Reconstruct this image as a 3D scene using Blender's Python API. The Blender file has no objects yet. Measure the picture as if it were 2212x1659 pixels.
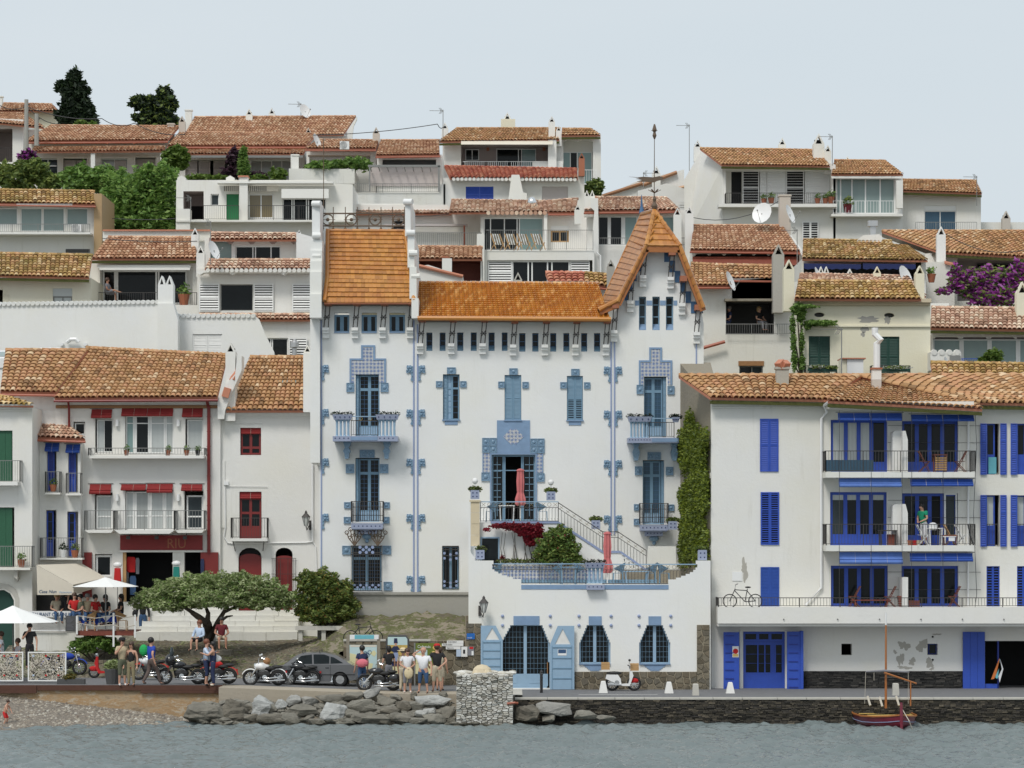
import bpy,bmesh,math,random
import numpy as np
from mathutils import Vector,Matrix,Euler
from mathutils.geometry import tessellate_polygon
random.seed(7);rng=np.random.default_rng(7)
sc=bpy.context.scene
COL=sc.collection
F,D,YH,H=6160.0,110.0,1160.0,7.23
cam=bpy.data.cameras.new('camera');camo=bpy.data.objects.new('camera',cam);COL.objects.link(camo)
camo.location=(0,-D,H);camo.rotation_euler=(math.pi/2,0,0)
cam.sensor_width=36;cam.lens=36*F/2212;cam.shift_y=(YH-829.5)/2212;cam.clip_start=1;cam.clip_end=3000
sc.camera=camo
SUN_EL,SUN_AZ=math.radians(52),math.radians(205)
w=bpy.data.worlds.new('World');sc.world=w;w.use_nodes=True
nt=w.node_tree;nt.nodes.clear()
sky=nt.nodes.new('ShaderNodeTexSky');sky.sky_type='NISHITA';sky.sun_disc=False
sky.sun_elevation=SUN_EL;sky.sun_rotation=SUN_AZ;sky.dust_density=5;sky.air_density=1.0
bs=nt.nodes.new('ShaderNodeBackground');bs.inputs[1].default_value=0.05
bc=nt.nodes.new('ShaderNodeBackground');bc.inputs[1].default_value=0.70
tc=nt.nodes.new('ShaderNodeTexCoord');mp=nt.nodes.new('ShaderNodeMapping');mp.inputs['Scale'].default_value=(1.5,1.5,7);cn=nt.nodes.new('ShaderNodeTexNoise');cn.inputs['Scale'].default_value=2.2;cn.inputs['Detail'].default_value=6
cm=nt.nodes.new('ShaderNodeMix');cm.data_type='RGBA';cm.inputs[6].default_value=(.63,.715,.775,1);cm.inputs[7].default_value=(.71,.77,.81,1)
nt.links.new(tc.outputs['Generated'],mp.inputs[0]);nt.links.new(mp.outputs[0],cn.inputs['Vector']);nt.links.new(cn.outputs[0],cm.inputs[0]);nt.links.new(cm.outputs[2],bc.inputs[0])
mx=nt.nodes.new('ShaderNodeMixShader');mx.inputs[0].default_value=0.9
wo=nt.nodes.new('ShaderNodeOutputWorld')
nt.links.new(sky.outputs[0],bs.inputs[0]);nt.links.new(bs.outputs[0],mx.inputs[1]);nt.links.new(bc.outputs[0],mx.inputs[2]);nt.links.new(mx.outputs[0],wo.inputs[0])
sl=bpy.data.lights.new('sun','SUN');sl.energy=1.28;sl.angle=math.radians(15);sl.color=(1,0.965,0.91)
so=bpy.data.objects.new('sun',sl);COL.objects.link(so)
sd=Vector((math.sin(SUN_AZ)*math.cos(SUN_EL),math.cos(SUN_AZ)*math.cos(SUN_EL),math.sin(SUN_EL)))
so.rotation_euler=(-sd).to_track_quat('-Z','Y').to_euler();so.location=(-20,-60,60)
sc.view_settings.view_transform='Standard';sc.view_settings.look='None';sc.view_settings.gamma=1
sc.view_settings.exposure=0.6
sc.view_settings.use_curve_mapping=False
sc.render.engine='CYCLES';sc.cycles.max_bounces=6
WX,WY,WK=0.0,0.0,1.0
def win(c=0,r=0):
 """choose the survey sheet that following numbers are read from (0 = whole town)"""
 global WX,WY,WK
 if c==0:WX,WY,WK=0.0,0.0,1.0;return
 WX=(0,542.16,1084.3,1626.5)[c-1];WY=(135.54,474.4,847.1,1219.9)[r-1]
 WK=0.2647 if c==4 else 0.2512
def ux(x):return WX+x*WK
def uy(y):return WY+y*WK
def X(x,Y):return (ux(x)-1106.0)*(D+Y)/F
def Z(y,Y):return H-(uy(y)-YH)*(D+Y)/F
def P(x,y,Y):return Vector((X(x,Y),Y,Z(y,Y)))
def S(n,Y):return n*WK*(D+Y)/F
MATS={}
def newmat(key):
 m=bpy.data.materials.new(key);m.use_nodes=True;MATS[key]=m
 return m,m.node_tree,m.node_tree.nodes['Principled BSDF']
def N(t,typ,**k):
 n=t.nodes.new(typ)
 for a,b in k.items():setattr(n,a,b)
 return n
def mixc(t,fac,a,b,mode='MIX'):
 n=N(t,'ShaderNodeMix',data_type='RGBA',blend_type=mode)
 for i,v in ((0,fac),(6,a),(7,b)):
  if hasattr(v,'links'):t.links.new(v,n.inputs[i])
  elif i==0:n.inputs[0].default_value=v
  else:n.inputs[i].default_value=(*v[:3],1)
 return n.outputs[2]
def noise(t,scale,detail=4,vec=None,rough=.6):
 n=N(t,'ShaderNodeTexNoise');n.inputs['Scale'].default_value=scale;n.inputs['Detail'].default_value=detail;n.inputs['Roughness'].default_value=rough
 if vec is not None:t.links.new(vec,n.inputs['Vector'])
 return n.outputs[0]
def pos(t,sx=1,sy=1,sz=1):
 g=N(t,'ShaderNodeNewGeometry');m=N(t,'ShaderNodeMapping');m.inputs['Scale'].default_value=(sx,sy,sz)
 t.links.new(g.outputs['Position'],m.inputs['Vector']);return m.outputs[0]
def ramp(t,fac,stops):
 n=N(t,'ShaderNodeValToRGB');e=n.color_ramp.elements
 while len(e)<len(stops):e.new(0.5)
 for i,(p,c) in enumerate(stops):
  e[i].position=p;e[i].color=(*(c if hasattr(c,'__len__') else (c,c,c)),1)
 t.links.new(fac,n.inputs[0]);return n.outputs[0]
def bump(t,b,h,strength=.3,dist=.02):
 n=N(t,'ShaderNodeBump');n.inputs['Strength'].default_value=strength;n.inputs['Distance'].default_value=dist
 t.links.new(h,n.inputs['Height']);t.links.new(n.outputs[0],b.inputs['Normal'])
def rnd(t):
 """one random value per tile, whether tiles are objects or islands of a mesh"""
 o=N(t,'ShaderNodeObjectInfo');g=N(t,'ShaderNodeNewGeometry')
 a=N(t,'ShaderNodeMath',operation='ADD');t.links.new(o.outputs['Random'],a.inputs[0]);t.links.new(g.outputs['Random Per Island'],a.inputs[1])
 f=N(t,'ShaderNodeMath',operation='FRACT');t.links.new(a.outputs[0],f.inputs[0]);return f.outputs[0]
def flat(key,col,rough=.6,metal=0,var=.12,scale=6,bmp=0,coat=0):
 m,t,b=newmat(key)
 n=noise(t,scale,5,pos(t))
 c=mixc(t,n,[v*(1-var) for v in col],[min(1,v*(1+var)) for v in col])
 t.links.new(c,b.inputs['Base Color']);b.inputs['Roughness'].default_value=rough;b.inputs['Metallic'].default_value=metal
 if coat:b.inputs['Coat Weight'].default_value=coat
 if bmp:bump(t,b,noise(t,scale*6,3,pos(t)),bmp,.02)
 return m
def plaster(key,col,dirt=.25,stain=(.30,.27,.20),patch=0,bmp=.35,sc_=1.0):
 m,t,b=newmat(key)
 v=pos(t);vs=pos(t,3.1*sc_,3.1*sc_,.22*sc_)
 n1=noise(t,.55,6,v);n2=noise(t,1.6,6,vs,.75)
 n0=ramp(t,noise(t,.28,5,v,.6),[(.40,0),(.66,1)]);c=mixc(t,n1,[x*.90 for x in col],[min(.9,x*1.04) for x in col]);c=mixc(t,n0,c,[col[0]*.96,col[1]*.945,col[2]*.89])
 st=mixc(t,1,ramp(t,n2,[(.55,0),(.78,1)]),ramp(t,noise(t,.33,3,v),[(.45,.12),(.62,1)]),'MULTIPLY')
 fm=N(t,'ShaderNodeMath',operation='MULTIPLY');t.links.new(st,fm.inputs[0]);fm.inputs[1].default_value=dirt
 c=mixc(t,fm.outputs[0],c,stain)
 if patch:
  pn=ramp(t,noise(t,.9,8,v,.7),[(.60,0),(.66,1)])
  fp=N(t,'ShaderNodeMath',operation='MULTIPLY');t.links.new(pn,fp.inputs[0]);fp.inputs[1].default_value=patch
  c=mixc(t,fp.outputs[0],c,(.36,.31,.24))
 t.links.new(c,b.inputs['Base Color']);b.inputs['Roughness'].default_value=.85
 bump(t,b,noise(t,7,6,v,.65),bmp,.03)
 return m
def tilemat(key,stops,rough=.75,moss=.35,mosscol=(.16,.13,.04),coat=0):
 m,t,b=newmat(key)
 c=ramp(t,rnd(t),stops)
 n=ramp(t,noise(t,.8,5,pos(t),.7),[(.42,0),(.68,1)])
 f=N(t,'ShaderNodeMath',operation='MULTIPLY');t.links.new(n,f.inputs[0]);f.inputs[1].default_value=moss
 c=mixc(t,f.outputs[0],c,mosscol)
 n3=noise(t,22,4,pos(t))
 c=mixc(t,.30,c,mixc(t,n3,(.22,.20,.17),(.85,.80,.72)),'OVERLAY')
 t.links.new(c,b.inputs['Base Color']);b.inputs['Roughness'].default_value=rough
 if coat:b.inputs['Coat Weight'].default_value=coat;b.inputs['Coat Roughness'].default_value=.18
 bump(t,b,n3,.25,.01)
 return m
plaster('white',(.77,.76,.73),.26)
plaster('white_clean',(.80,.802,.79),.14,bmp=.25)
plaster('white_stained',(.74,.735,.70),.62,patch=.12)
plaster('white_peel',(.76,.76,.745),.3,patch=.25)
plaster('cream',(.77,.73,.58),.22,patch=.0)
plaster('cream_worn',(.72,.68,.56),.35,patch=.3)
plaster('beige',(.55,.50,.45),.25)
plaster('mauve',(.40,.34,.33),.25)
plaster('lilac_grey',(.52,.47,.46),.5)
plaster('old_render',(.27,.24,.19),.8,(.10,.09,.07),patch=.5,bmp=1)
plaster('brown_render',(.42,.29,.16),.5,patch=.3)
plaster('plinth_grey',(.36,.35,.32),.35,(.2,.18,.14),bmp=.5)
plaster('sand_stone',(.62,.53,.38),.3,bmp=.3)
plaster('chimney_grey',(.42,.40,.36),.7,(.08,.07,.06),bmp=.6)
TERRA=[(0,(.32,.15,.08)),(.35,(.46,.24,.14)),(.7,(.56,.33,.20)),(1,(.68,.48,.34))]
OCHRE=[(0,(.16,.09,.03)),(.25,(.38,.22,.07)),(.5,(.52,.34,.13)),(.75,(.50,.27,.13)),(1,(.74,.58,.34))]
BROWN=[(0,(.22,.12,.055)),(.2,(.42,.23,.10)),(.45,(.50,.29,.14)),(.7,(.50,.26,.14)),(.85,(.42,.23,.10)),(1,(.70,.52,.34))]
PINK=[(0,(.30,.17,.12)),(.3,(.52,.31,.22)),(.6,(.64,.42,.31)),(1,(.80,.66,.52))]
RED=[(0,(.36,.09,.06)),(.5,(.50,.16,.10)),(1,(.60,.28,.18))]
tilemat('tile_terra',TERRA,moss=.25)
tilemat('tile_ochre',OCHRE,moss=.62,mosscol=(.28,.20,.03))
tilemat('tile_brown',BROWN,moss=.22,mosscol=(.27,.17,.05))
tilemat('tile_pink',PINK,moss=.3)
tilemat('tile_red',RED,moss=.18)
tilemat('tile_moss',OCHRE,moss=.85,mosscol=(.23,.17,.04))
tilemat('tile_orange',[(0,(.33,.12,.02)),(.5,(.43,.165,.03)),(1,(.52,.22,.045))],.35,.3,(.50,.30,.05),coat=.5)
tilemat('tile_orange_dark',[(0,(.36,.13,.022)),(.5,(.42,.165,.03)),(1,(.48,.20,.045))],.5,.2,(.34,.20,.05),coat=.15)
tilemat('tile_orange_light',[(0,(.38,.135,.015)),(.5,(.50,.19,.022)),(.85,(.56,.25,.04)),(1,(.70,.42,.16))],.3,.12,(.60,.42,.08),coat=.6)
flat('terra_gutter',(.36,.10,.055),.5);flat('terra_flat',(.50,.20,.12),.7)
flat('moss',(.07,.075,.02),1,var=.5,scale=9)
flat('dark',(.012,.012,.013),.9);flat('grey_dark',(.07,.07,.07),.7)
flat('wframe',(.78,.78,.76),.45,var=.04);flat('iron',(.05,.045,.042),.55)
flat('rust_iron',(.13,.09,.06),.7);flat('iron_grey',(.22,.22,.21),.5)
flat('blue',(.025,.075,.42),.45,var=.14);flat('blue_dark',(.015,.035,.26),.45,var=.15)
flat('blue_awn',(.02,.07,.33),.8,var=.15);flat('blue_faded',(.10,.19,.50),.8,var=.3,scale=3)
flat('navy',(.012,.022,.10),.8);flat('casa_blue',(.20,.30,.45),.5,var=.25,scale=3)
flat('casa_frame',(.17,.29,.40),.55,var=.12);flat('casa_pale',(.27,.40,.53),.5,var=.1)
plaster('quay_face',(.40,.35,.28),.7,(.14,.12,.08),patch=.4,bmp=.8)
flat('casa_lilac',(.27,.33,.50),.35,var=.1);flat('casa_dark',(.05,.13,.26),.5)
flat('red_dark',(.22,.018,.018),.6,var=.15);flat('red_paint',(.19,.02,.018),.45,var=.1)
flat('red_rib',(.25,.022,.022),.85,var=.15);flat('red_brick',(.35,.13,.07),.8)
flat('green_dark',(.008,.05,.035),.55);flat('green',(.01,.16,.05),.5);flat('green_shut',(.02,.10,.05),.5)
flat('steel',(.45,.45,.45),.35,.8);flat('zinc',(.5,.5,.5),.4,.7);flat('chrome',(.75,.75,.75),.16,1,var=.02)
flat('rubber',(.015,.015,.015),.8);flat('black_paint',(.012,.012,.014),.25,coat=.6);flat('seat_black',(.02,.02,.02),.6)
flat('white_paint',(.78,.78,.77),.35,var=.04);flat('awn_white',(.78,.77,.73),.85,var=.05);flat('canvas',(.66,.60,.50),.9,var=.06)
flat('canvas_white',(.82,.82,.80),.85,var=.03)
flat('wood',(.30,.15,.06),.6,var=.3,scale=12);flat('wood_red',(.20,.05,.03),.6,var=.25);flat('wood_light',(.50,.30,.13),.6,var=.2)
flat('varnish',(.36,.13,.035),.35,var=.25,scale=14);flat('pot',(.35,.12,.06),.8,var=.2)
flat('concrete',(.50,.48,.43),.85,var=.2,scale=4,bmp=.3);flat('concrete_white',(.72,.71,.68),.85,var=.1,bmp=.2)
flat('skin',(.52,.29,.20),.55,var=.08);flat('skin_tan',(.40,.20,.125),.55,var=.08);flat('hair_black',(.012,.010,.009),.5)
flat('hair_brown',(.06,.03,.018),.5);flat('hair_blond',(.35,.22,.09),.5);flat('hair_grey',(.20,.19,.18),.6);flat('hair_red',(.18,.06,.03),.5)
for k,c in dict(beige=(.50,.41,.27),black=(.018,.018,.02),khaki=(.26,.22,.13),royal=(.02,.06,.38),brown=(.12,.09,.08),white=(.74,.74,.76),navy=(.02,.03,.08),ltblue=(.48,.58,.72),maroon=(.12,.012,.018),sand=(.50,.44,.33),red=(.50,.02,.02),jeans=(.04,.09,.19),grey=(.20,.20,.22),olive=(.10,.11,.07),green=(.01,.26,.14),pink=(.62,.16,.20),lime=(.02,.38,.10),straw=(.66,.55,.35),teal=(.02,.22,.18),cyan=(.15,.45,.52),orange=(.60,.18,.05)).items():
 flat('cl_'+k,c,.9,var=.12,scale=10,bmp=.3)
flat('umb_pink',(.56,.17,.17),.9,var=.15,scale=5);flat('yellow_in',(.60,.42,.13),.5,var=.15);flat('boat_red',(.17,.012,.03),.35,coat=.4)
flat('rope',(.55,.50,.42),.9);flat('asphalt',(.16,.16,.165),.85,var=.25,scale=3,bmp=.4);flat('car_grey',(.14,.14,.145),.3,.5,var=.03,coat=.7)
flat('lamp_glass',(.55,.57,.55),.2);flat('tail_red',(.4,.01,.01),.3)
flat('weather_steel',(.085,.035,.022),.8,var=.3,scale=5);flat('slate_dark',(.045,.045,.045),.9,var=.6,scale=5)
flat('pot_tile',(.30,.34,.46),.35,var=.08)
def glassmat(key,col,rough=.08,var=.5,sx=1.0):
 m,t,b=newmat(key);n=noise(t,1.2*sx,3,pos(t,1,1,.5))
 c=mixc(t,n,[v*(1-var) for v in col],[v*(1+var) for v in col]);t.links.new(c,b.inputs['Base Color'])
 b.inputs['Roughness'].default_value=rough;b.inputs['IOR'].default_value=1.3
glassmat('g_dark',(.008,.010,.011));glassmat('g_grey',(.035,.045,.05));glassmat('g_green',(.25,.32,.31),.12,.12);glassmat('g_blue',(.05,.10,.15),.1,.3)
def curtain(key,col):
 m,t,b=newmat(key);wv=N(t,'ShaderNodeTexWave');wv.inputs['Scale'].default_value=5.5;wv.inputs['Distortion'].default_value=1.2
 t.links.new(pos(t,1,1,.02),wv.inputs['Vector'])
 t.links.new(mixc(t,wv.outputs['Fac'],[v*.72 for v in col],col),b.inputs['Base Color']);b.inputs['Roughness'].default_value=.3;b.inputs['Coat Weight'].default_value=.5
curtain('curt_white',(.50,.53,.52));curtain('curt_green',(.22,.34,.33));curtain('curt_brown',(.22,.17,.08));curtain('curt_grey',(.36,.38,.37))
def stonemat(key,cols,scale=1.0,rough=.9):
 m,t,b=newmat(key);v=pos(t);c=ramp(t,rnd(t),[(i/(len(cols)-1),k) for i,k in enumerate(cols)])
 n=noise(t,3*scale,8,v,.7);c=mixc(t,.6,c,mixc(t,n,(.12,.12,.11),(.9,.88,.82)),'OVERLAY')
 t.links.new(c,b.inputs['Base Color']);b.inputs['Roughness'].default_value=rough;bump(t,b,n,.6,.05)
stonemat('schist',[(.022,.020,.018),(.05,.045,.038),(.09,.078,.060),(.06,.055,.052),(.11,.095,.075),(.20,.17,.13)],2)
stonemat('schist_black',[(.012,.012,.013),(.03,.03,.03),(.045,.043,.04),(.09,.085,.08)],2)
stonemat('rubble',[(.10,.085,.06),(.17,.14,.10),(.12,.11,.09),(.22,.19,.14)],2)
stonemat('pebble',[(.13,.12,.11),(.28,.24,.20),(.40,.37,.32),(.20,.16,.13),(.50,.48,.44)],3)
stonemat('block_white',[(.60,.60,.57),(.70,.69,.66),(.42,.41,.39),(.55,.53,.48),(.20,.19,.17)],2)
def rockmat(key,lo,hi,tide=True):
 m,t,b=newmat(key);v=pos(t,1,1,2.2);n=noise(t,1.7,9,v,.68);o=N(t,'ShaderNodeObjectInfo')
 c=mixc(t,n,lo,hi);c=mixc(t,.5,c,mixc(t,o.outputs['Random'],(.3,.27,.22),(.72,.74,.74)),'OVERLAY')
 g=N(t,'ShaderNodeNewGeometry');s=N(t,'ShaderNodeSeparateXYZ');t.links.new(g.outputs['Position'],s.inputs[0])
 a=N(t,'ShaderNodeMath',operation='ADD');t.links.new(s.outputs[2],a.inputs[0]);t.links.new(n,a.inputs[1])
 f=ramp(t,a.outputs[0],[(.42,1),(.75,0)])
 if tide:c=mixc(t,f,c,(.045,.040,.022))
 t.links.new(c,b.inputs['Base Color']);b.inputs['Roughness'].default_value=.85;bump(t,b,noise(t,6,9,v,.7),.9,.12)
rockmat('rock',(.035,.032,.028),(.37,.345,.29));rockmat('rock_light',(.17,.17,.165),(.60,.60,.58))
def leafmat(key,stops,tr=.35):
 m,t,b=newmat(key);c=ramp(t,rnd(t),stops);c=mixc(t,noise(t,.5,3,pos(t)),c,mixc(t,.5,c,(.02,.03,.01)))
 t.links.new(c,b.inputs['Base Color']);b.inputs['Roughness'].default_value=.6
 b.inputs['Transmission Weight'].default_value=0
 tl=N(t,'ShaderNodeBsdfTranslucent');t.links.new(c,tl.inputs[0]);ms=N(t,'ShaderNodeMixShader');ms.inputs[0].default_value=tr
 out=t.nodes['Material Output'];t.links.new(b.outputs[0],ms.inputs[1]);t.links.new(tl.outputs[0],ms.inputs[2]);t.links.new(ms.outputs[0],out.inputs[0])
leafmat('lf_olive',[(0,(.17,.23,.07)),(.5,(.44,.53,.22)),(1,(.70,.76,.44))])
leafmat('lf_dark',[(0,(.008,.020,.010)),(.6,(.022,.045,.02)),(1,(.04,.07,.025))])
leafmat('lf_green',[(0,(.08,.17,.03)),(.5,(.20,.36,.07)),(1,(.38,.55,.14))])
leafmat('lf_bright',[(0,(.08,.16,.02)),(1,(.22,.32,.05))])
leafmat('lf_shrub',[(0,(.06,.11,.025)),(.5,(.20,.28,.06)),(1,(.38,.45,.11))])
leafmat('lf_yellow',[(0,(.10,.10,.02)),(.5,(.22,.20,.04)),(1,(.34,.24,.05))])
leafmat('lf_ivy',[(0,(.08,.12,.012)),(.5,(.20,.26,.02)),(1,(.33,.40,.04))])
leafmat('fl_magenta',[(0,(.20,.02,.20)),(.5,(.52,.05,.48)),(1,(.75,.26,.76))])
leafmat('fl_red',[(0,(.18,.005,.02)),(1,(.45,.015,.05))]);leafmat('fl_white',[(0,(.6,.6,.55)),(1,(.8,.8,.8))])
leafmat('fl_plum',[(0,(.04,.015,.03)),(1,(.10,.03,.07))])
flat('bark',(.075,.06,.045),.95,var=.5,scale=8,bmp=1)
def wloc(o):
 v=Vector((0,0,0))
 while o is not None:v+=o.location;o=o.parent
 return v
def link(o,parent=None,label=None,cat=None,group=None,kind=None):
 COL.objects.link(o)
 if parent is not None:o.parent=parent
 if label:o['label']=label
 if cat:o['category']=cat
 if group:o['group']=group
 if kind:o['kind']=kind
 return o
def T(name,label,cat,loc,group=None,rz=0):
 o=bpy.data.objects.new(name,None);o.location=loc;o.rotation_euler=(0,0,rz);o.empty_display_size=.2
 return link(o,None,label,cat,group)
class MB:
 def __init__(s):s.v=[];s.f=[];s.m=Matrix.Identity(4)
 def add(s,vs,fs):
  n=len(s.v);s.v+=[s.m@Vector(v) for v in vs];s.f+=[tuple(i+n for i in f) for f in fs];return s
 def box(s,x0,x1,y0,y1,z0,z1):
  if x0>x1:x0,x1=x1,x0
  if z0>z1:z0,z1=z1,z0
  if y0>y1:y0,y1=y1,y0
  return s.add([(x0,y0,z0),(x1,y0,z0),(x1,y1,z0),(x0,y1,z0),(x0,y0,z1),(x1,y0,z1),(x1,y1,z1),(x0,y1,z1)],[(0,1,5,4),(1,2,6,5),(2,3,7,6),(3,0,4,7),(4,5,6,7),(3,2,1,0)])
 def pbox(s,x0,y0,x1,y1,Y,d0,d1):
  return s.box(X(x0,Y),X(x1,Y),Y+d0,Y+d1,Z(y1,Y),Z(y0,Y))
 def bar(s,a,b,wx,wy=None,up=(0,0,1)):
  a=Vector(a);b=Vector(b);wy=wx if wy is None else wy;d=(b-a)
  if d.length<1e-6:return s
  d.normalize();u=Vector(up)
  if abs(d.dot(u))>.95:u=Vector((0,1,0))
  p=d.cross(u).normalized()*wx/2;q=d.cross(p).normalized()*wy/2
  vs=[a+p+q,a-p+q,a-p-q,a+p-q,b+p+q,b-p+q,b-p-q,b+p-q]
  return s.add(vs,[(0,1,2,3),(7,6,5,4),(0,4,5,1),(1,5,6,2),(2,6,7,3),(3,7,4,0)])
 def tube(s,pts,r,n=6,cap=True):
  pts=[Vector(p) for p in pts];rs=r if hasattr(r,'__len__') else [r]*len(pts);base=len(s.v);vs=[];fs=[]
  ref=Vector((0,0,1))
  for i,p in enumerate(pts):
   d=(pts[min(i+1,len(pts)-1)]-pts[max(i-1,0)]).normalized()
   if abs(d.dot(ref))>.9:rr=Vector((1,0,0))
   else:rr=ref
   u=d.cross(rr).normalized();v=d.cross(u).normalized()
   for k in range(n):
    a=2*math.pi*k/n;vs.append(p+(u*math.cos(a)+v*math.sin(a))*rs[i])
   if i:
    for k in range(n):
     a0=(i-1)*n+k;a1=(i-1)*n+(k+1)%n;fs.append((a0,a1,a1+n,a0+n))
  if cap:fs.append(tuple(range(n))[::-1]);fs.append(tuple(range((len(pts)-1)*n,len(pts)*n)))
  return s.add(vs,fs)
 def lathe(s,c,prof,n=10,axis='z'):
  c=Vector(c);vs=[];fs=[]
  for i,(r,h) in enumerate(prof):
   for k in range(n):
    a=2*math.pi*k/n
    o=(r*math.cos(a),r*math.sin(a),h) if axis=='z' else ((r*math.cos(a),h,r*math.sin(a)) if axis=='y' else (h,r*math.cos(a),r*math.sin(a)))
    vs.append(c+Vector(o))
   if i:
    for k in range(n):
     a0=(i-1)*n+k;a1=(i-1)*n+(k+1)%n;fs.append((a0,a1,a1+n,a0+n))
  fs.append(tuple(range(n))[::-1]);fs.append(tuple(range((len(prof)-1)*n,len(prof)*n)))
  return s.add(vs,fs)
 def ball(s,c,r,n=8,m=5,sq=(1,1,1)):
  c=Vector(c);vs=[c+Vector((0,0,r*sq[2]))];fs=[]
  for i in range(1,m):
   t=math.pi*i/m
   for k in range(n):
    a=2*math.pi*k/n;vs.append(c+Vector((r*sq[0]*math.sin(t)*math.cos(a),r*sq[1]*math.sin(t)*math.sin(a),r*sq[2]*math.cos(t))))
  vs.append(c-Vector((0,0,r*sq[2])));L=len(vs)-1
  for k in range(n):
   fs.append((0,1+k,1+(k+1)%n));fs.append((L,1+(m-2)*n+(k+1)%n,1+(m-2)*n+k))
   for i in range(m-2):
    a=1+i*n+k;b=1+i*n+(k+1)%n;fs.append((a,a+n,b+n,b))
  return s.add(vs,fs)
 def torus(s,c,R,r,n=18,m=6,axis='y'):
  vs=[];fs=[];c=Vector(c)
  for i in range(n):
   a=2*math.pi*i/n
   for k in range(m):
    b=2*math.pi*k/m;q=R+r*math.cos(b);h=r*math.sin(b)
    o=(q*math.cos(a),h,q*math.sin(a)) if axis=='y' else ((q*math.cos(a),q*math.sin(a),h) if axis=='z' else (h,q*math.cos(a),q*math.sin(a)))
    vs.append(c+Vector(o));fs.append((i*m+k,i*m+(k+1)%m,((i+1)%n)*m+(k+1)%m,((i+1)%n)*m+k))
  return s.add(vs,fs)
 def prism(s,poly,Y0,Y1,holes=(),back=True):
  """poly, holes: lists of (x,z); extruded from Y0 (front) to Y1"""
  loops=[list(poly)]+[list(h) for h in holes]
  pl=[[Vector((a,b,0)) for a,b in l] for l in loops];fl=[p for l in loops for p in l];n=len(fl)
  tris=tessellate_polygon(pl);vs=[(a,Y0,b) for a,b in fl]+[(a,Y1,b) for a,b in fl];fs=[]
  def area(t):a,b,c=(fl[i] for i in t);return (b[0]-a[0])*(c[1]-a[1])-(b[1]-a[1])*(c[0]-a[0])
  for t in tris:
   t=tuple(t)
   if abs(area(t))<1e-9:continue
   if area(t)<0:t=t[::-1]
   fs.append(t)
   if back:fs.append(tuple(i+n for i in t[::-1]))
  o=0
  for li,l in enumerate(loops):
   k=len(l);ar=sum(l[i][0]*l[(i+1)%k][1]-l[(i+1)%k][0]*l[i][1] for i in range(k))
   for i in range(k):
    a=o+i;b=o+(i+1)%k
    q=(a,a+n,b+n,b)
    if (ar>0)==(li==0):q=(a,b,b+n,a+n)[::1]
    if li:q=q[::-1]
    fs.append((b,a,a+n,b+n) if ((ar>0)==(li==0)) else (a,b,b+n,a+n))
   o+=k
  return s.add(vs,fs)
 def pprism(s,poly,Y,d0,d1,holes=(),back=True):
  return s.prism([(X(a,Y),Z(b,Y)) for a,b in poly],Y+d0,Y+d1,[[(X(a,Y),Z(b,Y)) for a,b in h] for h in holes],back)
 def build(s,name,mat,parent=None,label=None,cat=None,group=None,kind=None,smooth=False,loc=None):
  me=bpy.data.meshes.new(name);o=bpy.data.objects.new(name,me)
  if parent is not None:off=wloc(parent)
  elif loc is not None:off=Vector(loc);o.location=off
  else:
   a=np.array([tuple(v) for v in s.v]);off=Vector(((a[:,0].min()+a[:,0].max())/2,(a[:,1].min()+a[:,1].max())/2,a[:,2].min()));o.location=off
  me.from_pydata([tuple(v-off) for v in s.v],[],s.f);me.materials.append(MATS[mat] if isinstance(mat,str) else mat)
  if smooth:
   me.polygons.foreach_set('use_smooth',[True]*len(me.polygons))
  me.update()
  return link(o,parent,label,cat,group,kind)
def R(x0,y0,x1,y1):return [(x0,y0),(x1,y0),(x1,y1),(x0,y1)]
UB={}
def ibox(name,mat,parent,x0,x1,y0,y1,z0,z1,label=None):
 """a box that shares one unit mesh per material"""
 k=(name,mat)
 if k not in UB:
  me=bpy.data.meshes.new(name);b=MB().box(-.5,.5,-.5,.5,-.5,.5);me.from_pydata([tuple(v) for v in b.v],[],b.f);me.materials.append(MATS[mat]);UB[k]=me
 o=bpy.data.objects.new(name,UB[k]);off=wloc(parent)
 o.location=Vector(((x0+x1)/2,(y0+y1)/2,(z0+z1)/2))-off;o.scale=(abs(x1-x0),abs(y1-y0),abs(z1-z0))
 return link(o,parent,label)
def pibox(name,mat,parent,x0,y0,x1,y1,Y,d0,d1,label=None):
 return ibox(name,mat,parent,X(x0,Y),X(x1,Y),Y+d0,Y+d1,Z(y1,Y),Z(y0,Y),label)
def text(s,x,y,Y,h,mat,parent,name='lettering',align='LEFT',ext=.004,sx=1.0,rot=None,shear=0):
 cu=bpy.data.curves.new('t','FONT');cu.body=s;cu.size=S(h,Y)*1.38;cu.extrude=ext;cu.align_x=align;cu.resolution_u=2;cu.shear=shear
 ob=bpy.data.objects.new('t',cu);COL.objects.link(ob);dg=bpy.context.evaluated_depsgraph_get();me=bpy.data.meshes.new_from_object(ob.evaluated_get(dg));bpy.data.objects.remove(ob)
 me.transform(Matrix.Scale(sx,4,(1,0,0)));me.transform(Matrix.Rotation(math.pi/2,4,'X'))
 if rot is not None:me.transform(Matrix.Rotation(rot,4,'Y'))
 me.materials.clear();me.materials.append(MATS[mat]);o=bpy.data.objects.new(name,me);o.location=P(x,y,Y)-wloc(parent)
 return link(o,parent)
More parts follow.
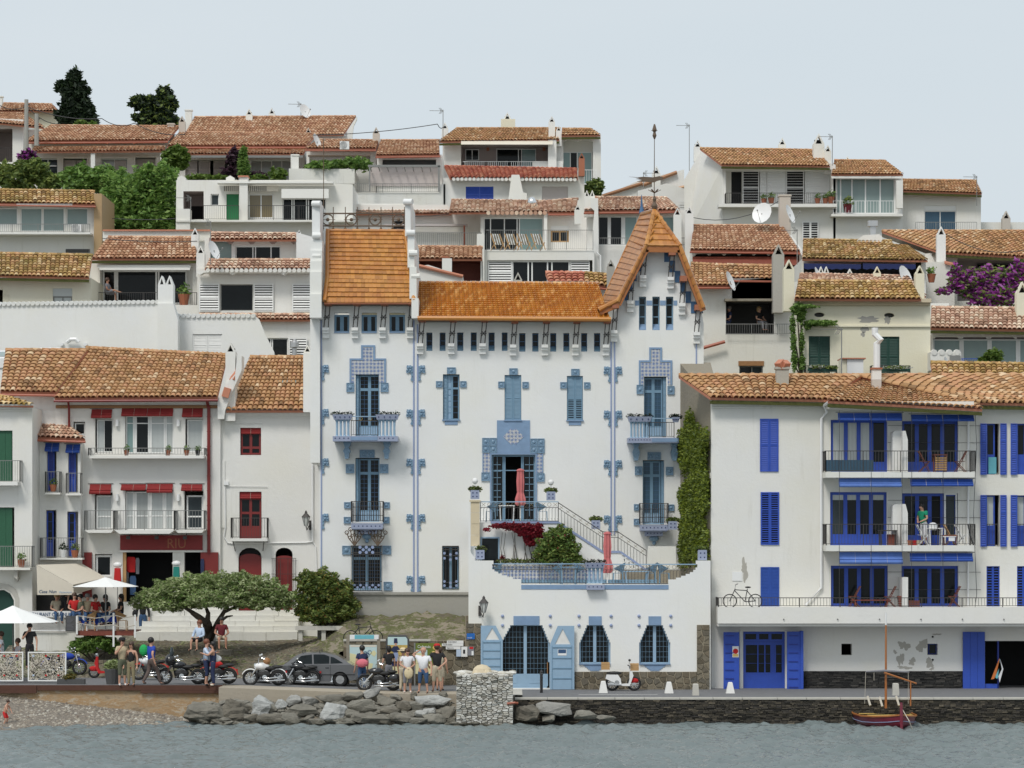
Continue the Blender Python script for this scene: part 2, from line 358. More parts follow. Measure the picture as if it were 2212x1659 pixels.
def tile_shape(kind,w,L):
 """one roof tile in local axes: x across, y up the slope, z out"""
 if kind=='canal':
  r0,r1,n=w*.50,w*.40,5;vs=[];fs=[]
  for j,(y,r,h) in enumerate(((0,r0,.045),(L,r1,.0))):
   for k in range(n+1):
    a=math.pi*k/n;vs.append((r*math.cos(a),y,h+r*.85*math.sin(a)))
  for k in range(n):fs.append((k+1,k,k+n+1,k+n+2))
  for k in range(n+1):
   a=math.pi*k/n;vs.append((r0*.80*math.cos(a),0,.045+r0*.66*math.sin(a)))
  o=2*(n+1)
  for k in range(n):fs.append((k,k+1,o+k+1,o+k))
  return vs,fs
 t=.035 if kind=='flat' else.02
 if kind=='flat':
  g=w*.485;vs=[(-g,0,.02),(g,0,.02),(g,L,0),(-g,L,0),(-g,0,.02+t),(0,-.012,.028+t),(g,0,.02+t),(g,L,.006),(-g,L,.006),(0,-.012,.02)]
  return vs,[(4,5,7,8),(5,6,7),(0,9,5,4),(9,1,6,5),(1,2,7,6),(0,4,8,3)]
 if kind=='roman':
  vs=[];fs=[];prof=[(-.5,.0),(-.2,-.01),(.02,.0),(.12,.05),(.26,.07),(.40,.05),(.49,.0)]
  for y,h in ((0,.055),(L,0)):
   for a,z in prof:vs.append((a*w,y,z*1.4+h))
  n=len(prof)
  for k in range(n-1):fs.append((k,k+1,k+n+1,k+n))
  for a,z in prof:vs.append((a*w,0,z*1.1-.01))
  for k in range(n-1):fs.append((2*n+k,2*n+k+1,k+1,k))
  return vs,fs
TM={}
def roof(parent,corners,Ye,slope,mat,pitch=.22,L=.42,kind='canal',gutter=None,fascia=None,under='terra_flat',name='roof',cap=300,third=None,thick=.10,ridge=True,jitter=.012,ydir=None):
 """corners: eave left, eave right, ridge right, ridge left as survey points; Ye eave depth (or pair); slope rise per metre.
       third: explicit depths of the ridge points instead of a slope"""
 slope*=1.3;el,er,rr,rl=corners;Y2=Ye if hasattr(Ye,'__len__') else (Ye,Ye)
 def up(p,ze,ye,yfix):
  if yfix is not None:return P(p[0],p[1],yfix)
  k=(YH-uy(p[1]))/F;y=(ze-slope*ye-H-k*D)/(k-slope);return P(p[0],p[1],y)
 A=P(el[0],el[1],Y2[0]);B=P(er[0],er[1],Y2[1])
 C=up(rr,B.z,Y2[1],third[1] if third else None);E=up(rl,A.z,Y2[0],third[0] if third else None)
 nrm=(B-A).cross(E-A).normalized()
 if nrm.z<0:nrm=-nrm
 sb=MB();vs=[A,B,C,E];lo=[p-nrm*thick for p in vs]
 sb.add(vs+lo,[(0,1,2,3),(7,6,5,4),(0,4,5,1),(1,5,6,2),(2,6,7,3),(3,7,4,0)])
 rf=sb.build(name,under,parent)
 wid=max((B-A).length,.3);ncol=max(2,round(wid/pitch));pw=1/ncol
 le=max((E-A).length,(C-B).length);nrow=max(1,round(le/(L-.07)))
 key=(kind,mat,round(pitch,3),round(L,3))
 if key not in TM:
  tv,tf=tile_shape(kind,pitch*(1.06 if kind=='canal' else 1),L)
  me=bpy.data.meshes.new('tile');me.from_pydata(tv,[],tf);me.materials.append(MATS[mat]);TM[key]=(me,np.array(tv),tf)
 me,tv,tf=TM[key];cnt=0;V=[];Fc=[];off=wloc(rf)
 r=random.Random(int(abs(A.x*100)+abs(A.z*37)))
 for j in range(nrow):
  v0=j/nrow
  for i in range(ncol):
   u=(i+.5)*pw
   p0=A.lerp(B,u);p1=E.lerp(C,u);p=p0.lerp(p1,v0)
   if (p1-p0).length<.1:continue
   up_=(p1-p0).normalized();loc_w=(A.lerp(B,u+pw*.5).lerp(E.lerp(C,u+pw*.5),v0)-A.lerp(B,u-pw*.5).lerp(E.lerp(C,u-pw*.5),v0)).length
   ax=(B-A).lerp(C-E,v0).normalized();n=ax.cross(up_).normalized()
   if n.z<0:n=-n
   ax=up_.cross(n).normalized();p=p-up_*(.07 if j==0 else 0)+ax*r.uniform(-jitter,jitter)+up_*r.uniform(-jitter,jitter)*1.5+n*(.012+r.uniform(0,jitter*.6))
   M=Matrix(((ax.x*loc_w/pitch,up_.x,n.x),(ax.y*loc_w/pitch,up_.y,n.y),(ax.z*loc_w/pitch,up_.z,n.z)))
   if cnt<cap:
    o=bpy.data.objects.new('tile',me);o.matrix_local=Matrix.Translation(p-off)@M.to_4x4();COL.objects.link(o);o.parent=rf;cnt+=1
   else:
    m3=np.array(M);base=len(V)*len(tv);V.append(tv@m3.T+np.array(p-off));Fc+=[tuple(q+base for q in f) for f in tf]
 if V:
  m2=bpy.data.meshes.new('tiles');m2.from_pydata(np.concatenate(V).tolist(),[],Fc);m2.materials.append(MATS[mat])
  o=bpy.data.objects.new('tiles',m2);link(o,rf,kind='stuff')
 if ridge and kind!='none':
  rb=MB();n_=max(2,int((C-E).length/.38))
  for q in range(n_):
   a=E.lerp(C,q/n_)+nrm*.03;b=E.lerp(C,(q+1.08)/n_)+nrm*.02;rb.tube([a,b],[.10,.085],7)
  rb.build('ridge_tiles',mat,rf)
 if gutter:
  g=MB();g.tube([A-nrm*.13+Vector((-.03,-.12,-.02)),B-nrm*.13+Vector((.03,-.12,-.02))],.055,7);g.build('gutter',gutter,rf)
 if fascia:
  g=MB();g.bar(A-nrm*.1+Vector((0,.02,-.09)),B-nrm*.1+Vector((0,.02,-.09)),.06,.14);g.build('fascia',fascia,rf)
 return rf,(A,B,C,E)
def chimney(parent,x0,y0,x1,y1,Y,kind='gable',mat='white',dep=None,top=None):
 w=X(x1,Y)-X(x0,Y);d=dep or max(.35,w*.9);zt=Z(y0,Y);zb=Z(y1,Y)-.6;xa,xb=X(x0,Y),X(x1,Y);m=MB()
 if kind=='box':
  m.box(xa,xb,Y,Y+d,zb,zt);m.box(xa-.05,xb+.05,Y-.05,Y+d+.05,zt-.10,zt-.02)
  c=m.build('chimney',mat,parent);return c
 hh=min(w*.95,.75) if kind!='double' else w*.6
 zn=zt-hh;m.box(xa,xb,Y,Y+d,zb,zn)
 def cap(a,b,t=.10):
  c=(a+b)/2;hw=(b-a)/2
  inner=[(c-hw+t*1.5,zn+.015),(c+hw-t*1.5,zn+.015),(c,zt-t*1.9)]
  m.prism([(a,zn+.002),(b,zn+.002),(c,zt)],Y,Y+d,[inner])
 t=min(.1,w*.13)
 if kind=='double':cap(xa,(xa+xb)/2,t*.7);cap((xa+xb)/2+.004,xb,t*.7)
 else:cap(xa,xb,t)
 c=m.build('chimney',mat,parent)
 MB().box(xa+t,xb-t,Y+d*.55,Y+d*.6,zn+.01,zn+hh*.45).build('flue','dark',c)
 return c
def window(parent,x0,y0,x1,y1,Y,frame='wframe',cols=2,rows=1,glass='g_dark',fw=.06,splits=None,rsplits=None,name='window',label=None,d=.0,bottom=0,mw=None,mrows=1,mcols=1,blind=None):
 """framed window, each pane an object; splits are fractions of the width; mrows/mcols glazing bars inside each pane"""
 xa,xb,zb,zt=X(x0,Y),X(x1,Y),Z(y1,Y),Z(y0,Y);yf=Y+d;b=MB();mw=mw or fw
 b.box(xa,xa+fw,yf,yf+.07,zb,zt);b.box(xb-fw,xb,yf,yf+.07,zb,zt);b.box(xa+fw,xb-fw,yf,yf+.07,zt-fw,zt);b.box(xa+fw,xb-fw,yf,yf+.07,zb,zb+fw+bottom)
 zs=zb+fw+bottom;cs=[0]+list(splits)+[1] if splits else [i/cols for i in range(cols+1)];rs=[0]+list(rsplits)+[1] if rsplits else [i/rows for i in range(rows+1)]
 ax=lambda u:xa+fw+(xb-xa-2*fw)*u;az=lambda v:zs+(zt-fw-zs)*v
 for c in cs[1:-1]:b.box(ax(c)-mw/2,ax(c)+mw/2,yf-.005,yf+.065,zs,zt-fw)
 for q in rs[1:-1]:b.box(xa+fw,xb-fw,yf+.004,yf+.06,az(q)-mw*.45,az(q)+mw*.45)
 w=b.build(name,frame,parent,label=label)
 gl=glass if isinstance(glass,(list,tuple)) else [glass]*(len(cs)-1)
 mu=MB()
 for i in range(len(cs)-1):
  if gl[i] is None:continue
  pa,pb=ax(cs[i])+(mw/2 if i else 0),ax(cs[i+1])-(mw/2 if i<len(cs)-2 else 0)
  for j in range(len(rs)-1):
   qa,qb=az(rs[j])+(mw*.45 if j else 0),az(rs[j+1])-(mw*.45 if j<len(rs)-2 else 0)
   if mrows*mcols>1:
    for k in range(1,mcols):c=pa+(pb-pa)*k/mcols;mu.box(c-.005,c+.005,yf+.018,yf+.05,qa,qb)
    nr=max(1,round(mrows*(rs[j+1]-rs[j])))
    for k in range(1,nr):c=qa+(qb-qa)*k/nr;mu.box(pa,pb,yf+.02,yf+.048,c-.006,c+.006)
    for k in range(mcols):
     for l in range(nr):
      ibox('pane',gl[i],w,pa+(pb-pa)*k/mcols,pa+(pb-pa)*(k+1)/mcols,yf+.03,yf+.04,qa+(qb-qa)*l/nr,qa+(qb-qa)*(l+1)/nr)
   else:ibox('pane',gl[i],w,pa,pb,yf+.03,yf+.04,qa,qb)
   if blind:ibox('blind',blind[0],w,pa,pb,yf+.022,yf+.028,qb-(qb-qa)*blind[1],qb)
 if mu.v:mu.build('glazing_bars','casa_dark' if frame=='casa_frame' else frame,w)
 return w
def shutter(parent,x0,y0,x1,y1,Y,mat='wframe',leaves=2,pitch=.075,d=0,frac=0,closed=True,back='grey_dark',rails=1,label=None,open_slats=False):
 """louvred shutter leaves; slats are real, dark behind"""
 xa,xb,zb,zt=X(x0,Y),X(x1,Y),Z(y1,Y),Z(y0,Y);yf=Y+d;w=(xb-xa)/leaves;out=None
 for i in range(leaves):
  a,c=xa+i*w+.004,xa+(i+1)*w-.004;fw=min(.06,w*.14);b=MB()
  b.box(a,a+fw,yf,yf+.04,zb,zt);b.box(c-fw,c,yf,yf+.04,zb,zt)
  zr=[zb+(zt-zb)*k/(rails+1) for k in range(rails+2)]
  for k,z in enumerate(zr):z0=z if k==0 else (z-fw if k==rails+1 else z-fw/2);b.box(a+fw,c-fw,yf+.001,yf+.039,z0,z0+fw)
  sh=b.build('shutter',mat,parent,label=label)
  s=MB();n=int((zt-zb)/pitch)
  for k in range(1,n):
   z=zb+(zt-zb)*k/n
   if open_slats:s.add([(a+fw,yf+.008,z-.012),(c-fw,yf+.008,z-.012),(c-fw,yf+.034,z+.012),(a+fw,yf+.034,z+.012),(a+fw,yf+.008,z-.02),(c-fw,yf+.008,z-.02),(c-fw,yf+.034,z+.004),(a+fw,yf+.034,z+.004)],[(0,1,2,3),(7,6,5,4),(0,4,5,1)])
   else:s.add([(a+fw,yf+.008,z-.030),(c-fw,yf+.008,z-.030),(c-fw,yf+.034,z+.034),(a+fw,yf+.034,z+.034),(a+fw,yf+.008,z-.042),(c-fw,yf+.008,z-.042),(c-fw,yf+.034,z+.022),(a+fw,yf+.034,z+.022)],[(0,1,2,3),(7,6,5,4),(0,4,5,1)])
  s.build('slats',mat,sh,kind='stuff')
  MB().box(a+fw,c-fw,yf+.041,yf+.046,zb+fw,zt-fw).build('backing',back if not closed else back,sh)
 return sh
def railing(parent,x0,y0,x1,y1,Y,mat='iron',sp=.12,side=0,r=.014,name='railing',sides='lr',posts=1.6,curl=False):
 xa,xb,zb,zt=X(x0,Y),X(x1,Y),Z(y1,Y),Z(y0,Y);b=MB()
 def run(p,q):
  p=Vector(p);q=Vector(q);L=(q-p).length;n=max(1,int(L/sp));up=Vector((0,0,zt-zb))
  b.bar(p+up,q+up,.035,.03);b.bar(p+Vector((0,0,.06)),q+Vector((0,0,.06)),.025,.02)
  np_=max(1,round(L/posts))
  for i in range(n+1):
   a=p.lerp(q,i/n);b.bar(a+Vector((0,0,.05)),a+up,r)
  for i in range(np_+1):
   a=p.lerp(q,i/np_);b.bar(a,a+up,.03)
 run((xa,Y,zb),(xb,Y,zb))
 if side:
  if 'l' in sides:run((xa,Y,zb),(xa,Y+side,zb))
  if 'r' in sides:run((xb,Y,zb),(xb,Y+side,zb))
 return b.build(name,mat,parent)
def awning_roll(parent,x0,y0,x1,y1,Y,mat='red_rib',d=-.22,splits=1,label=None):
 """roller blind half rolled up, hanging in front of an opening"""
 xa,xb,zb,zt=X(x0,Y),X(x1,Y),Z(y1,Y),Z(y0,Y);w=(xb-xa)/splits;a=None
 MB().tube([(xa-.08,Y-.03,zt+.03),(xb+.08,Y-.03,zt+.03)],.018,5).build('rail','iron_grey',parent)
 for i in range(splits):
  b=MB();p,q=xa+i*w+.01,xa+(i+1)*w-.01;h=zt-zb;n=4
  pts=[(Y-.03,zt),(Y+d*.5,zt-h*.45),(Y+d,zt-h*.8)]
  for k in range(2):
   y0_,z0_=pts[k];y1_,z1_=pts[k+1]
   b.add([(p,y0_,z0_),(q,y0_,z0_),(q,y1_,z1_),(p,y1_,z1_),(p,y0_+.02,z0_),(q,y0_+.02,z0_),(q,y1_+.02,z1_),(p,y1_+.02,z1_)],[(0,1,2,3),(7,6,5,4),(0,3,7,4),(1,5,6,2)])
  r1=h*.17;b.tube([(p,Y+d,zb+r1),(q,Y+d,zb+r1)],r1,9);b.tube([(p,Y+d*.7,zb+h*.42),(q,Y+d*.7,zb+h*.42)],r1*.6,8)
  a=b.build('roller_blind',mat,parent,label=label)
  MB().tube([((p+q)/2,Y-.04,zt),((p+q)/2,Y+d-r1-.01,zb+r1),((p+q)/2,Y+d-.02,zb-.02)],.006,4).build('cord','rope',a)
 return a
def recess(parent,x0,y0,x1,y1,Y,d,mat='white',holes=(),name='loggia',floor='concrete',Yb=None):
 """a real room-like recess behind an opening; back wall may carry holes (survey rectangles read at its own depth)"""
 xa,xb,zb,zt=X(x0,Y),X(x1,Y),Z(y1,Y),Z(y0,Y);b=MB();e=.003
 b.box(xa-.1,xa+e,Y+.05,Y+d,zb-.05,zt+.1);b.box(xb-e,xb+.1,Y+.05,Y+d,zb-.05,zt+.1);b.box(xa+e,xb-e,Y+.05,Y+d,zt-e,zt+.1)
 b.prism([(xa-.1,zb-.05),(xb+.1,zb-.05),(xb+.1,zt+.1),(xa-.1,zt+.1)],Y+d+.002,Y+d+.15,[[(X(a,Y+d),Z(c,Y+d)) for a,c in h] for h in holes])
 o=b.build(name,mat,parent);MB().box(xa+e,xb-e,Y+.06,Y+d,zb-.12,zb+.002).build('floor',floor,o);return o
def body(parent,outline,Y,dep,mat='white',holes=(),reveal=.22,name='wall',backtop=0):
 """facade sheet with openings, and the solid of the building behind it"""
 ym=max(c for a,c in outline)
 b=MB();ol=[(X(a,Y),Z(c,Y) if c<ym-1e-6 or not WX==WY==0 else min(Z(c,Y),ground_z(X(a,Y),Y)-1.6)) for a,c in outline];hl=[[(X(a,Y),Z(c,Y)) for a,c in h] for h in holes]
 b.prism(ol,Y,Y+reveal,hl)
 zmin=min(z for x,z in ol)
 n=len(ol)
 k=len(b.v);yb=Y+dep
 vs=[(x,Y+reveal+.001,z) for x,z in ol]+[(x,yb,z+(backtop if z>zmin+1 else 0)) for x,z in ol]
 fs=[(i,(i+1)%n,(i+1)%n+n,i+n) for i in range(n)]+[tuple(range(n,2*n))]
 b.add(vs,fs)
 return b.build(name,mat,parent)
def house(name,label,outline,Y,dep=5,mat='white',holes=(),reveal=.22,backtop=0,group='houses stepping up the hillside',cat='house',wallname='wall'):
 xs=[p[0] for p in outline];ys=[p[1] for p in outline]
 t=T(name,label,cat,(X(sum(xs)/len(xs),Y),Y,Z(max(ys),Y)),group)
 body(t,outline,Y,dep,mat,holes,reveal,wallname,backtop)
 return t
def arches(parent,x0,x1,y0,y1,Y,n,mat='white',d=.12,name='arches'):
 """a lintel scalloped by n shallow arches between y0 (top) and y1 (foot of the drops)"""
 w=(x1-x0)/n;pts=[(x0,y0),(x0,y1)]
 for i in range(n):
  a=x0+i*w;hgt=(y1-y0)*.75
  for k in range(0,9):
   t=k/8;pts.append((a+w*(.06+.88*t),y1-hgt*math.sin(math.pi*t)**.7 if 0<k<8 else y1))
 pts+=[(x1,y1),(x1,y0)]
 q=[]
 for p in pts:
  if not q or (abs(p[0]-q[-1][0])+abs(p[1]-q[-1][1]))>.3/WK*.2:q.append(p)
 return MB().pprism(q[::-1],Y,-d,0).build(name,mat,parent)
def scallop(parent,x0,y0,x1,y1,Y,mat='white',r=.11,name='scalloped_coping'):
 """row of half-round capping tiles seen end on along a wall top"""
 a,c=P(x0,y0,Y),P(x1,y1,Y);n=max(2,int((c-a).length/(r*2.15)));b=MB()
 for i in range(n):
  p=a.lerp(c,(i+.5)/n);b.tube([p+Vector((0,-.05,-.03)),p+Vector((0,.5,.02))],[r,r*.85],8)
 return b.build(name,mat,parent)
def antenna(x,ytop,ybot,Y,label,left=True,arm=.9):
 b=P(x,ybot,Y);tz=Z(ytop,Y);t=T('roof_antenna',label,'antenna',b,'television antennas on the roofs')
 MB().tube([b-Vector((0,0,.3)),(b.x,b.y,tz)],.025,5).build('mast','iron_grey',t)
 m=MB();s=-1 if left else 1;z=tz-.08;m.tube([(b.x+s*arm,b.y,z+.02),(b.x-.05*s,b.y,z)],.014,4)
 for i in range(10):xx=b.x+s*(arm-i*arm/10);m.bar((xx,b.y-.14,z+.02),(xx,b.y+.14,z+.02),.012)
 for q in (-1,1):
  for i in range(3):m.tube([(b.x+s*(.02+.06*i),b.y,z),(b.x+s*(.16+.06*i),b.y,z+q*.2)],.012,4)
 m.build('aerial','iron_grey',t);return t
def dish(x,y,Y,label,r=.4,yaw=0.5,tall=.5):
 c=P(x,y,Y);t=T('satellite_dish',label,'satellite dish',c-Vector((0,0,tall)),'satellite dishes on the roofs');m=MB();n=14;R_=Matrix.Rotation(yaw,3,'Z')@Matrix.Rotation(-.35,3,'X')
 rings=[(0,.10),(.35,.075),(.7,.035),(1.0,-.02)];vs=[c+R_@Vector((0,.1*r*2,0))];fs=[]
 for i,(q,h) in enumerate(rings[1:]):
  for k in range(n):
   a=2*math.pi*k/n;vs.append(c+R_@Vector((q*r*math.cos(a),h*r*2,q*r*1.08*math.sin(a))))
 for k in range(n):
  fs.append((0,1+k,1+(k+1)%n))
  for i in range(2):a=1+i*n+k;bb=1+i*n+(k+1)%n;fs.append((a,a+n,bb+n,bb))
 m.add(vs,fs);m.build('reflector','white_paint',t,smooth=True)
 a=MB();tip=c+R_@Vector((0,-.55*r*2,-.25*r));a.tube([c+R_@Vector((0,0,-r)),tip],.014,4);a.ball(tip,.05,6,4);a.tube([c+Vector((0,.12,0)),c+Vector((0,.12,-tall))],.025,5);a.build('arm','iron_grey',t);return t
def leaves(name,blobs,n,size,mat,parent=None,shell=.55,flat_=.5,seed=1,kind=None,**kw):
 """leaf-sized two-triangle faces spread through ellipsoids (cx,cy,cz,rx,ry,rz[,weight])"""
 r=np.random.default_rng(seed);wts=np.array([(b[6] if len(b)>6 else 1)*b[3]*b[4]**.5*b[5] for b in blobs]);wts=wts/wts.sum();idx=r.choice(len(blobs),n,p=wts)
 bl=np.array([b[:6] for b in blobs])[idx];u=r.normal(size=(n,3));u/=np.linalg.norm(u,axis=1)[:,None];rad=1-shell*r.random(n)**1.5
 rad*=1+.32*np.sin(u[:,0]*7+idx)*np.cos(u[:,2]*6+idx*2)
 c=bl[:,:3]+u*rad[:,None]*bl[:,3:6]
 a=r.normal(size=(n,3));a[:,2]*=flat_;a+=u*.3;a/=np.linalg.norm(a,axis=1)[:,None]
 t=np.cross(a,r.normal(size=(n,3)));t/=np.linalg.norm(t,axis=1)[:,None];s=size*(.6+.8*r.random(n))[:,None]
 v=np.empty((n*4,3));v[0::4]=c+a*s;v[1::4]=c+t*s*.42;v[2::4]=c-a*s;v[3::4]=c-t*s*.42
 off=np.array(wloc(parent)) if parent is not None else np.array([bl[:,0].mean(),bl[:,1].mean(),c[:,2].min()])
 me=bpy.data.meshes.new(name);me.vertices.add(n*4);me.vertices.foreach_set('co',(v-off).ravel());me.loops.add(n*4);me.loops.foreach_set('vertex_index',np.arange(n*4))
 me.polygons.add(n);me.polygons.foreach_set('loop_start',np.arange(0,n*4,4));me.polygons.foreach_set('loop_total',np.full(n,4));me.update(calc_edges=True)
 me.materials.append(MATS[mat]);o=bpy.data.objects.new(name,me)
 if parent is None:o.location=off
 return link(o,parent,kw.get('label'),kw.get('cat'),kw.get('group'),kind)
def branches(parent,segs,mat='bark',name='branches'):
 b=MB()
 for pts,r in segs:b.tube(pts,r,6)
 return b.build(name,mat,parent,smooth=True)
def blob(x,y,Y,rx,ry,dy=None,w=1):
 """ellipsoid given in survey units"""
 return (X(x,Y),Y,Z(y,Y),S(rx,Y),dy if dy else S(rx,Y)*.8,S(ry,Y),w)
def shrub(name,label,blobs,n,size,mat,seed=1,cat='shrub',extra=(),stem=True,group=None,stemh=.5):
 xs=[b[0] for b in blobs];zs=[b[2]-b[5] for b in blobs];y=sum(b[1] for b in blobs)/len(blobs);c=Vector((sum(xs)/len(xs),y,min(zs)))
 t=T(name,label,cat,c,group);leaves('foliage',blobs,n,size,mat,t,seed=seed)
 for i,(m,k,s_) in enumerate(extra):leaves('flowers' if m.startswith('fl') else 'foliage',[tuple(b[:3])+tuple(q*1.04 for q in b[3:6])+tuple(b[6:]) for b in blobs],k,s_,m,t,seed=seed+50+i,shell=.25)
 if stem:
  branches(t,[([c-Vector((0,0,.3)),Vector((b[0],b[1],b[2]-b[5]*.3)),Vector((b[0],b[1],b[2]+b[5]*.4))],[.05,.03,.012]) for b in blobs[:5]],name='stems')
 return t
def ball_void(parent):pass
def ground_z(x,y):
 k=[(-2,1.3),(9,1.34),(16,2.8),(19,3.4),(24,6),(32,11),(45,16),(60,21.5),(80,26.5),(100,28.5),(140,26),(260,6)]
 if x>6.8:k=[(-2,1.0),(20,1.0),(24,6),(32,10),(45,13.5),(60,17.5),(80,22),(100,23),(140,19),(260,2)]
 for (a,za),(b,zb) in zip(k,k[1:]):
  if y<=b:return za+(zb-za)*(y-a)/(b-a)
 return k[-1][1]
 # ================================================================ ground, sea, quay
win()
def sheet(name,xs,ys,zf,mat,kind='structure',smooth=True):
 vs=[(x,y,zf(x,y)) for y in ys for x in xs];n=len(xs)
 fs=[(j*n+i,j*n+i+1,(j+1)*n+i+1,(j+1)*n+i) for j in range(len(ys)-1) for i in range(n-1)]
 me=bpy.data.meshes.new(name);me.from_pydata(vs,[],fs);me.materials.append(MATS[mat])
 if smooth:me.polygons.foreach_set('use_smooth',[True]*len(me.polygons))
 return link(bpy.data.objects.new(name,me),kind=kind)
m,t,b=newmat('hill_soil');n=noise(t,.4,8,pos(t),.7);t.links.new(ramp(t,n,[(.3,(.05,.06,.02)),(.55,(.14,.12,.07)),(.8,(.08,.10,.03))]),b.inputs['Base Color']);b.inputs['Roughness'].default_value=1
hx=[-150,-90,-60,-45]+[-40+i*2 for i in range(24)]+[7.2]+[8+i*2 for i in range(17)]+[45,60,90,150]
sheet('hill',hx,[19.5,22,24,27,32,38,45,52,60,70,80,90,100,120,140,180,260],lambda x,y:ground_z(x,y)-(1.5 if y>22 else.2),'hill_soil')
m,t,b=newmat('sea_water');v=pos(t,1,.5,1)
n=noise(t,.35,5,v);b.inputs['Roughness'].default_value=.07;b.inputs['IOR'].default_value=1.33
t.links.new(mixc(t,n,(.12,.15,.15),(.21,.24,.24)),b.inputs['Base Color'])
n2=noise(t,4.5,5,pos(t,1,.9,1),.65);bump(t,b,n2,.7,.07)
NX,NY=620,340;xs=np.linspace(-24,24,NX);ys=np.linspace(-26,3.4,NY);gx,gy=np.meshgrid(xs,ys);zz=np.zeros_like(gx);r_=np.random.default_rng(3)
for k in range(64):
 lam=.28*(6)**r_.random();th=r_.normal(0,.6)+(math.pi/2);kx,ky=math.cos(th)*2*math.pi/lam,math.sin(th)*2*math.pi/lam
 ph=r_.random()*6.28;am=.015*lam**.85;zz+=am*(1-np.abs(np.sin(kx*gx*.5+ky*gy*.5+ph+.8*np.sin(gx*.35+k)))*1.6)
pt_=.55+.45*np.sin(gx*.21+1.3*np.sin(gy*.3))*np.cos(gy*.33+gx*.08)
zz=(zz-zz.mean())*(.75+.5*pt_)
me=bpy.data.meshes.new('sea');vs=np.stack([gx,gy,zz],-1).reshape(-1,3);me.vertices.add(len(vs));me.vertices.foreach_set('co',vs.ravel())
ii=np.arange((NY-1)*NX).reshape(NY-1,NX)[:,:-1].ravel();q=np.stack([ii,ii+1,ii+NX+1,ii+NX],-1);me.loops.add(q.size);me.loops.foreach_set('vertex_index',q.ravel());me.polygons.add(len(q));me.polygons.foreach_set('loop_start',np.arange(0,q.size,4));me.polygons.foreach_set('loop_total',np.full(len(q),4));me.polygons.foreach_set('use_smooth',np.ones(len(q),bool));me.update(calc_edges=True)
me.materials.append(MATS['sea_water']);link(bpy.data.objects.new('sea',me),kind='structure')
b=MB();b.add([(-600,-900,-.05),(600,-900,-.05),(600,-26,-.05),(-600,-26,-.05),(-600,-26,-.06),(-24,-26,-.06),(-24,6,-.06),(-600,6,-.06),(24,-26,-.06),(600,-26,-.06),(600,6,-.06),(24,6,-.06),(-24,3.3,-.06),(24,3.3,-.06),(24,6,-.06),(-24,6,-.06)],[(0,1,2,3),(4,5,6,7),(8,9,10,11),(12,13,14,15)])
b.build('sea','sea_water',kind='structure',loc=(0,0,0))
xq=X(1112,0);ZQ,ZL=1.02,1.34
b=MB();b.box(xq,60,.06,19.4,-1,ZQ);q=b.build('quay','asphalt',kind='structure',loc=(xq,0,0))
b=MB()
x=xq
while x<21:
 w_=random.uniform(1.1,1.6);b.box(x+.01,x+w_-.01,-.03,.36,ZQ-.06,ZQ+.012);x+=w_
b.build('coping','concrete',q)
def drystone(parent,x0,x1,z0,z1,Y,mat,h=.075,wmin=.12,wmax=.5,cap=300,name='stone',dep=.12,proud=.05,top_first=True,seed=4,taper=0,backing='dark'):
 r=random.Random(seed);lst=[];z=z0
 while z<z1-.02:
  hh=min(h*r.uniform(.6,1.5),z1-z);x=x0-r.uniform(0,wmin)
  while x<x1:
   w_=min(r.uniform(wmin,wmax),x1-x+.0001)
   if w_>.04:lst.append((x,x+w_-.012,z,z+hh-.010,r.uniform(0,proud),r.uniform(-.012,.012)))
   x+=w_
  z+=hh
 lst.sort(key=lambda q:-(q[1]-q[0])*(q[3]-q[2]))
 MB().box(x0,x1,Y+.02,Y+dep+.1,z0,z1).build('core',backing,parent)
 mb=MB();off=wloc(parent)
 key=('stone',mat)
 if key not in TM:
  me=bpy.data.meshes.new('stone');bb=MB();vs=[(-.5,0,-.46),(.47,0,-.5),(.5,0,.42),(.1,-.08,.5),(-.46,0,.5),(-.5,1,-.5),(.5,1,-.5),(.5,1,.5),(-.5,1,.5)]
  me.from_pydata(vs,[],[(0,1,2,3,4),(1,6,7,2),(4,8,5,0),(2,7,8,4,3),(5,6,1,0)]);me.materials.append(MATS[mat]);TM[key]=me
 me=TM[key]
 for i,(a,c,e,f,pr,tl) in enumerate(lst):
  yy=Y-pr+.015
  if i<cap:
   o=bpy.data.objects.new(name,me);o.location=Vector(((a+c)/2,yy,(e+f)/2))-off;o.scale=(c-a,dep,f-e);o.rotation_euler=(0,tl,0);link(o,parent)
  else:
   mb.m=Matrix.Translation(((a+c)/2,yy,(e+f)/2))@Matrix.Rotation(tl,4,'Y')@Matrix.Diagonal((c-a,dep,f-e,1))
   mb.add([v.co for v in me.vertices],[tuple(p.vertices) for p in me.polygons])
 mb.m=Matrix.Identity(4)
 if mb.v:mb.build(name+'s',mat,parent,kind='stuff')
drystone(q,xq,21.6,-.25,ZQ-.07,.03,'schist',h=.046,wmin=.07,wmax=.34,seed=11,proud=.08)
MB().box(xq-.02,xq+.3,.03,4,-1,ZQ).build('quay_end','schist',q)
MB().box(X(1250,2.4),X(1420,2.4),2.3,2.38,ZQ+.001,ZQ+.004).build('painted_line','concrete_white',q)
m,t,b=newmat('concrete_ochre');v=pos(t);n=noise(t,1.1,8,pos(t,1,1,2.4),.75);t.links.new(ramp(t,n,[(.3,(.20,.15,.10)),(.43,(.42,.32,.21)),(.52,(.38,.24,.12)),(.6,(.50,.43,.33)),(.72,(.28,.25,.21))]),b.inputs['Base Color']);b.inputs['Roughness'].default_value=.95;bump(t,b,n,.8,.1)
xl=X(478,3)
b=MB();b.box(-60,xl,3,9.2,-1,ZL);pr=b.build('promenade','concrete_ochre',kind='structure',loc=(-20,3,0))
MB().box(-60,xl+.0,3.03,9.2,ZL+.001,ZL+.012).build('road_surface','asphalt',pr)
